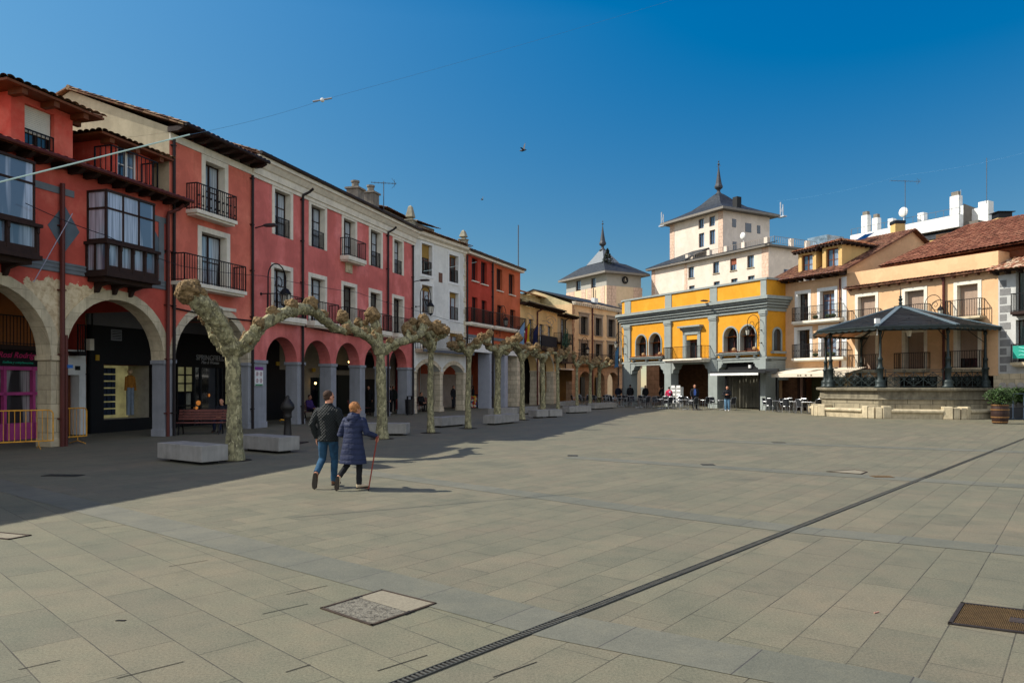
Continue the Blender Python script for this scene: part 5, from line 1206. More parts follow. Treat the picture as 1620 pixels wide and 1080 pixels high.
# ================================================================= ochre houses on the right
F8 = Fac((19.6, 52.9), (22.0, 48.6)); F9 = Fac((22.0, 48.6), (26.5, 40.3)); F10 = Fac((26.5, 40.3), (30.6, 33.2))
OCH8 = stucco('ochre_render', 'cfaa84', streak=.12, blot=.06, patchcol='a87f54'); OCH9 = stucco('warm_ochre_render', 'd6ae84', streak=.12, blot=.05, patchcol='a87840')
b8 = F8.root('ochre_dormer_house', 'narrow ochre house with two dormers and white window frames beside the yellow building')
W8 = F8.W; Z8 = 9.0
def q8(F, L, R_, t, z0): s = .22; return (F.u(L) + s, F.u(R_) - s, z0, F.z(L, t) - s)
fu8, fl8 = F8.z(1252, 509, -.5), F8.z(1254, 566.7, -.5)
O8 = [q8(F8, 1257.8, 1283, 461, fu8), q8(F8, 1293, 1325, 454, fu8), q8(F8, 1256.7, 1285.5, 517.8, fl8), q8(F8, 1295, 1328, 513, fl8)]
O8 = [(a, b, c, (O8[0][3] if i < 2 else O8[2][3])) for i, (a, b, c, d) in enumerate(O8)]
m = MB(); wall(m, -.6, W8, 2.95, Z8, O8, .35); m.build('front_wall', OCH8, b8); m = MB(); shell(m, W8 + .6, 9, 0, Z8, -.6); m.build('side_wall', OCH8, b8)
for i, (a, b, c, d) in enumerate(O8): window(b8, a, b, c, d, .3, WOOD_B if i % 2 else WOOD_D, GL_B if i % 2 else GL_D, 2, 2, sur=WHITE, surw=.22, shutter=(.14, plain('tan_blind', '9a7a5c', .7)) if i == 1 else None)
for z, e in ((fu8, 1328), (fl8, 1334)): 
    o = balcony(b8, F8.u(1252, -.5), F8.u(e, -.5), z, .5, .95, .16, CREAM, sp=.11, orn=True)
    m = MB(); [m.ball((F8.u(q, -.3), -.3, z + .2), .17, 8, 6, (1.3, .8, .8)) for q in (1290, 1310, 1318)]; m.build('flower_pot_plant', plain('dark_leaves', '35401f', .8, .5, 20, .5, 30), o)
MB().box(W8 - .38, W8 - .0, -.03, .0, 2.95, Z8 - .1).build('white_quoin', WHITE, b8)
pipe(b8, W8 - .45, 2.9, Z8 - .2, PIPE_R, -.1, .05, None)
eave(b8, W8 + .5, Z8, .75, WOOD_D, 8, gutter=PIPE_R, x0=-.6, sz=(.16, .2))
MB().box(-.6, W8, 0, .4, 2.7, 2.95).build('shop_lintel', CREAM, b8)
MB().box(-.6, .9, .3, .4, 0, 2.7).build('brick_pier', MATS['old_brick'], b8); MB().box(.9, W8 - .4, 1.6, 1.7, 0, 2.7).build('shop_back_wall', plain('pale_green_wall', '5e5f45', .9, .2, 1.5), b8)
for x in (.9, 1.35): MB().box(x, x + .14, .1, .3, 0, 2.7).build('shop_post', WOOD_D, b8)
MB().box(1.05, 1.33, .2, .3, 0, 2.7).build('pink_panel', plain('pink_panel_paint', '8a6a5c', .8), b8); MB().box(2.4, 4.2, 1.5, 1.6, 0, 1.0).build('red_counter', plain('dark_red_counter', '5c1c1e', .6, .2, 3), b8)
for k, (x, cc) in enumerate(((2.7, '6e6452'), (3.35, '6e6452'), (4.1, '6a6a6a'))):
    m = MB(); m.ell([(x, 1.4, .95, .13, .1), (x, 1.4, 1.2, .15, .11), (x, 1.4, 1.5, .19, .12), (x, 1.4, 1.6, .07, .06)], 10); m.tube([(x - .18, 1.4, 1.5), (x - .24, 1.35, 1.0)], .05, 6); m.tube([(x + .18, 1.4, 1.5), (x + .24, 1.35, 1.0)], .05, 6); m.build('shop_dummy', plain('dummy_cloth_%d' % (k // 2), cc, .9), b8)
    m = MB(); m.ball((x, 1.4, 1.75), .11, 8, 6, (1, 1, 1.2)); m.build('dummy_head', BLACK if k < 2 else plain('dummy_red_cap', 'a02030', .7), b8)
# roof with dormers; its right edge runs up as a gable against house 9
m = MB(); rise8 = 3.5; dr8 = 7.0
tiles(m, (-1.0, -.8, Z8 + .2), (W8 + .35, -.8, Z8 + .2), (W8 + .35, dr8, Z8 + .2 + rise8), (-1.0, dr8, Z8 + .2 + rise8), .24, .4, .045, 4); flatroof(m, (-1.0, -.8, Z8 + .12), (W8 + .35, -.8, Z8 + .12), (W8 + .35, dr8, Z8 + .12 + rise8), (-1.0, dr8, Z8 + .12 + rise8), .06)
flatroof(m, (-1, dr8, Z8 + .1 + rise8), (W8 + .35, dr8, Z8 + .1 + rise8), (W8 + .35, dr8 * 2, Z8 + .2), (-1, dr8 * 2, Z8 + .2)); m.build('roof', tile_mat('red_brown_tiles', '553a2e', '70483a', '805a46', .15), b8)
m = MB(); m.add([(W8 + .02, 0, Z8 - .3), (W8 + .02, dr8 * 2, Z8 - .3), (W8 + .02, dr8 * 2, Z8 + .1), (W8 + .02, dr8, Z8 + rise8 + .08), (W8 + .02, 0, Z8 + .4)], [(0, 1, 2, 3, 4)]); m.build('gable_wall', OCH9, b8)
YC = plain('cream_dormer', 'c9a66a', .85, .1, 2, .15, streak=.2)
def dormer8(L, R_, pt, pb, y, depth):
    a, b = F8.u(L, y), F8.u(R_, y); z1 = F8.z(L, pt, y); z0 = Z8 + .35
    o = thing('dormer', None, None); o.parent = b8; m = MB(); m_ = .28
    wall(m, a, b, z0, z1, [(a + m_, b - m_, z0 + .15, z1 - m_ * .7)], .15, y); shell(m, b - a, depth, z0, z1, a, y); m.build('dormer_wall', YC, o)
    window(o, a + m_, b - m_, z0 + .15, z1 - m_ * .7, y + .15, WOOD_B, GL_B, 2, 1, fw=.08)
    r = MB(); c = (a + b) / 2; e = .35; zt = z1 + .1; tp = z1 + .55
    tiles(r, (a - e, y - e, zt), (b + e, y - e, zt), (c, y + 1.0, tp), (c, y + 1.0, tp), .22, .35, .04, 4); tiles(r, (b + e, y - e, zt), (b + e, y + depth, zt), (c, y + depth, tp), (c, y + 1.0, tp), .22, .35, .04, 4); tiles(r, (a - e, y + depth, zt), (a - e, y - e, zt), (c, y + 1, tp), (c, y + depth, tp), .22, .35, .04, 4)
    r.build('dormer_roof', TILE, o); s = MB(); s.box(a - e + .03, b + e - .03, y - e + .03, y + depth, zt - .07, zt)
    for k in range(7): x = a - .2 + (b - a + .4) * k / 6; s.box(x - .04, x + .04, y - e + .05, y, zt - .18, zt - .07)
    for k in range(7): yy = y + depth * k / 7; s.box(b, b + e - .05, yy - .04, yy + .04, zt - .18, zt - .07)
    s.build('dormer_eave', WOOD_D, o)
dormer8(1263, 1291, 401, 431, .3, 2.6); dormer8(1301, 1332, 391, 424, .3, 3.4)
m = MB(); m.add([(2.2, 4.6, Z8 + 3.15), (3.0, 4.6, Z8 + 3.15), (3.0, 5.7, Z8 + 3.7), (2.2, 5.7, Z8 + 3.7)], [(0, 1, 2, 3)]); m.build('skylight', GL_D, b8)
# cream awning
aw = [F8.u(1221, -2.2), F8.u(1338, -2.2)]; za_, zf_ = F8.z(1280, 571, 0), F8.z(1225, 592, -2.2)
m = MB(); A_ = [(aw[0], -2.2, zf_), (aw[1], -2.2, zf_ + .0), (aw[1], -.05, 2.9), (aw[0], -.05, 2.9)]; flatroof(m, *A_, .03); o = m.build('awning', plain('cream_canvas', 'cfc2ae', .85, .06, 2, .1), b8)
MB().box(aw[0], aw[1], -2.23, -2.2, zf_ - .2, zf_ + .02).build('valance', MATS['cream_canvas'], o)
m = MB(); s_ = Vector((0, 2.15, 2.9 - zf_)); cxa = (aw[0] + aw[1]) / 2
def onaw(x, t): return (cxa + x, -2.2 + 2.15 * t - .003, zf_ + (2.9 - zf_) * t + .045)
for pts in ([(-.55, .25), (-.2, .42), (.15, .45), (-.1, .3)], [(-.6, .5), (-.3, .68), (.35, .72), (0, .55)]): m.add([onaw(*p) for p in pts], [(0, 1, 2, 3)])
m.tube([onaw(.3, .7), onaw(.5, .82), onaw(.8, .9), onaw(1.0, .84), onaw(.85, .76)], .02, 4); m.build('brush_mark', BLACK, o)
m = MB(); [m.box(cxa - .75 + q, cxa - .75 + q + .13, -2.238, -2.231, zf_ - .15, zf_ - .03) for q in (0, .2, .62, 1.05)]; m.build('valance_mark', plain('faded_print', '77705f', .8), o)

b9 = F9.root('long_ochre_house', 'long ochre house behind the bandstand with closed roller shutters and a big red tiled roof')
W9 = F9.W; zl9 = 8.1; zt9 = 9.1; f9u, f9l = 5.62, 2.75; s9 = .2
wn9 = [(1353, 1389.6), (1427, 1467), (1508.8, 1553)]
O9 = [(F9.u(a) + s9, F9.u(b) - s9, f9u, F9.z(1353, 465.5) - s9) for a, b in wn9] + [(F9.u(a) + s9, F9.u(b) - s9, f9l, f9l + 2.2) for a, b in wn9]
m = MB(); wall(m, 0, W9, 2.6, zt9, O9, .35); m.build('front_wall', OCH9, b9); m = MB(); shell(m, W9, 12, 0, zt9); m.build('side_wall', OCH9, b9)
SHT = plain('beige_roller', 'a08a78', .8, .1, 3, .1, streak=.2)
for i, (a, b, c, d) in enumerate(O9):
    window(b9, a, b, c, d, .32, WOOD_D, GL_D, 2, 0, sur=CREAM, surw=s9, shutter=(1.0 if i != 5 else .75, SHT))
    o = balcony(b9, a - .4, b + .4, c, .55, .95, .12, STONE, sp=.13)
m = MB(); tiles(m, (-.05, -.4, zl9), (W9, -.4, zl9), (W9, 0, zl9 + .12), (-.05, 0, zl9 + .12), .2, .45, .035, 4); m.box(0, W9, -.38, 0, zl9 - .08, zl9 - .03)
for k in range(14): x = W9 * (k + .5) / 14; m.box(x - .05, x + .05, -.3, 0, zl9 - .2, zl9 - .08)
m.build('tiled_lip', MATS['red_brown_tiles'], b9)
pipe(b9, F9.u(1493, -.1), 0, zl9 - .1, PIPE_R, -.12, .07)
RB = MATS['red_brown_tiles']
RT = tile_mat('brick_red_tiles', '623a2c', '7a4a38', '885a46', .08)
ua9 = F9.u(1392, 1.0); uR9 = F9.u(1531, 8); zR9 = F9.z(1531, 356, 8); m = MB()
tiles(m, (ua9, 1.0, zt9 + .35), (W9 + 2.5, .4, zt9 + .45), (W9 + 2.5, 8, zR9), (uR9, 8, zR9), .24, .5, .045, 4); flatroof(m, (ua9, 1.0, zt9 + .22), (W9 + 2.5, .4, zt9 + .32), (W9 + 2.5, 8, zR9 - .15), (uR9, 8, zR9 - .15), .06)
tiles(m, (ua9, 10, zt9 + .3), (ua9, 1.0, zt9 + .35), (uR9, 8, zR9), (uR9, 8.2, zR9), .24, .5, .045, 4)
m.build('roof', RT, b9); m = MB(); m.box(ua9 + .2, W9 + 2.4, 1.1, 1.2, zt9 - .3, zt9 + .3); m.box(ua9 + .1, W9 + 2.4, 1.0, 1.6, zt9 + .1, zt9 + .22); m.box(ua9 + .4, W9 + 2.4, 1.55, 1.6, zt9, zt9 + .5); m.build('roof_eave_boards', WOOD_B, b9); MB().box(0, W9, .35, 2.5, zt9 - .1, zt9 - .05).build('gutter_floor', OCH9, b9)
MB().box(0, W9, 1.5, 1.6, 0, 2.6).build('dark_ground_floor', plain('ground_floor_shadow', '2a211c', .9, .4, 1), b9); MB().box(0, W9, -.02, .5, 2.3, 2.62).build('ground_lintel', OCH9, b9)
for k in range(4): MB().box(W9 * k / 3 - .25, W9 * k / 3 + .25, 0, .5, 0, 2.3).build('pillar', STONE, b9)

b10 = F10.root('white_stone_house', 'white washed stone house at the right edge with grey blocks and old tiled roof')
W10 = F10.W; Z10 = 7.75
WST = stucco('white_wash_over_stone', 'b9b9b4', streak=.35, blot=.15, patchcol='8a8478')
fu, fl_ = F10.z(1600, 493, -.5), F10.z(1600, 573, -.5); a1 = F10.u(1607)
O10 = [(a1, a1 + 1.1, fu, F10.z(1607, 430)), (a1, a1 + 1.1, fl_, F10.z(1607, 506)), (a1 + 2.6, a1 + 3.7, fu, F10.z(1607, 430)), (a1 + 2.6, a1 + 3.7, fl_, F10.z(1607, 506))]
m = MB(); wall(m, 0, W10, 2.4, Z10, O10, .35); m.build('front_wall', WST, b10); m = MB(); shell(m, W10, 9, 0, Z10); m.build('side_wall', WST, b10)
BLK = plain('grey_quoin_block', '7d7c7a', .9, .2, 4, .3, streak=.3)
for k in range(11):
    wq = .62 if k % 2 else .42; MB().box(.08, wq, -.012, 0, 2.5 + k * .46, 2.86 + k * .46).build('quoin_block', BLK, b10)
for a, b, c, d in O10: window(b10, a, b, c, d, .3, WOOD_D, glass('greenish_glass', '3a4a48', .1, curtain='7f8f88'), 2, 0); 
for z in (fu, fl_): balcony(b10, F10.u(1598, -.5), W10 - .2, z, .5, .95, .15, WOOD_D if z == fu else STONE, sp=.12)
o = MB().box(F10.u(1603, -.55), F10.u(1603, -.55) + 2.4, -.6, -.56, F10.z(1604, 567, -.55), F10.z(1604, 547, -.55)).build('green_banner', plain('turquoise_banner', '1f8f7c', .6, .1, 3), b10)
m = MB(); zb_ = F10.z(1604, 567, -.55); xb_ = F10.u(1603, -.55)
for k in range(3): m.tube([(xb_ + .3 + .12 * q, -.605, zb_ + .16 + .2 * k + .035 * math.sin(q * 1.3 + k)) for q in range(15)], .022, 5)
m.build('pale_print', plain('pale_banner_print', '7fd0c4', .7), o)
eave(b10, W10, Z10, .6, WOOD_D); m = MB(); tiles(m, (-.35, -.7, Z10 + .2), (W10, -.7, Z10 + .2), (W10, 4, Z10 + 2.2), (-.35, 4, Z10 + 2.2), .25, .4, .06, 6); flatroof(m, (-.35, 4, Z10 + 2.1), (W10, 4, Z10 + 2.1), (W10, 9, Z10 + .2), (-.35, 9, Z10 + .2)); m.build('roof', tile_mat('weathered_pink_tiles', '8a5540', 'b08068', 'c9b096', .5), b10)
MB().box(0, W10, .0, .5, 0, 2.4).build('ground_floor_wall', STONE, b10); 
for k in range(3):
    x = F10.u(1585) + k * .45; m = MB(); m.prism([(x, 0), (x + .4, 0), (x + .4, 1.75)] + [(x + .2 + .2 * math.cos(q), 1.75 + .18 * math.sin(q)) for q in (.6, 1.2, 1.57, 1.9, 2.5)] + [(x, 1.75)], -.35, -.3); m.build('arched_board', plain('weathered_boards', 'a09a90', .9, .2, 4), b10)

# ================================================================= tall stone-coloured block behind the yellow building
D_ = Vector((.484, -.875)); NB = Vector((.875, .484))
PK = stucco('pale_pink_render', 'd4c6b6', streak=.08, blot=.05, patchcol='a89884'); QN = blocks('pink_ashlar_strip', 'cfb29c', .5, .45, .012, .07)
cL = Vector((29.5, 85.0)); F11 = Fac(cL - D_ * 20.7, cL)
b11 = F11.root('tower_apartment_block', 'tall pale pink apartment block with a slate roofed tower and spire behind the yellow building')
W11 = F11.W; Z11 = 17.6
def winrow(F, items, w, h, off=0, mat=GL_B, par=None, root=None):
    out = []
    for px, py in items:
        u = F.u(px, off); z = F.z(px, py, off); out.append((u, u + w, z - h, z))
    return out
wl = winrow(F11, [(1089, 423), (1128, 415), (1155, 410), (1182, 405)], 1.05, 1.45) ; wl += winrow(F11, [(1090, 452.5), (1129, 446), (1156.5, 441.5), (1183, 437)], 1.05, 1.45)
m = MB(); wall(m, 0, W11, 6, Z11, wl, .25); m.build('front_wall', PK, b11); m = MB(); shell(m, W11, 12, 0, Z11); wall(m, 0, W11, 0, 6, [], .1); m.build('side_wall', PK, b11)
for i, (a, b, c, d) in enumerate(wl): window(b11, a, b, c, d, .18, WOOD_D, GL_B, 2, 0, fw=.07, shutter=(.5, plain('rust_blind', '8a4a30', .7)) if i == 2 else None, sill=STONE)
for a, b in ((0, .7), (F11.u(1083), F11.u(1087)), (W11 - 1.0, W11)): MB().box(a, b, -.04, 0, 6, Z11).build('corner_strip', QN, b11)
m = MB(); m.box(-.6, W11 + .4, -.6, 0, Z11, Z11 + .22); m.box(W11, W11 + .6, -.6, 12, Z11, Z11 + .22); m.build('eave', plain('grey_eave', '6a655e', .8, .1, 3), b11)
m = MB(); xr = F11.u(1086); flatroof(m, (-.6, -.6, Z11 + .23), (xr, -.6, Z11 + .23), (xr, 4, Z11 + 2.4), (4.0, 4, Z11 + 2.4)); flatroof(m, (xr, -.6, Z11 + .23), (W11 + .6, -.6, Z11 + .23), (W11 + .6, .8, Z11 + .6), (xr, .8, Z11 + .6)); flatroof(m, (0, .8, Z11 + .2), (W11, .8, Z11 + .2), (W11, 12, Z11 + .25), (0, 12, Z11 + .25)); m.build('terrace_roof', SLATE, b11)
m = MB(); rl(m, [(xr + .5, .9), (W11, .9), (W11, 11)], Z11 + .5, .8, .35, .03); m.build('terrace_railing', plain('grey_rail', '8a7f74', .6), b11)
for q in (1088, 1122, 1149, 1177, 1213): u = F11.u(q, .9); MB().box(u - .25, u + .25, .7, 1.2, Z11 + .3, Z11 + 1.35).build('terrace_pier', PK, b11)
for k, yy in enumerate((3.3, 6, 8.6)): MB().box(W11 - .02, W11 + .35, yy, yy + .5, Z11 + .2, Z11 + 1.2).build('terrace_pier', PK, b11)
for yy, zz in ((2.5, 15.2), (6.3, 15.2), (8.2, 15.2), (2.7, 12)): 
    MB().box(W11 - .01, W11 + .05, yy, yy + 1.0, zz - 1.3, zz).build('side_window', GL_B, b11)
MB().box(W11 - 1.2, W11 + 1.6, 8, 11, Z11 + .3, Z11 + 1.9).build('glass_penthouse', glass('pale_glass', '6a7a86', .15), b11)
# the tower
u0 = F11.u(1060, 4); u1 = F11.u(1144, 4); zT = 24.5; Dt = 8.6; yt = 4.0
wt = winrow(F11, [(1105, 347.5), (1122, 343.5), (1105.5, 370), (1122.5, 365)], 1.05, 1.3, 4)
wt = [(a, b, (d - 1.9 if i > 1 else c), d) for i, (a, b, c, d) in enumerate(wt)]
m = MB(); wall(m, u0, u1, Z11, zT, wt, .25, yt); shell(m, u1 - u0, Dt, Z11, zT, u0, yt); m.build('tower_wall', PK, b11)
for a, b, c, d in wt: window(b11, a, b, c, d, yt + .18, WOOD_D, GL_B, 2, 0, fw=.07, sill=None)
for a, b in ((u0, u0 + .9), (u1 - .85, u1)): MB().box(a, b, yt - .04, yt, Z11, zT).build('corner_strip', QN, b11)
for yy, zz, ww, hh in ((2.0, 23.6, .7, 1.1), (4.4, 23.3, 1.1, 1.2), (6.6, 23.2, .6, 1.1), (2.1, 20.6, .7, 1.6), (4.6, 19.8, 1.3, 2.2), (6.7, 20.6, .6, 1.6)): MB().box(u1 - .01, u1 + .04, yt + yy - .4, yt + yy - .4 + ww, zz - hh, zz).build('tower_side_window', GL_D, b11)
e = 1.0; m = MB(); m.box(u0 - e, u1 + e, yt - e, yt + Dt + e, zT, zT + .3); m.build('tower_eave', plain('tower_eave_grey', '77726a', .8), b11)
cx_, cy_ = (u0 + u1) / 2, yt + Dt / 2; hw, hd = (u1 - u0) / 2 + e, Dt / 2 + e
zN = 28.3; m = MB(); prof = [(1.0, zT + .3), (.72, zT + 1.0), (.46, zT + 1.75), (.3, zT + 2.5), (.15, zT + 3.4), (.075, zN)]
m.rings([[(cx_ + sx * hw * q, cy_ + sy * hd * q, z) for sx, sy in ((-1, -1), (1, -1), (1, 1), (-1, 1))] for q, z in prof]); m.build('tower_roof', SLATE, b11)
def spire(par, cx, cy, z0, s, tip):
    m = MB(); m.lathe([(.62 * s, z0 - .35 * s), (.75 * s, z0 - .2 * s), (.5 * s, z0), (.25 * s, z0 + .35 * s), (.3 * s, z0 + .6 * s), (.68 * s, z0 + .95 * s), (.72 * s, z0 + 1.2 * s), (.52 * s, z0 + 1.7 * s), (.32 * s, z0 + 2.9 * s), (.16 * s, z0 + 4.0 * s), (.06 * s, z0 + 4.8 * s), (.04 * s, tip)], 8, cx, cy)
    m.ball((cx, cy, z0 + 5.1 * s), .2 * s, 8, 6); m.ball((cx, cy, z0 + 5.6 * s), .13 * s, 8, 6); m.box(cx - .45 * s, cx + .45 * s, cy - .02, cy + .02, tip - 1.0 * s, tip - .93 * s); m.build('spire', plain('lead_grey', '3a3d42', .6, .3, 3, .1), par)
spire(b11, cx_, cy_, zN + .1, .8, 33.0)
u = F11.u(1161, 5); MB().box(u1 - .9, u1 - .1, 6.6, 7.4, zT + .6, 26.7).build('chimney', BLACK, b11)
for a, b in ((u0 - e, yt - e + .3), (u1 + e, yt + Dt + e)):
    m = MB(); m.tube([(a, b, zT), (a, b, zT + 2.0)], .09, 6); m.tube([(a + .4, b, zT), (a + .4, b, zT + 1.6)], .07, 6); m.box(a - .3, a + .8, b - .3, b + .3, zT - .1, zT + .06); m.bar((a, b, zT + .4), (a + .4, b, zT + 1.4), .05); m.build('phone_mast', plain('mast_white', 'a8b0b8', .5), b11)
m = MB(); dp = (F11.u(1176, 1.5)); m.ball((dp, 1.4, 19.9), .42, 12, 8, (1, .35, 1)); m.tube([(dp, 1.6, 18.2), (dp, 1.5, 19.8)], .04, 6); m.build('satellite_dish', WHITE, b11)

# ================================================================= town hall tower
cT = Vector(((959.5 - CX) / FPX * 101, 101.0)); F12 = Fac(cT - D_ * 9.2, cT)
u0 = F12.u(896); F12 = Fac(cT - D_ * (9.2 - u0), cT)
b12 = F12.root('clock_tower_house', 'square sand coloured tower with clock, slate roof and thin spire behind the far houses')
W12 = F12.W; Z12 = 16.9; D12 = 0
k = (1014 - CX) / FPX; s_ = (k * cT.y - cT.x) / (NB.x - k * NB.y); D12 = s_
SND = plain('sand_panel', 'cdb696', .9, .08, 2, .15, streak=.15); GRB = plain('grey_render_band', '98968e', .9, .08, 2, .15)
wq = [(F12.u(911), F12.u(918.8), F12.z(911, 459), F12.z(911, 444.5)), (F12.u(935), F12.u(942.5), F12.z(935, 454.5), F12.z(935, 440.5))]
m = MB(); wall(m, 0, W12, 4, 15.3, [(a, b, c, min(d, 15.3)) for a, b, c, d in wq], .25); shell(m, W12, D12, 0, 15.3); m.build('tower_wall', SND, b12)
m = MB(); wall(m, 0, W12, 15.3, Z12, [(a, b, 15.3, max(15.31, d)) for a, b, c, d in wq], .25); shell(m, W12, D12, 15.3, Z12); m.build('grey_upper_band', GRB, b12)
for a, b, c, d in wq: window(b12, a, b, c, d, .2, WOOD_D, GL_B, 2, 0)
m = MB()
for f in (.0, .115, .4, .55, .86): m.box(W12 * f, W12 * f + .95, -.04, 0, 4, 15.3)
for f in (0.0, .14, .78, .9): m.box(W12, W12 + .04, D12 * f, D12 * f + .8, 4, 15.3)
m.build('ashlar_strip', QN, b12)
m = MB(); e = .9; m.box(-e, W12 + e, -e, D12 + e, Z12, Z12 + .28); m.build('tower_eave', MATS['tower_eave_grey'], b12)
m = MB(); cx_, cy_ = W12 / 2, D12 / 2; hw, hd = W12 / 2 + e, D12 / 2 + e
m.rings([[(cx_ + sx * hw * q, cy_ + sy * hd * q, z) for sx, sy in ((-1, -1), (1, -1), (1, 1), (-1, 1))] for q, z in ((1.0, Z12 + .28), (.5, Z12 + 1.9), (.34, Z12 + 2.2))]); m.build('tower_roof', SLATE, b12)
m = MB(); m.rings([[(cx_ + sx * hw * q, cy_ + sy * hd * q, z) for sx, sy in ((-1, -1), (1, -1), (1, 1), (-1, 1))] for q, z in ((.36, Z12 + 2.2), (.2, Z12 + 3.3), (.06, Z12 + 4.3))]); m.build('upper_roof', plain('lead_sheet', '6a7074', .5, .15, 3, .1), b12)
spire(b12, cx_, cy_, Z12 + 4.35, .72, 23.6)
m = MB(); zc = F12.z(1002, 447) + .9; yc = D12 * .52
m.tube([(W12 + .02 + q, yc + .42 * math.cos(a / 20 * 6.2832), 16.2 + .42 * math.sin(a / 20 * 6.2832)) for a in range(21) for q in (.1,)], .1, 6); m.build('clock_ring', IRON, b12); m = MB()
m.add([(W12 + .06, yc + .4 * math.cos(a / 20 * 6.2832), 16.2 + .4 * math.sin(a / 20 * 6.2832)) for a in range(20)], [tuple(range(20))]); m.build('clock_face', plain('clock_dark', '4a4640', .5), b12)
m = MB(); m.bar((W12 + .09, yc, 16.2), (W12 + .09, yc + .12, 16.48), .05); m.bar((W12 + .09, yc, 16.2), (W12 + .09, yc + .24, 16.05), .045); m.build('clock_hand', CREAM, b12)
m = MB(); m.box(W12, W12 + .15, yc - .9, yc + .9, 9.5, 12.6); m.box(W12, W12 + .3, yc - 1.1, yc + 1.1, 12.6, 12.9); m.build('side_window_surround', GRB, b12); MB().box(W12 + .1, W12 + .17, yc - .55, yc + .55, 9.6, 12.1).build('side_window', GL_D, b12)
MB().box(W12 * .72, W12 * .72 + .12, -.3, -.2, 10, 15.2).build('ladder', plain('ladder_iron', '4a4038', .6), b12)
# plant growing on the tower roof
pl = thing('roof_shrub', 'dark shrub growing beside the spire on the clock tower roof', 'shrub', F12.w(W12 * .78, D12 * .3, Z12 + 1.2)); m = MB()
for i in range(420):
    a = random.uniform(0, 6.28); h = random.random(); r = (1 - h) * 1.2 * math.sqrt(random.random()) + .05; p = Vector((r * math.cos(a), r * math.sin(a), h * 2.7 + random.uniform(-.1, .1)))
    q = Vector((random.uniform(-1, 1), random.uniform(-1, 1), random.uniform(-1, 1))).normalized() * .14; s = q.orthogonal().normalized() * .1; m.add([p - q, p + s, p + q, p - s], [(0, 1, 2, 3)])
m.build('foliage', plain('dark_conifer', '1c2416', .9, .4, 4), pl); MB().tube([(0, 0, -.6), (0, 0, 1.4)], .06, 6).build('stem', WOOD_D, pl)

# ================================================================= white terraced block on the skyline right
F13 = Fac((41.5, 88.0), (48.5, 75.5))
b13 = F13.root('white_terrace_block', 'white apartment block with roof terrace and chimneys on the skyline behind the ochre houses')
u0, u1 = F13.u(1352), F13.u(1524); z0 = F13.z(1355, 373); z1 = F13.z(1524, 326)
MB().box(u0, u1 + 1.5, 0, 9, 0, z0 - 1.3).build('block_wall', WHITE, b13); MB().box(u0, u1, -.8, 0, z0 - 1.3, z0).build('terrace_parapet', WHITE, b13); MB().box(u1 - .3, u1, 0, 8, z0 - 1.3, z0 + 1.0).build('side_parapet', WHITE, b13)
flatroof(m := MB(), (u0 - 1, -1.2, z0 - 2.3), (u1, -1.2, z0 - 2.3), (u1, 0, z0 - 1.35), (u0 - 1, 0, z0 - 1.35)); m.build('lower_roof', SLATE, b13)
m = MB(); rl(m, [(u0, -.6), (u1, -.6)], z0, .75, .8, .03); m.build('terrace_railing', plain('grey_rail2', '5a6068', .6), b13)
for px, pt, w_ in ((1365, 342, .8), (1382, 346, .7), (1407, 347, .6), (1454, 338, .7), (1505, 312, .95)):
    u = F13.u(px, .5); zt = F13.z(px, pt, .5); m = MB(); m.box(u, u + w_, .2, .9, z0 - .5, zt); o = m.build('chimney', WHITE, b13)
    if px != 1454 and px != 1407: MB().box(u + .1, u + w_ - .1, .3, .8, zt, zt + .45).build('chimney_cap', MATS['sooty_render'], o)
MB().box(F13.u(1445, -1.2), F13.u(1480, -1.2), -1.5, -.9, z0 - 3.6, z0 - 2.4).build('ochre_bay', YC, b13); MB().box(F13.u(1484, -1.2), F13.u(1505, -1.2), -1.6, -.9, z0 - 4.5, z0 - 1.9).build('brick_bay', MATS['old_brick'], b13)
m = MB(); m.add([(u1, 0, z0 - 2), (u1 + 1.5, 9, z0 - 2), (u1 + 1.5, 9, z0 - .5), (u1, 0, z0 + 1.2)], [(0, 1, 2, 3)]); m.box(u1, u1 + 1.5, 0, 9, z0 - 2, z0 - .8); m.build('grey_side_wall', plain('grey_side', '6d675f', .9, .2, 2), b13)
m = MB(); up = F13.u(1429, -1); zd = F13.z(1432, 335, -1); m.ball((up, -1, zd), .55, 12, 8, (1, .3, 1)); m.tube([(up, -.9, z0 - 1), (up, -.9, zd)], .05, 6); m.build('satellite_dish', WHITE, b13)
u = F13.u(1556, 2); MB().box(u, u + 1.0, 1, 2, 14, F13.z(1556, 322, 2)).build('chimney', WHITE, b13); MB().box(u - 1.8, u, 1.2, 1.6, 14, F13.z(1556, 330, 2)).build('red_capped_wall', WHITE, b13)
pc = AT(1585, 347, 55); m = MB(); m.box(-.6, .6, -.5, .5, -3.5, 0); o = m.build('roof_chimney', YC, loc=(pc.x, pc.y, pc.z)); tag(o, 'ochre chimney with dark metal cowl above the red tiled roof at right', 'chimney'); MB().box(-.5, .5, -.4, .4, 0, .45).build('chimney_cowl', IRON, o); MB().box(-.65, .65, -.55, .55, .45, .5).build('chimney_lid', IRON, o)
pc = AT(1420, 355, 62); m = MB(); m.box(-.4, .4, -.4, .4, -2.5, 0); o = m.build('roof_chimney', YC, loc=(pc.x, pc.y, pc.z)); tag(o, 'small ochre chimney on the roof ridge of the dormer house', 'chimney'); MB().box(-.45, .45, -.45, .45, 0, .25).build('chimney_cowl', IRON, o)
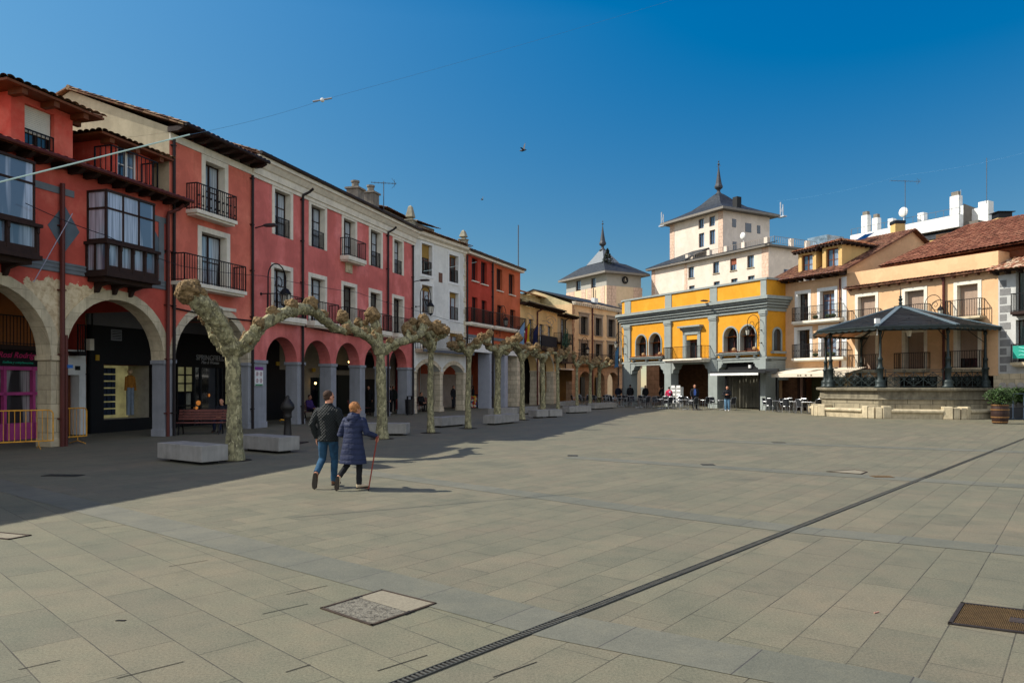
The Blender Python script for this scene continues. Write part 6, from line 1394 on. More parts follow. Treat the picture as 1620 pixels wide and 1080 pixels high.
# aerials
DKM = plain('dull_mast', '4c545c', .6, .1, 5, 0)
def aer(label, px, pb, pt, Y, L=0, rz=0, r=.03, mat=None): 
    p = AT(px, pb, Y); return antenna(label, p, (pb - pt) / FPX * Y, L, rz, r=r, mat=mat)
aer('tv aerial with arrow tip on the roof of the pink house', 607, 330, 287, 44, 1.45, .2, r=.025, mat=DKM)
aer('tall thin lattice mast rising behind the brick red house', 820, 462, 356, 72, 0, r=.05, mat=DKM); aer('wide tv aerial above the white dish on the terraced block', 1432, 345, 285, 70, 2.9, .1, .03, DKM)
aer('tall whip aerial above the red capped wall on the right skyline', 1561, 322, 250, 76, 0, r=.035, mat=DKM); aer('short pole aerial beside the tallest white chimney of the terraced block', 1520, 325, 300, 78, 0, r=.03)
# ================================================================= bandstand
BC = Vector((22.85, 43.5)); PH = R(4)
bs = thing('bandstand', 'octagonal bandstand with slate roof and green iron columns on a stone platform', 'bandstand', (BC.x, BC.y, 0), 0)
def oc(r, z, ph=PH): return [(r * math.cos(ph + k * math.pi / 4), r * math.sin(ph + k * math.pi / 4), z) for k in range(8)]
PST = blocks('platform_stone', '8f8670', .75, .38, .016, .28, stain=.9); PCAP = plain('platform_cap_stone', '756e5c', .9, .45, 3, .4, 25, streak=.85); BST = plain('bench_stone', 'b8aa8c', .88, .3, 3, .4, 30, streak=.6)
zp = 1.63
m = MB(); m.rings([oc(4.62, 0), oc(4.62, zp - .62)]); m.build('platform_wall', PST, bs)
m = MB(); m.rings([oc(4.72, zp - .62), oc(4.62, zp - .55), oc(4.6, zp - .18)]); m.build('platform_frieze', PCAP, bs)
m = MB(); m.rings([oc(4.66, zp - .18), oc(4.84, zp - .14), oc(4.86, zp - .03), oc(4.78, zp)]); m.build('platform_cap', PCAP, bs, bevel=.01)
# bench running round the foot, with blocks at every corner
for k in range(8):
    a0 = PH + k * math.pi / 4; a1 = a0 + math.pi / 4; ap = 4.62 * math.cos(math.pi / 8); am = (a0 + a1) / 2
    L = 2 * 4.62 * math.sin(math.pi / 8); ca, sa = math.cos(am), math.sin(am)
    def T(x, y, z): return (ca * (ap + y) - sa * x, sa * (ap + y) + ca * x, z)     # x along the side, y outwards
    h = L / 2 - .55; m = MB()
    prof = [(0, 0), (.52, 0), (.55, .25), (.6, .3), (.66, .36), (.66, .44), (.6, .5), (0, .5)]
    vs = [T(-h, y, z) for y, z in prof] + [T(h, y, z) for y, z in prof]; n = len(prof)
    m.add(vs, [tuple(range(n)), tuple(range(n, 2 * n))] + [(i, (i + 1) % n, (i + 1) % n + n, i + n) for i in range(n)]); m.build('stone_bench', BST, bs)
    for s in (-1, 1):
        m = MB(); xa, xb = s * h, s * (h + .42); P = [(xa, 0), (xb, 0), (xb, .72), (xa, .62)]
        m.add([T(x, y, 0) for x, y in P] + [T(x, y, .66) for x, y in P], [(0, 1, 2, 3), (4, 5, 6, 7), (0, 1, 5, 4), (1, 2, 6, 5), (2, 3, 7, 6), (3, 0, 4, 7)]); m.build('corner_block', BST, bs, bevel=.03)
        m = MB(); xa, xb = s * (h + .45), s * (L / 2 + .12); P = [(xa, 0), (xb - s * .1, 0), (xb + s * .1, .62), (xa, .7)]
        m.add([T(x, y, 0) for x, y in P] + [T(x, y, .6) for x, y in P], [(0, 1, 2, 3), (4, 5, 6, 7), (0, 1, 5, 4), (1, 2, 6, 5), (2, 3, 7, 6), (3, 0, 4, 7)]); m.build('corner_block', BST, bs, bevel=.03)
IG = plain('green_grey_iron', '27302f', .5, .15, 5, .08, 60, .25)
cz = 4.78; col_m = MB()
col_m.lathe([(.3, 0), (.3, .1), (.24, .14), (.27, .3), (.24, .42), (.17, .46), (.15, .5), (.15, 1.0), (.19, 1.03), (.19, 1.1), (.12, 1.15), (.1, 1.5), (.13, 1.53), (.13, 1.6), (.075, 1.68), (.06, cz - zp - .25), (.1, cz - zp - .2), (.1, cz - zp - .12), (.07, cz - zp)], 14)
cme = col_m.mesh('column', True); cme.materials.append(IG)
for k, (x, y, z) in enumerate(oc(4.25, zp)):
    o = bpy.data.objects.new('column', cme); COL.objects.link(o); o.parent = bs; o.location = (x, y, z)
# railings: lozenge and star wrought-iron panels
C = oc(4.25, zp)
for k in range(8):
    a, b = Vector(C[k]), Vector(C[(k + 1) % 8]); t = (b - a).normalized(); L = (b - a).length; m = MB()
    def Q(x, z): p = a + t * x; return (p.x, p.y, zp + z)
    for z in (.08, .86, .98): m.bar(Q(.2, z), Q(L - .2, z), .035, .03)
    n = 3; wv = (L - .5) / n
    for i in range(n):
        c = .25 + wv * (i + .5); zc = .47; r = .36
        m.bar(Q(c - wv / 2, zc), Q(c, zc + r), .034); m.bar(Q(c, zc + r), Q(c + wv / 2, zc), .034); m.bar(Q(c + wv / 2, zc), Q(c, zc - r), .034); m.bar(Q(c, zc - r), Q(c - wv / 2, zc), .034)
        m.bar(Q(c - .32, zc - .26), Q(c + .32, zc + .26), .022); m.bar(Q(c - .32, zc + .26), Q(c + .32, zc - .26), .022); m.bar(Q(c - .3, zc), Q(c + .3, zc), .022); m.bar(Q(c, zc - r), Q(c, zc + r), .022)
        for rr in (.12, .24): m.tube([Q(c + rr * math.cos(q / 12 * 6.283), zc + rr * math.sin(q / 12 * 6.283)) for q in range(13)], .013, 4, False)
        m.ball(Q(c, zc), .05, 6, 4)
        for e in (-.5, .5):
            m.tube([Q(c + wv * e + .07 * math.cos(q / 8 * 6.283), .92 + .05 * math.sin(q / 8 * 6.283)) for q in range(9)], .01, 4, False)
    for i in range(n + 1): m.bar(Q(.25 + wv * i, 0), Q(.25 + wv * i, 1.02 if i in (0, n) else .9), .03)
    m.build('railing_panel', IG, bs)
RS = blocks('bandstand_slate', '23282a', .28, .17, .01, .45, rough=.55, stain=.3); LEAD = plain('zinc_ridge', '5f7078', .5, .12, 4, .05, 40, .2)
ro = 5.02; ze, za_ = 4.92, 6.42; E_ = oc(ro, ze)
for k in range(8):
    a, b = Vector(E_[k]), Vector(E_[(k + 1) % 8]); top = Vector((0, 0, za_)); m = MB()
    ta, tb = a.lerp(top, .965), b.lerp(top, .965); m.add([a, b, tb, ta], [(0, 1, 2, 3)]); nrm = (b - a).cross(top - a).normalized(); nrm = nrm if nrm.z > 0 else -nrm
    # courses of slates
    m = MB(); nr = 22
    for r_ in range(nr):
        t0, t1 = r_ / nr, (r_ + 1) / nr; p0, p1 = a.lerp(top, t0), b.lerp(top, t0); q0, q1 = a.lerp(top, min(t1 + .01, .99)), b.lerp(top, min(t1 + .01, .99)); w_ = (p1 - p0).length; nn = max(1, int(w_ / .22)); of = .5 * (r_ % 2)
        for i in range(nn + 1):
            s0 = max(0, (i - of) / nn); s1 = min(1, (i + 1 - of) / nn - .03 / max(1, nn))
            if s1 <= s0: continue
            j = random.uniform(.012, .026)
            m.add([p0.lerp(p1, s0) + nrm * j, p0.lerp(p1, s1) + nrm * j, q0.lerp(q1, s1) + nrm * .004, q0.lerp(q1, s0) + nrm * .004, p0.lerp(p1, s0), p0.lerp(p1, s1)], [(0, 1, 2, 3), (0, 1, 5, 4)])
    m.add([a, b, tb, ta], [(0, 1, 2, 3)]); m.build('roof_panel', RS, bs)
    d = (top - a); m = MB(); m.bar(a + nrm * .02, a + d * .98 + nrm * .02, .24, .07); m.build('hip_strip', LEAD, bs)
    # timber lining and ribs below, scalloped valance
    m = MB(); lo = Vector((0, 0, -.08)); m.add([a + lo, b + lo, tb + lo], [(0, 1, 2)]); m.build('timber_lining', plain('warm_lining', 'a87850', .8, .25, 4, .15, 20, streak=.3), bs)
    m = MB(); c2 = Vector((C[k][0], C[k][1], 0)); m.bar(Vector((c2.x, c2.y, cz + .02)), Vector((c2.x * .06, c2.y * .06, za_ - .35)), .07, .1)
    hb = c2 * .78; m.bar((c2.x, c2.y, 4.1), (hb.x, hb.y, 4.92), .035); c2b = Vector((C[(k + 1) % 8][0], C[(k + 1) % 8][1], 0)); m.bar((c2.x, c2.y, cz), (c2b.x, c2b.y, cz), .08, .1)
    m.build('rib', IG, bs)
    m = MB(); tt = (b - a).normalized(); Lv = (b - a).length; ns = 9
    for i in range(ns):
        x0_, x1_ = Lv * i / ns, Lv * (i + 1) / ns; pts = [a + tt * x0_, a + tt * x1_] + [a + tt * (x0_ + (x1_ - x0_) * (1 - q / 6)) + Vector((0, 0, -.12 - .07 * math.sin(math.pi * q / 6))) for q in range(7)]
        m.add([p * 1 for p in pts], [tuple(range(9))])
    m.bar(a, b, .07, .07); m.build('valance', IG, bs)
m = MB(); m.lathe([(.32, za_ - .08), (.3, za_), (.12, za_ + .05), (.07, za_ + .1), (.11, za_ + .18), (.06, za_ + .26), (.1, za_ + .34), (.12, za_ + .4), (.05, za_ + .48), (.09, za_ + .54), (.03, za_ + .62), (.02, za_ + .95), (.004, za_ + 1.15)], 10); m.build('finial', IG, bs)
m = MB(); p = Vector(E_[5]) * .96 ; m.box(p.x - .14, p.x + .1, p.y - .12, p.y + .05, ze + .18, ze + .45); m.tube([(p.x, p.y, ze + .15), (p.x, p.y + .02, ze - .45)], .02, 6); m.build('white_junction_box', WHITE, bs)
def lantern(par, x, y, z, s=.8):
    m = MB(); m.tube([(x, y, z + .5 * s), (x, y, z + 1.1 * s)], .02, 6); m.lathe([(.04 * s, z + .5 * s), (.2 * s, z + .32 * s), (.24 * s, z + .26 * s), (.02, z + .25 * s)], 6, x, y); m.lathe([(.13 * s, z - .2 * s), (.05, z - .28 * s), (.01, z - .3 * s)], 6, x, y)
    o = m.build('lantern', IRON, par); MB().lathe([(.21 * s, z + .24 * s), (.13 * s, z - .2 * s)], 6, x, y).build('lantern_glass', plain('milky_glass', 'c8c0b0', .3, .1, 4, 0), o)
e5, e6 = Vector(C[5]), Vector(C[6]); q = (e5 + e6) * .5 * .8; lantern(bs, q.x - .1, q.y, 4.6)
m = MB(); m.rings([oc(3.9, zp - .02), oc(3.9, zp + .01)]); m.build('floor', PCAP, bs)
# barrel planter and hedge box at the right edge
p = G(1582, 670); t = thing('barrel_planter', 'dark wooden barrel with pale hoops planted with a green shrub beside the bandstand', 'planter', p); t.scale = (.86, .86, 1.05)
m = MB(); m.lathe([(.34, 0), (.4, .2), (.43, .45), (.42, .65), (.38, .86), (.34, .86), (.34, .78), (.01, .78)], 20); m.build('barrel', plain('barrel_wood', '2c1a14', .6, .3, 5, .2, 30), t, smooth=False)
m = MB()
for z, r in ((.06, .37), (.27, .42), (.6, .435), (.8, .405)): m.lathe([(r, z), (r + .008, z), (r + .008, z + .05), (r, z + .05)], 20)
m.build('hoop', plain('brass_hoop', '7c5a34', .6, .2, 4, .05, 40, .4), t)
def leafball(mb, n, c, rx, ry, rz_, s=.06):
    for i in range(n):
        d = Vector((random.gauss(0, 1), random.gauss(0, 1), random.gauss(0, 1))).normalized(); r = random.random() ** .4
        lump = .75 + .4 * noise.noise(d * 2.1 + Vector(c)); p = Vector((c[0] + d.x * rx * r * lump, c[1] + d.y * ry * r * lump, c[2] + d.z * rz_ * r * lump))
        u = Vector((random.gauss(0, 1), random.gauss(0, 1), random.gauss(0, 1))).normalized(); v = u.orthogonal().normalized(); k = s * random.uniform(.6, 1.4)
        mb.add([p - u * k, p + v * k * .5, p + u * k, p - v * k * .5], [(0, 1, 2, 3)])
LEAF = plain('hedge_leaf', '33491c', .6, .6, 5, 0, dark='141f0a')
m = MB(); leafball(m, 2600, (.1, 0, 1.2), .95, .8, .55, .05); m.build('foliage', LEAF, t); m = MB(); [m.tube([(0, 0, .78), (.2 * math.cos(q), .2 * math.sin(q), 1.3)], .015, 5) for q in (0, 2, 4)]; m.build('stem', WOOD_D, t)
p = G(1612, 664); t = thing('terrace_hedge', 'long green hedge in a low railed box at the right edge behind the barrel', 'hedge', p + Vector((.9, .5, 0)))
m = MB(); leafball(m, 5200, (0, 0, 1.25), 2.1, .6, .62, .06); m.build('foliage', LEAF, t); m = MB(); m.box(-1.7, 2, -.4, .4, .1, .62); m.build('planter_box', plain('dark_planter', '20242a', .6), t); m = MB(); rl(m, [(-1.75, -.5), (2.1, -.5)], 0, 1.35, .5, .03); m.build('railing', plain('blue_rail', '39485a', .5), t)
# ================================================================= pollarded plane trees
def bark_mat():
    m, nt, p, tc = base('plane_bark'); v = tc.outputs['Object']
    n1 = noise_n(nt, mapping(nt, v, (1, 1, .55)), 8.5, 6, .62, .6); n2 = noise_n(nt, mapping(nt, v, (1, 1, .5), loc=(5, 3, 1)), 15, 6, .65, .5); n3 = noise_n(nt, v, 40, 3, .6)
    c = ramp(nt, n1, [(.34, srgb('4e4a3a')), (.42, srgb('6e6850')), (.52, srgb('858060')), (.60, srgb('9c9470'))])
    c = mixc(nt, ramp(nt, n2, [(.585, 0.0), (.61, 1.0)]), c, srgb('b4ab86')); c = mixc(nt, ramp(nt, n2, [(.36, 1.0), (.385, 0.0)]), c, srgb('4c4434'))
    c = mixc(nt, .5, c, ramp(nt, n3, [(.3, .7), (.7, 1.15)]), 'MULTIPLY')
    nt.links.new(c, p.inputs['Base Color']); p.inputs['Roughness'].default_value = .9; p.inputs['Specular IOR Level'].default_value = .2
    bumpit(nt, p, mth(nt, 'ADD', n2, mth(nt, 'MULTIPLY', n3, .4)), .5, .03); return m
BARK = bark_mat(); KNOT = plain('pollard_knob', '7a6444', .95, .4, 14, .9, 26, dark='3a2c1c')
def knob(lst, p, r, k):
    mb = MB(); lst.append(mb)
    mb.ball(p, r, 9, 7, (1, 1, 1.05))
    for i in range(26):
        d = Vector((k.gauss(0, 1), k.gauss(0, 1), k.gauss(.35, 1))).normalized(); mb.ball(p + d * r * .92, r * k.uniform(.16, .4), 7, 5)
def plane_tree(label, x, y, H, rt, limbs, vox=.022, seed=1):
    """limbs: lists of (dx, dy, z, radius) relative to the trunk foot; the last point carries a knob, entries with a 5th value grow a knob there"""
    t = thing('plane_tree', label, 'tree', (x, y, 0), 0, 'pollarded plane trees along the arcade'); rnd = random.Random(seed)
    m = MB(); pts = []; rs = []
    n = 9
    for i in range(n + 1):
        f = i / n; pts.append((.05 * math.sin(f * 3 + seed) * f, .05 * math.cos(f * 2.3 + seed) * f, f * H)); rs.append(rt * 1.0 * (1.0 + .35 * max(0, .12 - f) / .12 * 1.0 - .22 * f + .05 * math.sin(f * 9 + seed)))
    top = Vector(pts[-1]); m.tube(pts, rs, 14); m.ball(top, rt * .9, 10, 8); o = m.build('trunk', BARK, t); bake(o, vox, True, [(.25, .05), (.07, .02)], 1)
    m = MB(); kn = []
    for L in limbs:
        P = [top - Vector((0, 0, .25))] + [Vector(q[:3]) for q in L]; r0 = L[0][3]; RS_ = [r0 * 1.3] + [q[3] * 1.1 for q in L]
        # round the polyline off
        Q = []; QR = []
        for i in range(len(P) - 1):
            for s in range(4):
                f = s / 4; p0 = P[max(i - 1, 0)]; p1 = P[i]; p2 = P[i + 1]; p3 = P[min(i + 2, len(P) - 1)]
                q = .5 * ((2 * p1) + (p2 - p0) * f + (2 * p0 - 5 * p1 + 4 * p2 - p3) * f * f + (3 * p1 - p0 - 3 * p2 + p3) * f ** 3)
                Q.append(q + Vector((rnd.uniform(-1, 1), rnd.uniform(-1, 1), rnd.uniform(-1, 1))) * .02); QR.append(RS_[i] * (1 - f) + RS_[i + 1] * f + rnd.uniform(-.008, .012))
        Q.append(P[-1]); QR.append(RS_[-1]); m.tube(Q, QR, 10)
        knob(kn, P[-1], RS_[-1] * 1.5, rnd)
        for q in L:
            if len(q) > 4 or q[3] > .09 and rnd.random() < .5: q = (*q[:4], q[4] if len(q) > 4 else q[3] * 1.1); pk = Vector(q[:3]) + Vector((0, 0, q[4] * .8)); knob(kn, pk, q[4], rnd); m.tube([Vector(q[:3]), pk], [q[3], q[4] * .8], 8)
    o = m.build('limbs', BARK, t); bake(o, vox * .9, True, [(.22, .09), (.07, .05), (.03, .02)], 0)
    for q in kn: bake(q.build('knob', KNOT, o), vox * .75, True, [(.12, .06), (.045, .05), (.02, .02)], 0)
    return t
# tree 1: two heavy limbs, the left one climbing away from the square, the right one arching over to the next tree
def rel(px, py, Y, x0, y0): p = AT(px, py, Y); return (p.x - x0, p.y - y0, p.z)
x1, y1 = -6.73, 17.9
L = lambda pts, x0, y0: [(*rel(a, b, Y, x0, y0), r, *k) for a, b, Y, r, *k in pts]
plane_tree('nearest pollarded plane tree with thick mottled trunk and two raised limbs by the black shop', x1, y1, 2.85, .20, [
    L([(362, 543, 17.7, .17), (350, 518, 17.5, .20, .15), (333, 496, 17.3, .22, .17), (316, 478, 17.1, .21, .18), (298, 462, 17.0, .17)], x1, y1),
    L([(354, 552, 18.2, .12), (340, 532, 18.2, .12, .1), (330, 514, 18.2, .10, .09), (325, 504, 18.2, .09)], x1, y1),
    L([(392, 545, 18.1, .15), (410, 520, 18.3, .14), (432, 502, 18.7, .14, .15), (462, 492, 19.3, .14, .17), (492, 490, 20.2, .13, .18), (512, 505, 20.8, .12), (530, 520, 21.4, .10), (548, 522, 21.9, .09)], x1, y1),
    L([(386, 540, 17.8, .10), (400, 525, 17.9, .09), (409, 512, 18, .09)], x1, y1)], .02, 1)
x2, y2 = -4.38, 24.9
plane_tree('second plane tree trunk just beyond the walking couple', x2, y2, 3.1, .19, [
    L([(590, 540, 24.8, .13), (575, 530, 24.4, .13, .14), (556, 520, 24, .12), (542, 502, 23.8, .12, .12)], x2, y2),
    L([(597, 530, 24.9, .15), (594, 512, 24.9, .14), (590, 500, 24.9, .15)], x2, y2), L([(592, 535, 25.3, .1), (578, 516, 25.3, .09, .12), (566, 510, 25.3, .09)], x2, y2),
    L([(618, 545, 25.1, .12), (638, 540, 25.5, .12), (655, 533, 26, .12, .12), (668, 524, 26.5, .12), (670, 510, 26.8, .15)], x2, y2), L([(640, 538, 25.6, .09), (645, 528, 25.7, .1), (644, 520, 25.8, .12)], x2, y2)], .024, 2)
xs = [(-3.06, 27.9, .135, 3.35), (-1.82, 30.7, .13, 3.3), (-.69, 34.5, .165, 3.35), (.51, 37.9, .14, 3.3), (1.84, 44.0, .17, 3.4), (3.05, 49.0, .13, 3.5), (4.8, 54.5, .13, 3.3), (6.2, 58.5, .14, 3.2), (7.3, 62.0, .17, 3.2)]
LB = ['slim plane tree beyond the right hand of the woman with the cane', 'slim plane tree in front of the gap between white and brick red houses', 'plane tree rising behind the stone bench before the square pillars', 'plane tree at the right end of the stone bench before the square pillars',
      'plane tree behind the long joined stone block before the peach house', 'thin plane tree beside the two storey wooden gallery', 'slender leaning plane tree before the left arch of the sand coloured house', 'plane tree before the middle arch of the sand coloured house', 'farthest plane tree before the sand coloured house with wide low limbs']
for i, ((x, y, rt, H), lb) in enumerate(zip(xs, LB)):
    rnd = random.Random(40 + i); limbs = []; nl = 4 + i % 2
    for k in range(nl):
        s = [1, -1, 1, -1, 1][k]; dirx = .30 * s; diry = .95 * s       # mostly along the row, some across it
        if k >= 2: dirx, diry = rnd.choice([(.9, -.25), (-.85, .3), (.7, .6), (-.7, -.6)])
        d = Vector((dirx, diry, 0)).normalized(); n = d.orthogonal(); ln = rnd.uniform(1.0, 1.75) if k < 2 else rnd.uniform(.5, 1.0); up = rnd.uniform(.15, .6)
        r0 = rt * .72; l = []
        for q, (f, rr) in enumerate(((.28, 1), (.6, .95), (.85, .9), (1.0, .85))):
            p = d * ln * f + n * rnd.uniform(-.12, .12); zz = H - .1 + up * f ** .6 + rnd.uniform(-.06, .06)
            l.append((p.x, p.y, zz, r0 * rr, *([rnd.uniform(.11, .17)] if q in (1, 2) and rnd.random() < .75 else [])))
        l.append((l[-1][0] + d.x * .08, l[-1][1] + d.y * .08, l[-1][2] + rnd.uniform(.12, .3), r0 * .95)); limbs.append(l)
    if i == 0: limbs.append([(.0, 0, H + .2, .13), (.1, -.1, H + .45, .14, .16), (.22, -.1, H + .62, .15)])
    plane_tree(lb, x, y, H, rt, limbs, .03 if i < 4 else .04, 10 + i)
# tree pits
for i, (x, y) in enumerate([(x1, y1), (x2, y2)] + [(a, b) for a, b, _, _ in xs]):
    m = MB(); m.lathe([(.42 if i < 2 else .34, .003), (.40, .009), (.1, .012)], 18, x, y); o = m.build('tree_pit', plain('dark_earth', '2a2219', .95, .4, 12, .8, 30)); tag(o, kind='structure')
# ================================================================= street furniture
def conc_bench(label, p, rz, L=1.86, W=.68, H=.37):
    t = thing('concrete_bench', label, 'bench', (p[0], p[1], 0), rz, 'concrete block benches'); MB().box(-L / 2, L / 2, -W / 2, W / 2, .07, .07 + H).build('seat_block', CONC, t, bevel=.012)
    m = MB(); m.box(-L / 2 + .25, L / 2 - .25, -W / 2 + .18, W / 2 - .1, 0, .07); m.build('plinth', BLACK, t); return t
A35 = math.atan2(-1.08, 1.52)
v = G(321.9, 736.8); conc_bench('nearest concrete block bench left of the thick plane tree', (v.x - .76 + .13, v.y + .54 + .33), A35)
v = G(444, 718.5); conc_bench('concrete block bench between the thick plane tree and the drinking fountain', (v.x - .76 + .13, v.y + .54 + .33), A35)
conc_bench('concrete block bench behind the second plane tree and the woman', (-4.62, 26.75), R(-4), 1.75)
def along(px0, py0, px1, py1, lb, W=.62):
    a, b = G(px0, py0), G(px1, py1); d = (b - a); L_ = d.length; t = d.normalized(); n = Vector((-t.y, t.x, 0)); c = (a + b) / 2 + n * W / 2
    return conc_bench(lb, (c.x, c.y), math.atan2(t.y, t.x), L_, W)
along(699, 676.5, 742, 672.6, 'concrete block bench between the two slim plane trees'); along(783, 672.5, 821.6, 668.4, 'concrete block bench before the square pillars, between two plane trees')
along(849, 661.5, 868, 660.6, 'left half of the long joined concrete block in front of the peach house'); along(869.3, 660.5, 889.7, 659.7, 'right half of the long joined concrete block in front of the peach house')
along(901, 654, 935.6, 652.6, 'concrete block bench right of the joined block, under the thin trees'); along(941.5, 647.8, 975.6, 645.7, 'farthest concrete block bench, right of the last plane trees')
for a, b, c, d, lb in ((782, 658, 819, 656, 'low concrete block close to the square pillars behind the other benches'), (830, 655.5, 851, 654, 'low concrete block by the peach arches behind the joined block'), (893, 643.5, 916, 642, 'low concrete block by the left sand coloured arch')): along(a, b, c, d, lb, .5)
# iron drinking fountain
p = G(455, 701); t = thing('drinking_fountain', 'dark cast iron drinking fountain with a brass spout behind the second concrete bench', 'fountain', (p.x, p.y, 0), R(-10))
FI = plain('fountain_iron', '2e2c2a', .5, .25, 5, .15, 40, .4)
m = MB(); m.lathe([(.26, 0), (.24, .08), (.17, .14), (.13, .25), (.11, .5), (.1, .78), (.14, .82), (.12, .86), (.13, 1.0), (.2, 1.06), (.22, 1.12), (.2, 1.2), (.15, 1.28), (.11, 1.32), (.1, 1.36), (.05, 1.4), (.06, 1.45), (.02, 1.5)], 10); m.build('fountain_body', FI, t, smooth=True)
m = MB(); m.tube([(-.1, 0, .72), (-.22, 0, .74), (-.26, 0, .7)], .025, 8); m.build('spout', plain('brass', 'b0832c', .35, .1, 5, 0, metallic=.8), t); m = MB(); m.box(-.85, .5, -.42, .42, 0.001, .03); m.box(-.8, -.3, -.3, .3, .03, .035); m.build('drain_tray', FI, t)
# crowd barriers
BY = plain('barrier_yellow', 'd89a30', .5, .3, 6, .1, 40, streak=.3); BB = plain('barrier_blue_tape', '2c5f9c', .6)
def barrier(lb, a, b):
    d = b - a; L_ = d.length; t = thing('crowd_barrier', lb, 'barrier', (a.x, a.y, 0), math.atan2(d.y, d.x), 'yellow crowd barriers'); m = MB(); r = .019
    c = .12; P = [(0, 0, .2), (0, 0, 1.0), (c * .3, 0, 1.07), (c, 0, 1.1), (L_ - c, 0, 1.1), (L_ - c * .3, 0, 1.07), (L_, 0, 1.0), (L_, 0, .2)]; m.tube(P, r, 8); m.tube([(0, 0, .22), (L_, 0, .22)], r, 8); m.build('barrier_frame', BY, t)
    m = MB(); n = int(L_ / .125); [m.tube([(L_ * k / n, 0, .22), (L_ * k / n, 0, 1.1)], .009, 6) for k in range(1, n)]; m.build('barrier_bars', BY, t)
    for x in (.35, L_ - .35):
        m = MB(); m.tube([(x, 0, .22), (x, 0, .1), (x, .05, .08), (x, .26, .03), (x, .3, .0)], .013, 6); m.tube([(x, 0, .1), (x, -.05, .08), (x, -.26, .03), (x, -.3, 0)], .013, 6); m.build('barrier_foot', BY, t)
    MB().tube([(L_ * .3, 0, 1.1), (L_ * .3 + .3, 0, 1.1)], .026, 8).build('tape_wrap', BB, t)
ba_, bb_2 = G(82, 707), G(137, 702); barrier('yellow barrier standing right behind the stone pier and red pipes', G(70, 706.5), G(137, 700)); barrier('yellow barrier in front of the pink shop at the left edge', G(-70, 716), G(84, 708.5))
# a dark rubbish sack leaning behind barrier
# slatted street benches inside the arcade
def slat_bench(lb, p, rz, L_=1.7):
    t = thing('slatted_bench', lb, 'bench', (p[0], p[1], 0), rz, 'slatted benches under the arcade'); W_ = plain('red_slat', '6c4038', .7, .3, 5, .2, 30)
    for k in range(5): MB().box(-L_ / 2, L_ / 2, -.28 + k * .1, -.2 + k * .1, .42, .45).build('seat_slat', W_, t)
    for k in range(4): MB().box(-L_ / 2, L_ / 2, .24 + k * .035, .27 + k * .035, .52 + k * .1, .6 + k * .1).build('back_slat', W_, t)
    for s in (-1, 1):
        x = s * (L_ / 2 - .15); m = MB(); m.bar((x, -.26, .41), (x, .22, .41), .04); m.bar((x, -.22, .41), (x, -.3, 0), .04); m.bar((x, .2, .41), (x, .3, 0), .04); m.bar((x, .22, .41), (x, .4, .95), .04); m.build('bench_side', IRON, t)
p = G(316, 687); slat_bench('slatted bench in front of the black clothes shop, left of the thick plane tree', (p.x, p.y + .1), R(8)); p = F3.w(F3.u(572, 1.8), 1.9); slat_bench('slatted bench under the arch between the walking woman and second plane tree', (p.x, p.y), F3.rz)
p = F3.w(F3.u(491, 1.8), 1.9); slat_bench('slatted bench with a seated person left of the walking man', (p.x, p.y), F3.rz); p = F4.w(F4.u(676, 1.2), 1.4); slat_bench('slatted bench in the left arch of the white house', (p.x, p.y), F4.rz)
# litter bin
p = G(648, 656); t = thing('litter_bin', 'dark litter bin between the pink and white houses', 'litter bin', (p.x, p.y, 0), F3.rz); MB().lathe([(.24, .05), (.27, .85), (.29, .87), (.29, .92), (.26, .92), (.24, .2)], 12).build('bin_body', FI, t); m = MB(); m.box(-.32, -.28, -.05, .05, 0, 1.1); m.box(.28, .32, -.05, .05, 0, 1.1); m.box(-.32, .32, -.05, .05, 1.08, 1.13); m.build('bin_frame', IRON, t)
# colourful stand
p = G(750, 646); t = thing('poster_stand', 'waist high stand covered in bright patterned posters in the arcade', 'stand', (p.x + .1, p.y + 1.2, 0), F5.rz)
def patt():
    m, nt, pp, tc = base('poster_pattern'); vo = N(nt, 'ShaderNodeTexVoronoi'); vo.inputs['Scale'].default_value = 7; nt.links.new(tc.outputs['Object'], vo.inputs['Vector']); sp = N(nt, 'ShaderNodeSeparateColor'); nt.links.new(vo.outputs['Color'], sp.inputs[0])
    c = ramp(nt, sp.outputs[0], [(0, srgb('b02a30')), (.25, srgb('d8d0c0')), (.45, srgb('2a4a90')), (.6, srgb('d0a030')), (.8, srgb('306a50'))], 'CONSTANT'); nt.links.new(c, pp.inputs['Base Color']); pp.inputs['Roughness'].default_value = .6; return m
MB().box(-.55, .55, -.2, .25, .05, .98).build('stand_box', patt(), t, bevel=.02); MB().box(-.6, .6, -.25, .3, .98, 1.04).build('stand_top', IRON, t)

# ---------------------------------------------------------------- wall lanterns
lan = [(F3, 412.5, 480, 1.35, 'scrolled wall lantern nearest, above the first arch of the pink house', 1), (F4, 657.5, 495, 1.3, 'scrolled wall lantern on the left edge of the white house', 1), (F5, 785, 515, 1.2, 'scrolled wall lantern on the brick red and orange house', 1),
       (F7, 915.5, 560, 1.3, 'scrolled wall lantern left on the sand coloured house', 1)]
for F_, px, py, s, lb, sd in lan: scroll_lamp(lb, F_, F_.u(px), F_.z(px, py) + .15, s * .95, side=sd)
scroll_lamp('scrolled wall lantern on the right pilaster of the yellow building', FY, uy(1207), FY.z(1207, 527), 1.05, -.12, side=-1)
scroll_lamp('scrolled wall lantern at the left corner of the yellow building', FY, uy(992), FY.z(992, 548), 1.05, -.12, side=-1)
scroll_lamp('scrolled wall lantern on the long ochre house above the bandstand roof', F9, F9.u(1468), F9.z(1468, 500), .95, side=1)
flood('flat wall lamp between the salmon and the pink house', F3, .25, F3.z(408, 362)); flood('flat wall lamp at the right end of the pink house', F3, W3 - .1, F3.z(655, 446)); flood('flat wall lamp on the cornice of the yellow building', FY, uy(1126), FY.z(1126, 478))

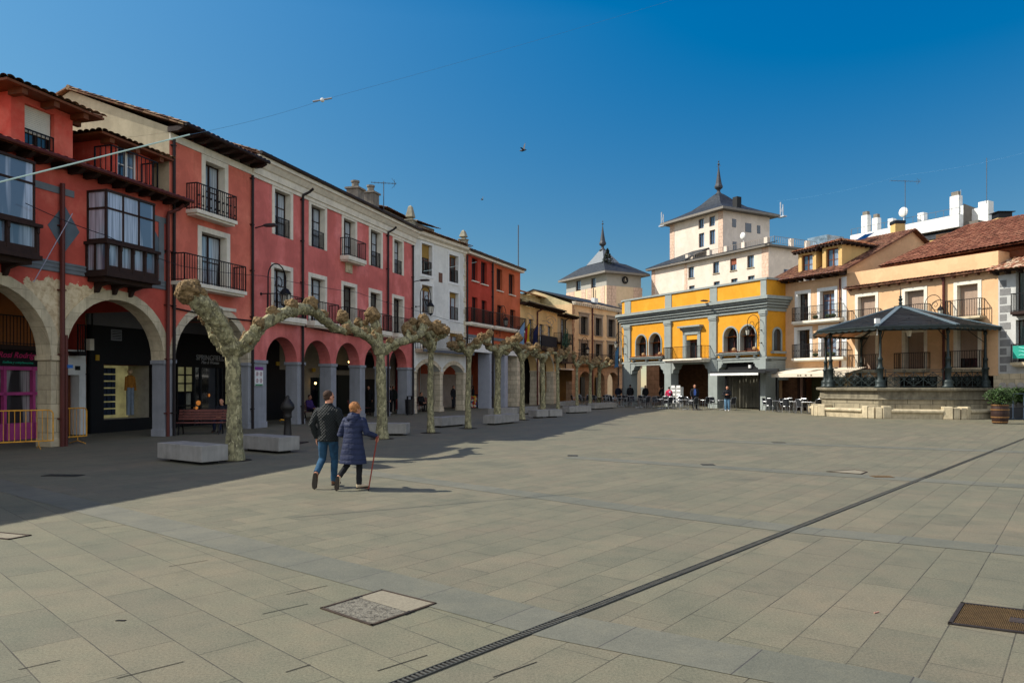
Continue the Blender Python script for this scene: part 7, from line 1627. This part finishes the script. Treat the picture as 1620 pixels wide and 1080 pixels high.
# ---------------------------------------------------------------- flags
def flag(lb, F_, u, off, z, cols, L_=1.5, lean=(.15, -.75, 1.0), drop=1.6, wdt=.8):
    p = F_.w(u, off); t = thing('flag', lb, 'flag', (p.x, p.y, z), F_.rz, 'flags on the balconies'); d = Vector(lean).normalized(); tip = d * L_ * 1.25
    MB().tube([(0, 0, 0), tip], .025, 6).build('flag_pole', WOOD_D, t); n = len(cols); st = tip * .97; en = tip * .5
    for i, c in enumerate(cols):
        m = MB(); a0, a1 = i / n, (i + 1) / n
        for k in range(10):
            def P(a, b): q = st.lerp(en, a * .9); return (q.x + wdt * .25 * a + .07 * math.sin(b * 7 + a * 9) * b, q.y + .1 * math.sin(a * 11 + b * 3) * b, q.z - drop * b * (1 - .25 * a))
            m.quad(P(a0, k / 10), P(a1, k / 10), P(a1, (k + 1) / 10), P(a0, (k + 1) / 10))
        m.build('flag_stripe' if n > 1 else 'flag_cloth', plain('flag_' + c, c, .8, .15, 3, .05), t)
flag('pale blue flag hanging leftmost on the orange house balcony', F5, F5.u(799), -.5, 5.3, ['7fa4c8'], drop=1.9); flag('yellow and red flag in the middle of the orange house balcony', F5, F5.u(808), -.5, 5.3, ['c9a82c', 'a0242c'], drop=1.7)
flag('dark blue flag rightmost on the orange house balcony', F5, W5 - .2, -.5, 5.3, ['20284e'], drop=1.6); flag('light blue flag on the sand coloured house balcony', F7, F7.u(956), -.5, 4.4, ['4a86b8'], drop=2.2); flag('red and yellow flag on the sand coloured house balcony', F7, F7.u(970), -.5, 4.4, ['b03028', 'd0a82c', 'b03028'], drop=2.2)
# unlit festive wire scrolls strung along the orange house
p0 = AT(786, 520, 58.5); t = thing('wire_decoration', 'unlit festive wire spirals strung in front of the flag balconies', 'decoration', p0); m = MB()
for k in range(9):
    c = AT(790 + k * 10, 517 + 10 * math.sin(k * 1.3), 58.6 + k * 1.0) - p0; r0 = .62 + .2 * math.sin(k * 2)
    m.tube([(c.x + r0 * (1 - i / 26) * math.cos(i * .55 * (1 if k % 2 else -1)), c.y, c.z + r0 * (1 - i / 26) * math.sin(i * .55)) for i in range(25)], .016, 4, False)
m.tube([AT(786 + k * 9, 521, 58.6 + k) - p0 for k in range(10)], .012, 4, False); m.build('wire_scroll', plain('silver_wire', '8a8c94', .4, .1, 5, 0, metallic=.5), t)
p0 = F6.w(F6.u(895, -.9), -.95, F6.z(895, 530, -.9)); t = thing('wire_decoration', 'green festive garland scroll on the upper wooden gallery', 'decoration', p0, F6.rz); m = MB()
for k in range(5):
    cx0, cz0 = -.7 + .35 * k, -.9 + .5 * (k % 3); m.tube([(cx0 + .5 * (1 - i / 30) * math.cos(i * .5), 0, cz0 + .55 * (1 - i / 30) * math.sin(i * .5)) for i in range(28)], .03, 5, False)
m.build('garland_scroll', plain('garland_green', '2a4c3c', .8, .3, 8), t)

# ---------------------------------------------------------------- overhead wires
def wire(lb, P, r, col, sag=.25, n=24):
    P = [Vector(p) for p in P]; pts = []
    for a, b in zip(P[:-1], P[1:]):
        for k in range(n): f = k / n; q = a.lerp(b, f); q.z -= sag * 4 * f * (1 - f); pts.append(q)
    pts.append(P[-1]); m = MB(); m.tube(pts, r, 6); o = m.build('overhead_wire', plain('wire_' + col, col, .5, .1, 3, 0)); return tag(o, lb, 'wire')
w1_ = AT(-60, 303, 11.0); w2_ = AT(300, 213, 13.5); w3_ = AT(510, 158.5, 15.5); w4_ = AT(1110, -14, 23)
wire('pale green cable crossing the sky from the left edge over the red house', [w1_, w2_], .014, 'b8cfc4', .0); wire('thin dark cable rising across the sky to the top edge', [w2_, w3_, w4_], .0026, '4a7090', .05)
t = thing('cable_lamp', 'small white ball fitting hanging on the sky cable', 'lamp', w3_); m = MB(); m.ball((0, 0, 0), .045, 10, 8); m.build('ball', WHITE, t); m = MB(); m.tube([(-.2, 0, -.03), (.2, 0, .04)], .018, 6); m.build('clamp', ALU, t)
wire('thin black cable along the first floor of the left houses', [F1.w(F1.u(0), -.9, 6.7), F1.w(F1.u(130), -.9, 6.35), F1.w(W1, -.5, 6.0), F2.w(W2, -.5, 6.3), F3.w(8, -.5, 6.55), F3.w(W3, -.5, 6.3), F4.w(W4, -.5, 5.9)], .011, '18181a', .05)
a = AT(670, 429, 47); b = AT(787, 406, 57); wire('pale wire running from the white house to the eave of the orange house', [a, b], .022, 'aab8b4', .1)
wire('grey cable slanting down the worn red wall beside the pipes', [F1.w(F1.u(100), -.35, 6.9), F1.w(F1.u(38), -.35, 4.7)], .012, '9a9aa8', 0)
wire('faint dark wire across the sky over the right hand houses', [AT(1230, 318, 75), AT(1430, 277, 60), AT(1680, 225, 50)], .006, '4a80a8', .3)
# birds
def bird(lb, px, py, Y, s=1):
    p = AT(px, py, Y); t = MB(); t.tube([(0, -.16, 0), (0, -.06, .01), (0, .06, .0), (0, .15, .01), (0, .2, .01)], [.012, .045, .055, .03, .008], 8); t.add([(.02, -.05, .03), (.02, .06, .03), (.1, .02, .3), (.06, -.08, .36)], [(0, 1, 2, 3)]); t.add([(-.02, -.05, .03), (-.02, .06, .03), (-.28, .02, .06), (-.3, -.08, .04)], [(0, 1, 2, 3)])
    o = t.build('bird', plain('pigeon_grey', '3a4048', .7, .3, 9, 0), loc=p, rz=R(60)); o.scale = (s, s, s); tag(o, lb, 'bird', 'birds in the sky')
bird('larger dark bird with raised wing in the middle of the sky', 828, 238, 34); bird('tiny distant bird left of the larger bird', 763, 316, 60, .8)

# ================================================================= cafe terrace
ORD = ['first', 'second', 'third', 'fourth', 'fifth', 'sixth', 'seventh', 'eighth', 'ninth', 'tenth', 'eleventh', 'twelfth', 'thirteenth', 'fourteenth', 'fifteenth', 'sixteenth', 'seventeenth', 'eighteenth', 'nineteenth', 'twentieth', 'twenty first', 'twenty second', 'twenty third', 'twenty fourth', 'twenty fifth', 'twenty sixth', 'twenty seventh', 'twenty eighth', 'twenty ninth', 'thirtieth']
WEAVE = plain('dark_weave', '26282c', .7, .4, 30, .3, 60)
def chair0():
    t = thing('cafe_chair', 'x', 'chair', (0, 0, 0), 0, 'aluminium cafe chairs'); m = MB(); r = .014
    for s in (-1, 1):
        m.tube([(s * .27, -.24, 0), (s * .26, -.2, .44), (s * .26, -.2, .64), (s * .26, -.12, .67), (s * .26, .18, .67), (s * .22, .24, .69)], r, 6); m.tube([(s * .24, .3, 0), (s * .22, .22, .44), (s * .21, .3, .86)], r, 6)
    m.tube([(-.21, .3, .86), (-.1, .33, .9), (.1, .33, .9), (.21, .3, .86)], r, 6); m.tube([(-.26, -.2, .42), (.26, -.2, .42)], r, 6); m.tube([(-.22, .22, .42), (.22, .22, .42)], r, 6); m.build('chair_frame', ALU, t)
    m = MB(); m.box(-.24, .24, -.22, .22, .42, .445); m.build('seat', WEAVE, t, bevel=.008); m = MB(); m.rings([[(x * .2, .24 + z_ * .085 + y_, .48 + z_ * .4) for x, y_ in ((-1, 0), (-.5, .025), (.5, .025), (1, 0), (.5, .045), (-.5, .045))] for z_ in (0, .5, 1)]); m.build('backrest', WEAVE, t); return t
def table0():
    t = thing('cafe_table', 'x', 'table', (0, 0, 0), 0, 'aluminium cafe tables'); MB().box(-.35, .35, -.35, .35, .71, .735).build('table_top', ALU, t, bevel=.008)
    m = MB(); m.tube([(0, 0, .05), (0, 0, .71)], .03, 8); [m.tube([(0, 0, .06), (.3 * math.cos(a), .3 * math.sin(a), .015)], .018, 6) for a in (.785, 2.356, 3.927, 5.498)]; m.build('table_leg', ALU, t); return t
C0, T0 = chair0(), table0(); KC, KT = kidmap(C0), kidmap(T0); spots = {'c': [], 't': []}; rr = random.Random(5)
for row, off in enumerate((-2.6, -4.5)):
    for i in range(7):
        u = -1.6 + i * 2.55 + (.9 if row else 0); 
        if row == 1 and i > 5: continue
        w_ = FY.w(u, off + rr.uniform(-.15, .15)); spots['t'].append((w_, FY.rz + rr.uniform(-.2, .2), row)); n = 4 if rr.random() < .6 else 3
        for k in range(n):
            a = FY.rz + math.pi / 2 * k + rr.uniform(-.25, .25); d = rr.uniform(.62, .8); spots['c'].append((w_ + Vector((math.cos(a) * d, math.sin(a) * d, 0)), a - math.pi / 2 + rr.uniform(-.3, .3), row))
for i, (px, py) in enumerate(((1236, 651.5), (1262, 653), (1287, 654.5))):
    w_ = G(px, py) + Vector((0, .6, 0)); spots['t'].append((w_, rr.uniform(0, 1), 2))
    for k in range(4): a = F8.rz + math.pi / 2 * k + rr.uniform(-.3, .3); spots['c'].append((w_ + Vector((math.cos(a), math.sin(a), 0)) * .72, a - math.pi / 2 + rr.uniform(-.3, .3), 2))
RN = ['row nearest the yellow building', 'front row before the yellow building', 'group before the cream awning']
for kind, src, km, nm in (('c', C0, KC, 'aluminium cafe chair'), ('t', T0, KT, 'aluminium cafe table')):
    cnt = {0: 0, 1: 0, 2: 0}
    S = sorted(spots[kind], key=lambda q: (q[2], q[0].x / q[0].y))
    for i, (p, rz, row) in enumerate(S):
        lb = '%s %s from the left in the %s' % (ORD[cnt[row]], nm, RN[row]); cnt[row] += 1
        if i == 0: src.location = (p.x, p.y, 0); src.rotation_euler = (0, 0, rz); src['label'] = lb
        else: dup(src, km, (p.x, p.y, 0), rz, lb)
# ================================================================= people
SKIN = plain('skin', 'b98266', .6, .12, 12, .1, 60)
def rot2(x, y, a): return (x * math.cos(a) - y * math.sin(a), x * math.sin(a) + y * math.cos(a))
def person(label, loc, rz, H=1.72, vox=.012, J=None, top='black', topcol='1c1d20', legcol='22314a', shoecol='3a3028', haircol='2a2018', coat=None, hem=.84, headyaw=0, lean=0, fem=False, hair='short', hood=False, topmat=None, legmat=None, seated=False, feet=None, loose=1.0, extra=None):
    s = H / 1.72
    D = dict(hipL=(-.09, 0, .90), hipR=(.09, 0, .90), kneL=(-.10, .03, .49), kneR=(.10, .03, .49), ankL=(-.10, -.02, .09), ankR=(.10, -.02, .09), toeL=(-.11, .15, .03), toeR=(.11, .15, .03),
             shL=(-.17, lean * .5, 1.37), shR=(.17, lean * .5, 1.37), elL=(-.25, lean * .3 - .02, 1.12), elR=(.25, lean * .3 - .02, 1.12), wrL=(-.24, .06, .87), wrR=(.24, .06, .87), head=(0, .03 + lean, 1.60), neck=(0, lean * .8, 1.45), pel=(0, 0, .95), hfL=(0, .05, -1), hfR=(0, .05, -1))
    D.update(J or {}); D = {k: Vector(v) for k, v in D.items()}
    b = MB(); h = D['head']; nk = D['neck']; f = .93 if fem else 1.0
    def hp(x, y, z): a = rot2(x, y, headyaw); return Vector((h.x + a[0], h.y + a[1], h.z + z))
    # head: skull, jaw, nose, brow, lips, ears
    def hball(c, r, sq): 
        m2 = MB(); m2.ball((0, 0, 0), r, 14, 10, sq); b.add([hp(c[0] + v_[0], c[1] + v_[1], c[2] + v_[2]) for v_ in m2.v], m2.f)
    hball((0, -.005, .03), .1, (.78, .95, .92)); hball((0, .03, -.04), .07, (.85, .85, 1.05)); hball((0, .055, -.085), .035, (1, .9, .8)); hball((0, .105, -.015), .016, (.8, 1, 1.4)); hball((0, .115, -.03), .014, (1, .9, .8)); hball((0, .082, .025), .045, (1.2, .35, .3)); hball((0, .09, -.062), .02, (1.3, .5, .35))
    for e in (-1, 1): hball((e * .08, -.005, -.01), .028, (.35, .7, 1.1))
    b.tube([nk - Vector((0, 0, .08)), nk, h + Vector((0, -.015, -.04))], [.075 * f, .056 * f, .05 * f], 12)
    P = D['pel']
    b.ell([(P.x, P.y, .82, .12, .09), (P.x, P.y, P.z, .14, .10), (nk.x * .5 + P.x * .5, nk.y * .5 + P.y * .5, 1.15, .12, .09), (nk.x, nk.y, 1.36, .16, .09), (nk.x, nk.y, 1.44, .07, .06)], 14) if not seated else b.ell([(P.x, P.y, P.z - .1, .13, .1), (P.x, P.y, P.z + .2, .12, .09), (nk.x, nk.y, nk.z - .08, .15, .09), (nk.x, nk.y, nk.z, .06, .06)], 14)
    for S in 'LR':
        b.tube([D['sh' + S], D['el' + S], D['wr' + S]], [.042, .036, .026], 10); b.ball(D['sh' + S], .045, 8, 6); b.tube([D['hip' + S], D['kne' + S], D['ank' + S]], [.07, .05, .036], 10); b.tube([D['ank' + S], D['toe' + S]], [.035, .03], 8)
        # hand: palm, four bent fingers of unequal length and a thumb from its side
        w0 = D['wr' + S]; d = D['hf' + S].normalized(); side = Vector((1 if S == 'L' else -1, .2, 0)); side = (side - d * side.dot(d)).normalized(); nrm = d.cross(side).normalized()
        k = w0 + d * .085; b.rings([[w0 + d * t + nrm * math.cos(q) * wd + side * math.sin(q) * th for q in [i * math.pi / 4 for i in range(8)]] for t, wd, th in ((-.01, .024, .018), (.03, .036, .017), (.07, .042, .015), (.09, .040, .012))])
        for i, ln in enumerate((.065, .075, .07, .055)):
            o_ = k + nrm * (-.03 + .02 * i); c1 = o_ + d * ln * .5 + side * .006; c2 = c1 + d * ln * .3 + side * ln * .3; c3 = c2 + d * ln * .05 + side * ln * .3; b.tube([o_ - d * .01, c1, c2, c3], [.0092, .0088, .008, .0065], 6)
        o_ = w0 + d * .03 - nrm * .034; b.tube([o_, o_ - nrm * .02 + d * .03 + side * .012, o_ - nrm * .018 + d * .055 + side * .02], [.011, .0095, .008], 6)
    o = b.build('person', SKIN, None); bake(o, vox, True, None, 1)
    o.location = loc; o.rotation_euler = (0, 0, rz); o.scale = (s, s, s); tag(o, label, 'person')
    for e in (-1, 1):
        q = hp(e * .032, .085, .005); MB().ball(q, .011, 8, 6).build('eye', BLACK, o)
    # trousers
    m = MB(); r = loose
    if not seated: m.ell([(P.x, P.y, .80, .10, .09), (P.x, P.y - .01, .90, .155, .115), (P.x, P.y, 1.0, .15, .105)], 16)
    else: m.ball(P, .16, 12, 8, (1.05, .9, .8))
    for S in 'LR': m.tube([D['hip' + S] + Vector((0, 0, -.0)), D['hip' + S].lerp(D['kne' + S], .5), D['kne' + S], D['kne' + S].lerp(D['ank' + S], .5), D['ank' + S] + (D['kne' + S] - D['ank' + S]).normalized() * .02], [.095, .083 * r, .066 * r, .062 * r, .056 * r], 14)
    q = m.build('trousers', legmat or plain('cloth_' + legcol, legcol, .9, .3, 7, .4, 25), o); bake(q, max(vox, .009), True, [(.12, .014), (.05, .006)], 1)
    # shoes
    for S in 'LR':
        a, t_ = D['ank' + S], D['toe' + S]; d = (t_ - a); fl = Vector((d.x, d.y, d.z)); fwd = (t_ - (a + Vector((0, 0, -.06)))).normalized() if a.z < .14 else (t_ - a).normalized()
        heel = a - fwd * .05 + Vector((0, 0, -.055)) if a.z < .14 else a + Vector((0, -.055, .01)); toe = heel + fwd * .275
        up = Vector((0, 0, 1)) if a.z < .14 else Vector((0, 1, .1)).normalized(); sd = fwd.cross(up).normalized(); up = sd.cross(fwd).normalized(); ms = MB(); so_ = MB()
        for mm, z0_, z1_ in ((so_, 0, .028),):
            mm.rings([[heel + fwd * t + sd * wd * math.sin(q_) + up * (z0_ if j == 0 else z1_) for t, wd, q_ in [(.0, .025, -1.57), (.06, .036, -1.57), (.18, .046, -1.57), (.25, .036, -1.57), (.275, .0, 0), (.25, .036, 1.57), (.18, .046, 1.57), (.06, .036, 1.57), (.0, .025, 1.57), (-.012, 0, 0)]] for j in (0, 1)])
        ms.tube([heel + up * .05 - fwd * .0, heel + fwd * .06 + up * .06, heel + fwd * .14 + up * .05, heel + fwd * .21 + up * .04, heel + fwd * .262 + up * .032], [(.03, .04), (.036, .048), (.04, .036), (.038, .026), (.022, .014)], 12); ms.tube([heel + fwd * .045 + up * .06, a + (D['kne' + S] - a).normalized() * .06], [.04, .042], 10)
        q = ms.build('shoe', plain('shoe_' + shoecol, shoecol, .7, .2, 9, .1), o, smooth=True); bake(q, max(vox * .6, .007), True, None, 1); so_.build('sole', plain('shoe_sole', '2a241c' if shoecol != 'd8d4cc' else 'd8d4cc', .8), q)
    # upper garment
    m = MB(); T_ = nk
    if seated: m.ell([(P.x, P.y, P.z - .1, .16, .14), (P.x, P.y, P.z + .15, .165, .13), (T_.x, T_.y, T_.z - .14, .2, .125), (T_.x, T_.y, T_.z - .03, .12, .09), (T_.x, T_.y, T_.z + .01, .075, .07)], 18)
    elif coat: m.ell([(P.x + cx, P.y + cy, z, rx * f, ry * f) for cx, cy, z, rx, ry in coat], 22)
    else: m.ell([(P.x, P.y, hem, .185 * f, .135), (P.x, P.y, hem + .03, .19 * f, .14), (P.x, P.y, 1.0, .185 * f, .13), (T_.x * .5 + P.x * .5, T_.y * .5 + P.y * .5, 1.15, .19 * f, .13), (T_.x, T_.y, 1.3, .215 * f, .135), (T_.x, T_.y, 1.38, .205 * f, .12), (T_.x, T_.y, 1.43, .14 * f, .095), (T_.x, T_.y + .0, 1.465, .085 * f, .08), (T_.x, T_.y + .0, 1.5, .073 * f, .07)], 20)
    for S in 'LR': m.tube([D['sh' + S] + Vector((0, 0, -.02)), D['sh' + S].lerp(D['el' + S], .5), D['el' + S], D['el' + S].lerp(D['wr' + S], .55), D['wr' + S]], [.085 * f, .076 * f, .066, .058, .048], 14); m.ball(D['sh' + S] + Vector((0, 0, -.012)), .078 * f, 12, 8)
    if hood: m.ball((T_.x, T_.y - .1, T_.z - .03), .11, 12, 8, (1.25, .8, .75)); m.ball((T_.x + .02, T_.y - .15, T_.z - .12), .07, 12, 8, (1.0, .6, 1.2)); m.tube([(T_.x - .1, T_.y - .04, T_.z + .02), (T_.x, T_.y - .11, T_.z + .05), (T_.x + .11, T_.y - .03, T_.z + .01)], .04, 10)
    q = m.build('coat' if coat else 'jacket', topmat or plain('cloth_' + topcol, topcol, .85, .3, 8, .4, 25), o); bake(q, max(vox, .009), True, [(.14, .016), (.05, .006)], 1)
    # hair
    m = MB()
    def hb(c, r, sq):
        m2 = MB(); m2.ball((0, 0, 0), r, 16, 12, sq); m.add([hp(c[0] + v_[0], c[1] + v_[1], c[2] + v_[2]) for v_ in m2.v], m2.f)
    if hair == 'short': hb((0, -.02, .045), .1, (.81, .92, .86)); hb((0, -.045, .0), .075, (.93, .75, .8))
    elif hair == 'puffy': hb((0, -.03, .045), .112, (.93, .98, .92)); hb((0, -.05, -.01), .09, (1.05, .8, .85))
    elif hair == 'long': hb((0, -.02, .045), .105, (.84, .95, .9)); hb((0, -.06, -.08), .08, (1.0, .6, 1.6))
    q = m.build('hair', plain('hair_' + haircol, haircol, .85, .5, 22, 1.0, 50), o); bake(q, max(vox * .7, .006), True, [(.03, .008), (.012, .004)] if hair != 'short' else [(.02, .003)], 0)
    if extra: extra(o, D)
    return o
def quilt(name, col, sc, horiz=False, bmp=1.0):
    m, nt, p, tc = base(name); v = tc.outputs['Object']; c = srgb(col)
    if horiz:
        sep = N(nt, 'ShaderNodeSeparateXYZ'); nt.links.new(v, sep.inputs[0]); s1 = mth(nt, 'ABSOLUTE', mth(nt, 'SINE', mth(nt, 'MULTIPLY', mth(nt, 'ADD', sep.outputs[2], mth(nt, 'MULTIPLY', noise_n(nt, v, 3, 2), .06)), sc)))
        hgt = mth(nt, 'POWER', s1, .5)
    else:
        sep = N(nt, 'ShaderNodeSeparateXYZ'); nt.links.new(v, sep.inputs[0]); xx = mth(nt, 'ADD', sep.outputs[0], mth(nt, 'MULTIPLY', sep.outputs[1], .7))
        a = mth(nt, 'ABSOLUTE', mth(nt, 'SINE', mth(nt, 'MULTIPLY', mth(nt, 'ADD', xx, sep.outputs[2]), sc))); b = mth(nt, 'ABSOLUTE', mth(nt, 'SINE', mth(nt, 'MULTIPLY', mth(nt, 'SUBTRACT', xx, sep.outputs[2]), sc))); hgt = mth(nt, 'POWER', mth(nt, 'MULTIPLY', a, b), .4)
    cc = mixc(nt, hgt, tuple(x * .7 for x in c), c); nt.links.new(cc, p.inputs['Base Color']); p.inputs['Roughness'].default_value = .72; p.inputs['Specular IOR Level'].default_value = .25
    bumpit(nt, p, mth(nt, 'ADD', hgt, mth(nt, 'MULTIPLY', noise_n(nt, v, 14, 4), .6)), bmp, .02); return m
JEAN = plain('blue_jeans', '24465f', .9, .35, 6, .35, 30, dark='10283c')
# --- the walking couple
YM = 13.2; XM = (519 - CX) / FPX * YM
person('man walking away in black quilted jacket and blue jeans beside the woman with a cane', (XM, YM, 0), R(-9), 1.73, .0065,
       dict(kneL=(-.12, .04, .50), ankL=(-.13, -.22, .27), toeL=(-.13, -.24, .03), kneR=(.08, .10, .50), ankR=(.055, .13, .085), toeR=(.07, .32, .03), elL=(-.275, -.06, 1.12), wrL=(-.22, .02, .88), elR=(.26, -.02, 1.12), wrR=(.16, .2, 1.08), hfR=(-.3, .9, .1), shL=(-.175, .0, 1.36), shR=(.175, .0, 1.36)),
       haircol='3e2c20', hem=.82, headyaw=R(-28), topmat=quilt('quilted_black', '1e2222', 58, bmp=.8), legmat=JEAN, shoecol='6b4a34')
YW = 12.92; XW = (559 - CX) / FPX * YW
def cane(o, D): pass
sW = 1.53 / 1.72
coat = [(.01, -.03, .52, .30, .21), (.01, -.03, .56, .295, .21), (0, -.02, .7, .27, .195), (.0, -.02, .85, .235, .175), (0, -.01, 1.0, .215, .16), (0, 0, 1.12, .20, .15), (0, .02, 1.28, .22, .15), (0, .04, 1.38, .21, .13), (0, .05, 1.44, .13, .10), (0, .06, 1.49, .085, .085)]
hw = ((596 - 559) / FPX * YW) / sW; zh = (CAMH + (HY - 695) / FPX * YW) / sW
wl_ = rot2(hw, .1, R(12))
person('short woman with red blond hair and long navy padded coat walking with a cane', (XW, YW, 0), R(-12), 1.53, .0065,
       dict(kneL=(-.13, .0, .48), ankL=(-.22, -.2, .27), toeL=(-.235, -.21, .03), kneR=(.10, .06, .48), ankR=(.11, .02, .085), toeR=(.24, .16, .03), neck=(0, .06, 1.44), head=(.01, .10, 1.585), shL=(-.17, .04, 1.37), shR=(.18, .04, 1.37),
            elL=(-.27, -.02, 1.08), wrL=(-.22, .2, 1.05), hfL=(.1, .9, .2), elR=(.29, -.02, 1.12), wrR=(wl_[0] - .015, wl_[1] - .03, zh + .06), hfR=(.12, .55, -.8)),
       coat=coat, fem=True, hair='puffy', haircol='9c6a40', hood=True, headyaw=R(-38), topmat=quilt('navy_padded', '1e2640', 30, True, .3), legcol='16171a', shoecol='b8a688', loose=.95)
tipx, tipy = (582.5 - CX) / FPX * 12.75, 12.78; hx_, hy_ = (596 - CX) / FPX * 12.95, 12.98; zH = CAMH + (HY - 694) / FPX * 12.95
t = thing('walking_cane', 'red brown walking cane in the right hand of the woman', 'cane', (tipx, tipy, 0)); q = Vector((hx_ - tipx, hy_ - tipy, zH)); m = MB(); m.tube([(0, 0, .03), q], [.011, .013], 8); m.tube([q, q + Vector((.0, .03, .035)), q + Vector((.0, .09, .04)), q + Vector((0, .12, .01))], .013, 8); m.tube([q + Vector((0, -.05, .03)), q + Vector((.0, .03, .035))], .013, 8); m.build('cane_shaft', plain('cane_wood', '7a2c1c', .4, .2, 8, .05), t); m = MB(); m.tube([(0, 0, 0), (0, 0, .04)], [.017, .014], 8); m.build('rubber_tip', BLACK, t)

# --- people further off
def far(lb, px, py, H, rz, walk=0.0, **kw):
    p = G(px, py); J = kw.pop('J', {})
    if walk: w_ = walk; J = {**dict(kneL=(-.1, .10 * w_ + .04, .5), ankL=(-.1, .24 * w_, .09), toeL=(-.11, .24 * w_ + .17, .04), kneR=(.1, .02, .5), ankR=(.1, -.26 * w_, .13), toeR=(.1, -.16 * w_, .03), elL=(-.25, -.08, 1.13), wrL=(-.24, -.08, .88), elR=(.25, .02, 1.13), wrR=(.23, .15, .9)), **J}
    return person(lb, (p.x, p.y, 0), R(rz), H, .014, J, **kw)
def bag(o, D): m = MB(); m.ball((.22, .0, 1.05), .14, 10, 8, (.7, .6, 1.2)); m.build('shoulder_bag', BLACK, o); m = MB(); m.ball((.1, -.13, 1.28), .09, 8, 6, (1, .4, 1)); m.build('pale_scarf', plain('pale_scarf_cloth', 'b0a8c0', .9), o)
far('woman in a bright pink top with black shoulder bag near the cafe chairs', 1058.5, 644.5, 1.62, -25, .5, topcol='c2254e', legcol='15151a', fem=True, haircol='2c2018', extra=bag, hem=.95, loose=1.15)
def shirt(o, D): MB().add([(-.05, .14, 1.42), (.05, .14, 1.42), (.085, .155, 1.2), (.06, .15, 1.0), (-.06, .15, 1.0), (-.085, .155, 1.2)], [(0, 1, 2, 3, 4, 5)]).build('blue_shirt', plain('blue_shirt_cloth', '4a68b0', .8), o)
far('man in a dark suit and blue shirt walking towards the camera by the cafe', 1099, 648.5, 1.80, 172, .7, topcol='15161c', legcol='121318', haircol='4a3020', extra=shirt)
def phone(o, D): MB().box(-.04, .04, .36, .37, 1.12, 1.25).build('phone', BLACK, o)
far('youth in black jacket and pale jeans looking at a phone before the cafe', 1150.5, 651, 1.70, 160, 0, topcol='101218', legcol='5c7f98', shoecol='d8d4cc', haircol='140f0c', J=dict(elL=(-.27, .06, 1.12), wrL=(-.08, .3, 1.15), elR=(.27, .06, 1.12), wrR=(.08, .3, 1.15), hfL=(.5, .6, .1), hfR=(-.5, .6, .1)), extra=phone, loose=1.2)
far('man in dark clothes walking away by the right sand coloured arch', 978, 638.5, 1.72, -5, .3, topcol='1a2030', legcol='1a1c22', haircol='6a5a4c')
far('heavy figure in a black coat standing left of the yellow building chairs', 997, 640.2, 1.78, -10, .2, topcol='0c0d10', legcol='1a1c24', haircol='0c0a0a', loose=1.3, hem=.75); far('figure in black half hidden behind the heavy figure in black', 987, 636.8, 1.7, 20, .2, topcol='0d0d0f', legcol='101114', haircol='0c0a0a')
far('person in black with a white chest badge standing behind the shaded cafe chairs', 1021, 640, 1.72, 150, 0, topcol='101216', legcol='101114', haircol='1a1410'); far('person in black bending over a shaded table left of the woman in pink', 1047, 640.5, 1.65, -60, .2, topcol='0e0f12', legcol='101114', haircol='0c0a0a')
p = F4.w(F4.u(717, 2.4), 2.4)
person('man with dark coat standing in the right arch of the white house', (p.x, p.y, 0), F4.rz + R(175), 1.72, .014, {}, topcol='17181c', legcol='1c2026', haircol='6a5a50'); p = F4.w(F4.u(724, 2.4), 2.3)
person('shorter person in dark clothes beside the man in the right arch of the white house', (p.x, p.y, 0), F4.rz + R(150), 1.6, .014, {}, topcol='1c1c22', legcol='1c2026', haircol='5a4a40', fem=True)
p = F5.w(F5.u(752, 2.4), 2.6); person('long haired woman in black behind the bright poster stand', (p.x, p.y, 0), F5.rz + R(20), 1.7, .014, {}, topcol='101014', legcol='14141a', haircol='0c0a0a', fem=True, hair='long')
for px, off, lb, rz_, kw in ((602, 1.0, 'person in black with white shoes partly behind the second plane tree', 100, dict(shoecol='d8d4cc')), (617, 1.1, 'person in black standing just right of the second plane tree', 120, dict(shoecol='d8d4cc')), (622, 2.2, 'person in dark green standing by the yellow footed banner', 200, {}), (583, 2.4, 'person in black standing in the fourth arch of the pink house', 180, {})):
    p = F3.w(F3.u(px, off), off); person(lb, (p.x, p.y, 0), R(rz_), 1.72, .014, {}, topcol='101013' if 'green' not in lb else '161b16', legcol='0f1013', haircol='0c0a0a', **kw)
def sit(lb, p, rz, H, **kw):
    J = dict(pel=(0, 0, .52), hipL=(-.09, .02, .5), hipR=(.09, .02, .5), kneL=(-.12, .42, .5), kneR=(.12, .42, .5), ankL=(-.12, .45, .09), ankR=(.12, .40, .09), toeL=(-.12, .62, .03), toeR=(.12, .57, .03), shL=(-.18, -.02, .98), shR=(.18, -.02, .98), elL=(-.25, .05, .72), elR=(.25, .05, .72), wrL=(-.1, .28, .62), wrR=(.1, .28, .62), neck=(0, -.01, 1.03), head=(0, .03, 1.18), hfL=(.4, .8, -.2), hfR=(-.4, .8, -.2)); J.update(kw.pop('J', {}))
    return person(lb, (p.x, p.y, 0), rz, H, .014, J, seated=True, **kw)
bp = F3.w(F3.u(488, 1.8), 1.75); sit('seated person with a purple coat on the bench left of the walking man', bp, F3.rz + R(180), 1.7, topcol='4c3470', legcol='1a1a22', haircol='2a1c14')
bp = G(346, 684); sit('seated person in dark blue on the shop bench beside the thick plane tree', Vector((bp.x, bp.y + .3, 0)), R(178), 1.7, topcol='161820', legcol='18243c', haircol='1c1410')
bp = F4.w(F4.u(668, 1.2), 1.3); sit('seated figure in black in the left arch of the white house', bp, F4.rz + R(170), 1.7, topcol='0e0e12', legcol='101014', haircol='0c0a0a')
# mannequins etc. stay with their shops
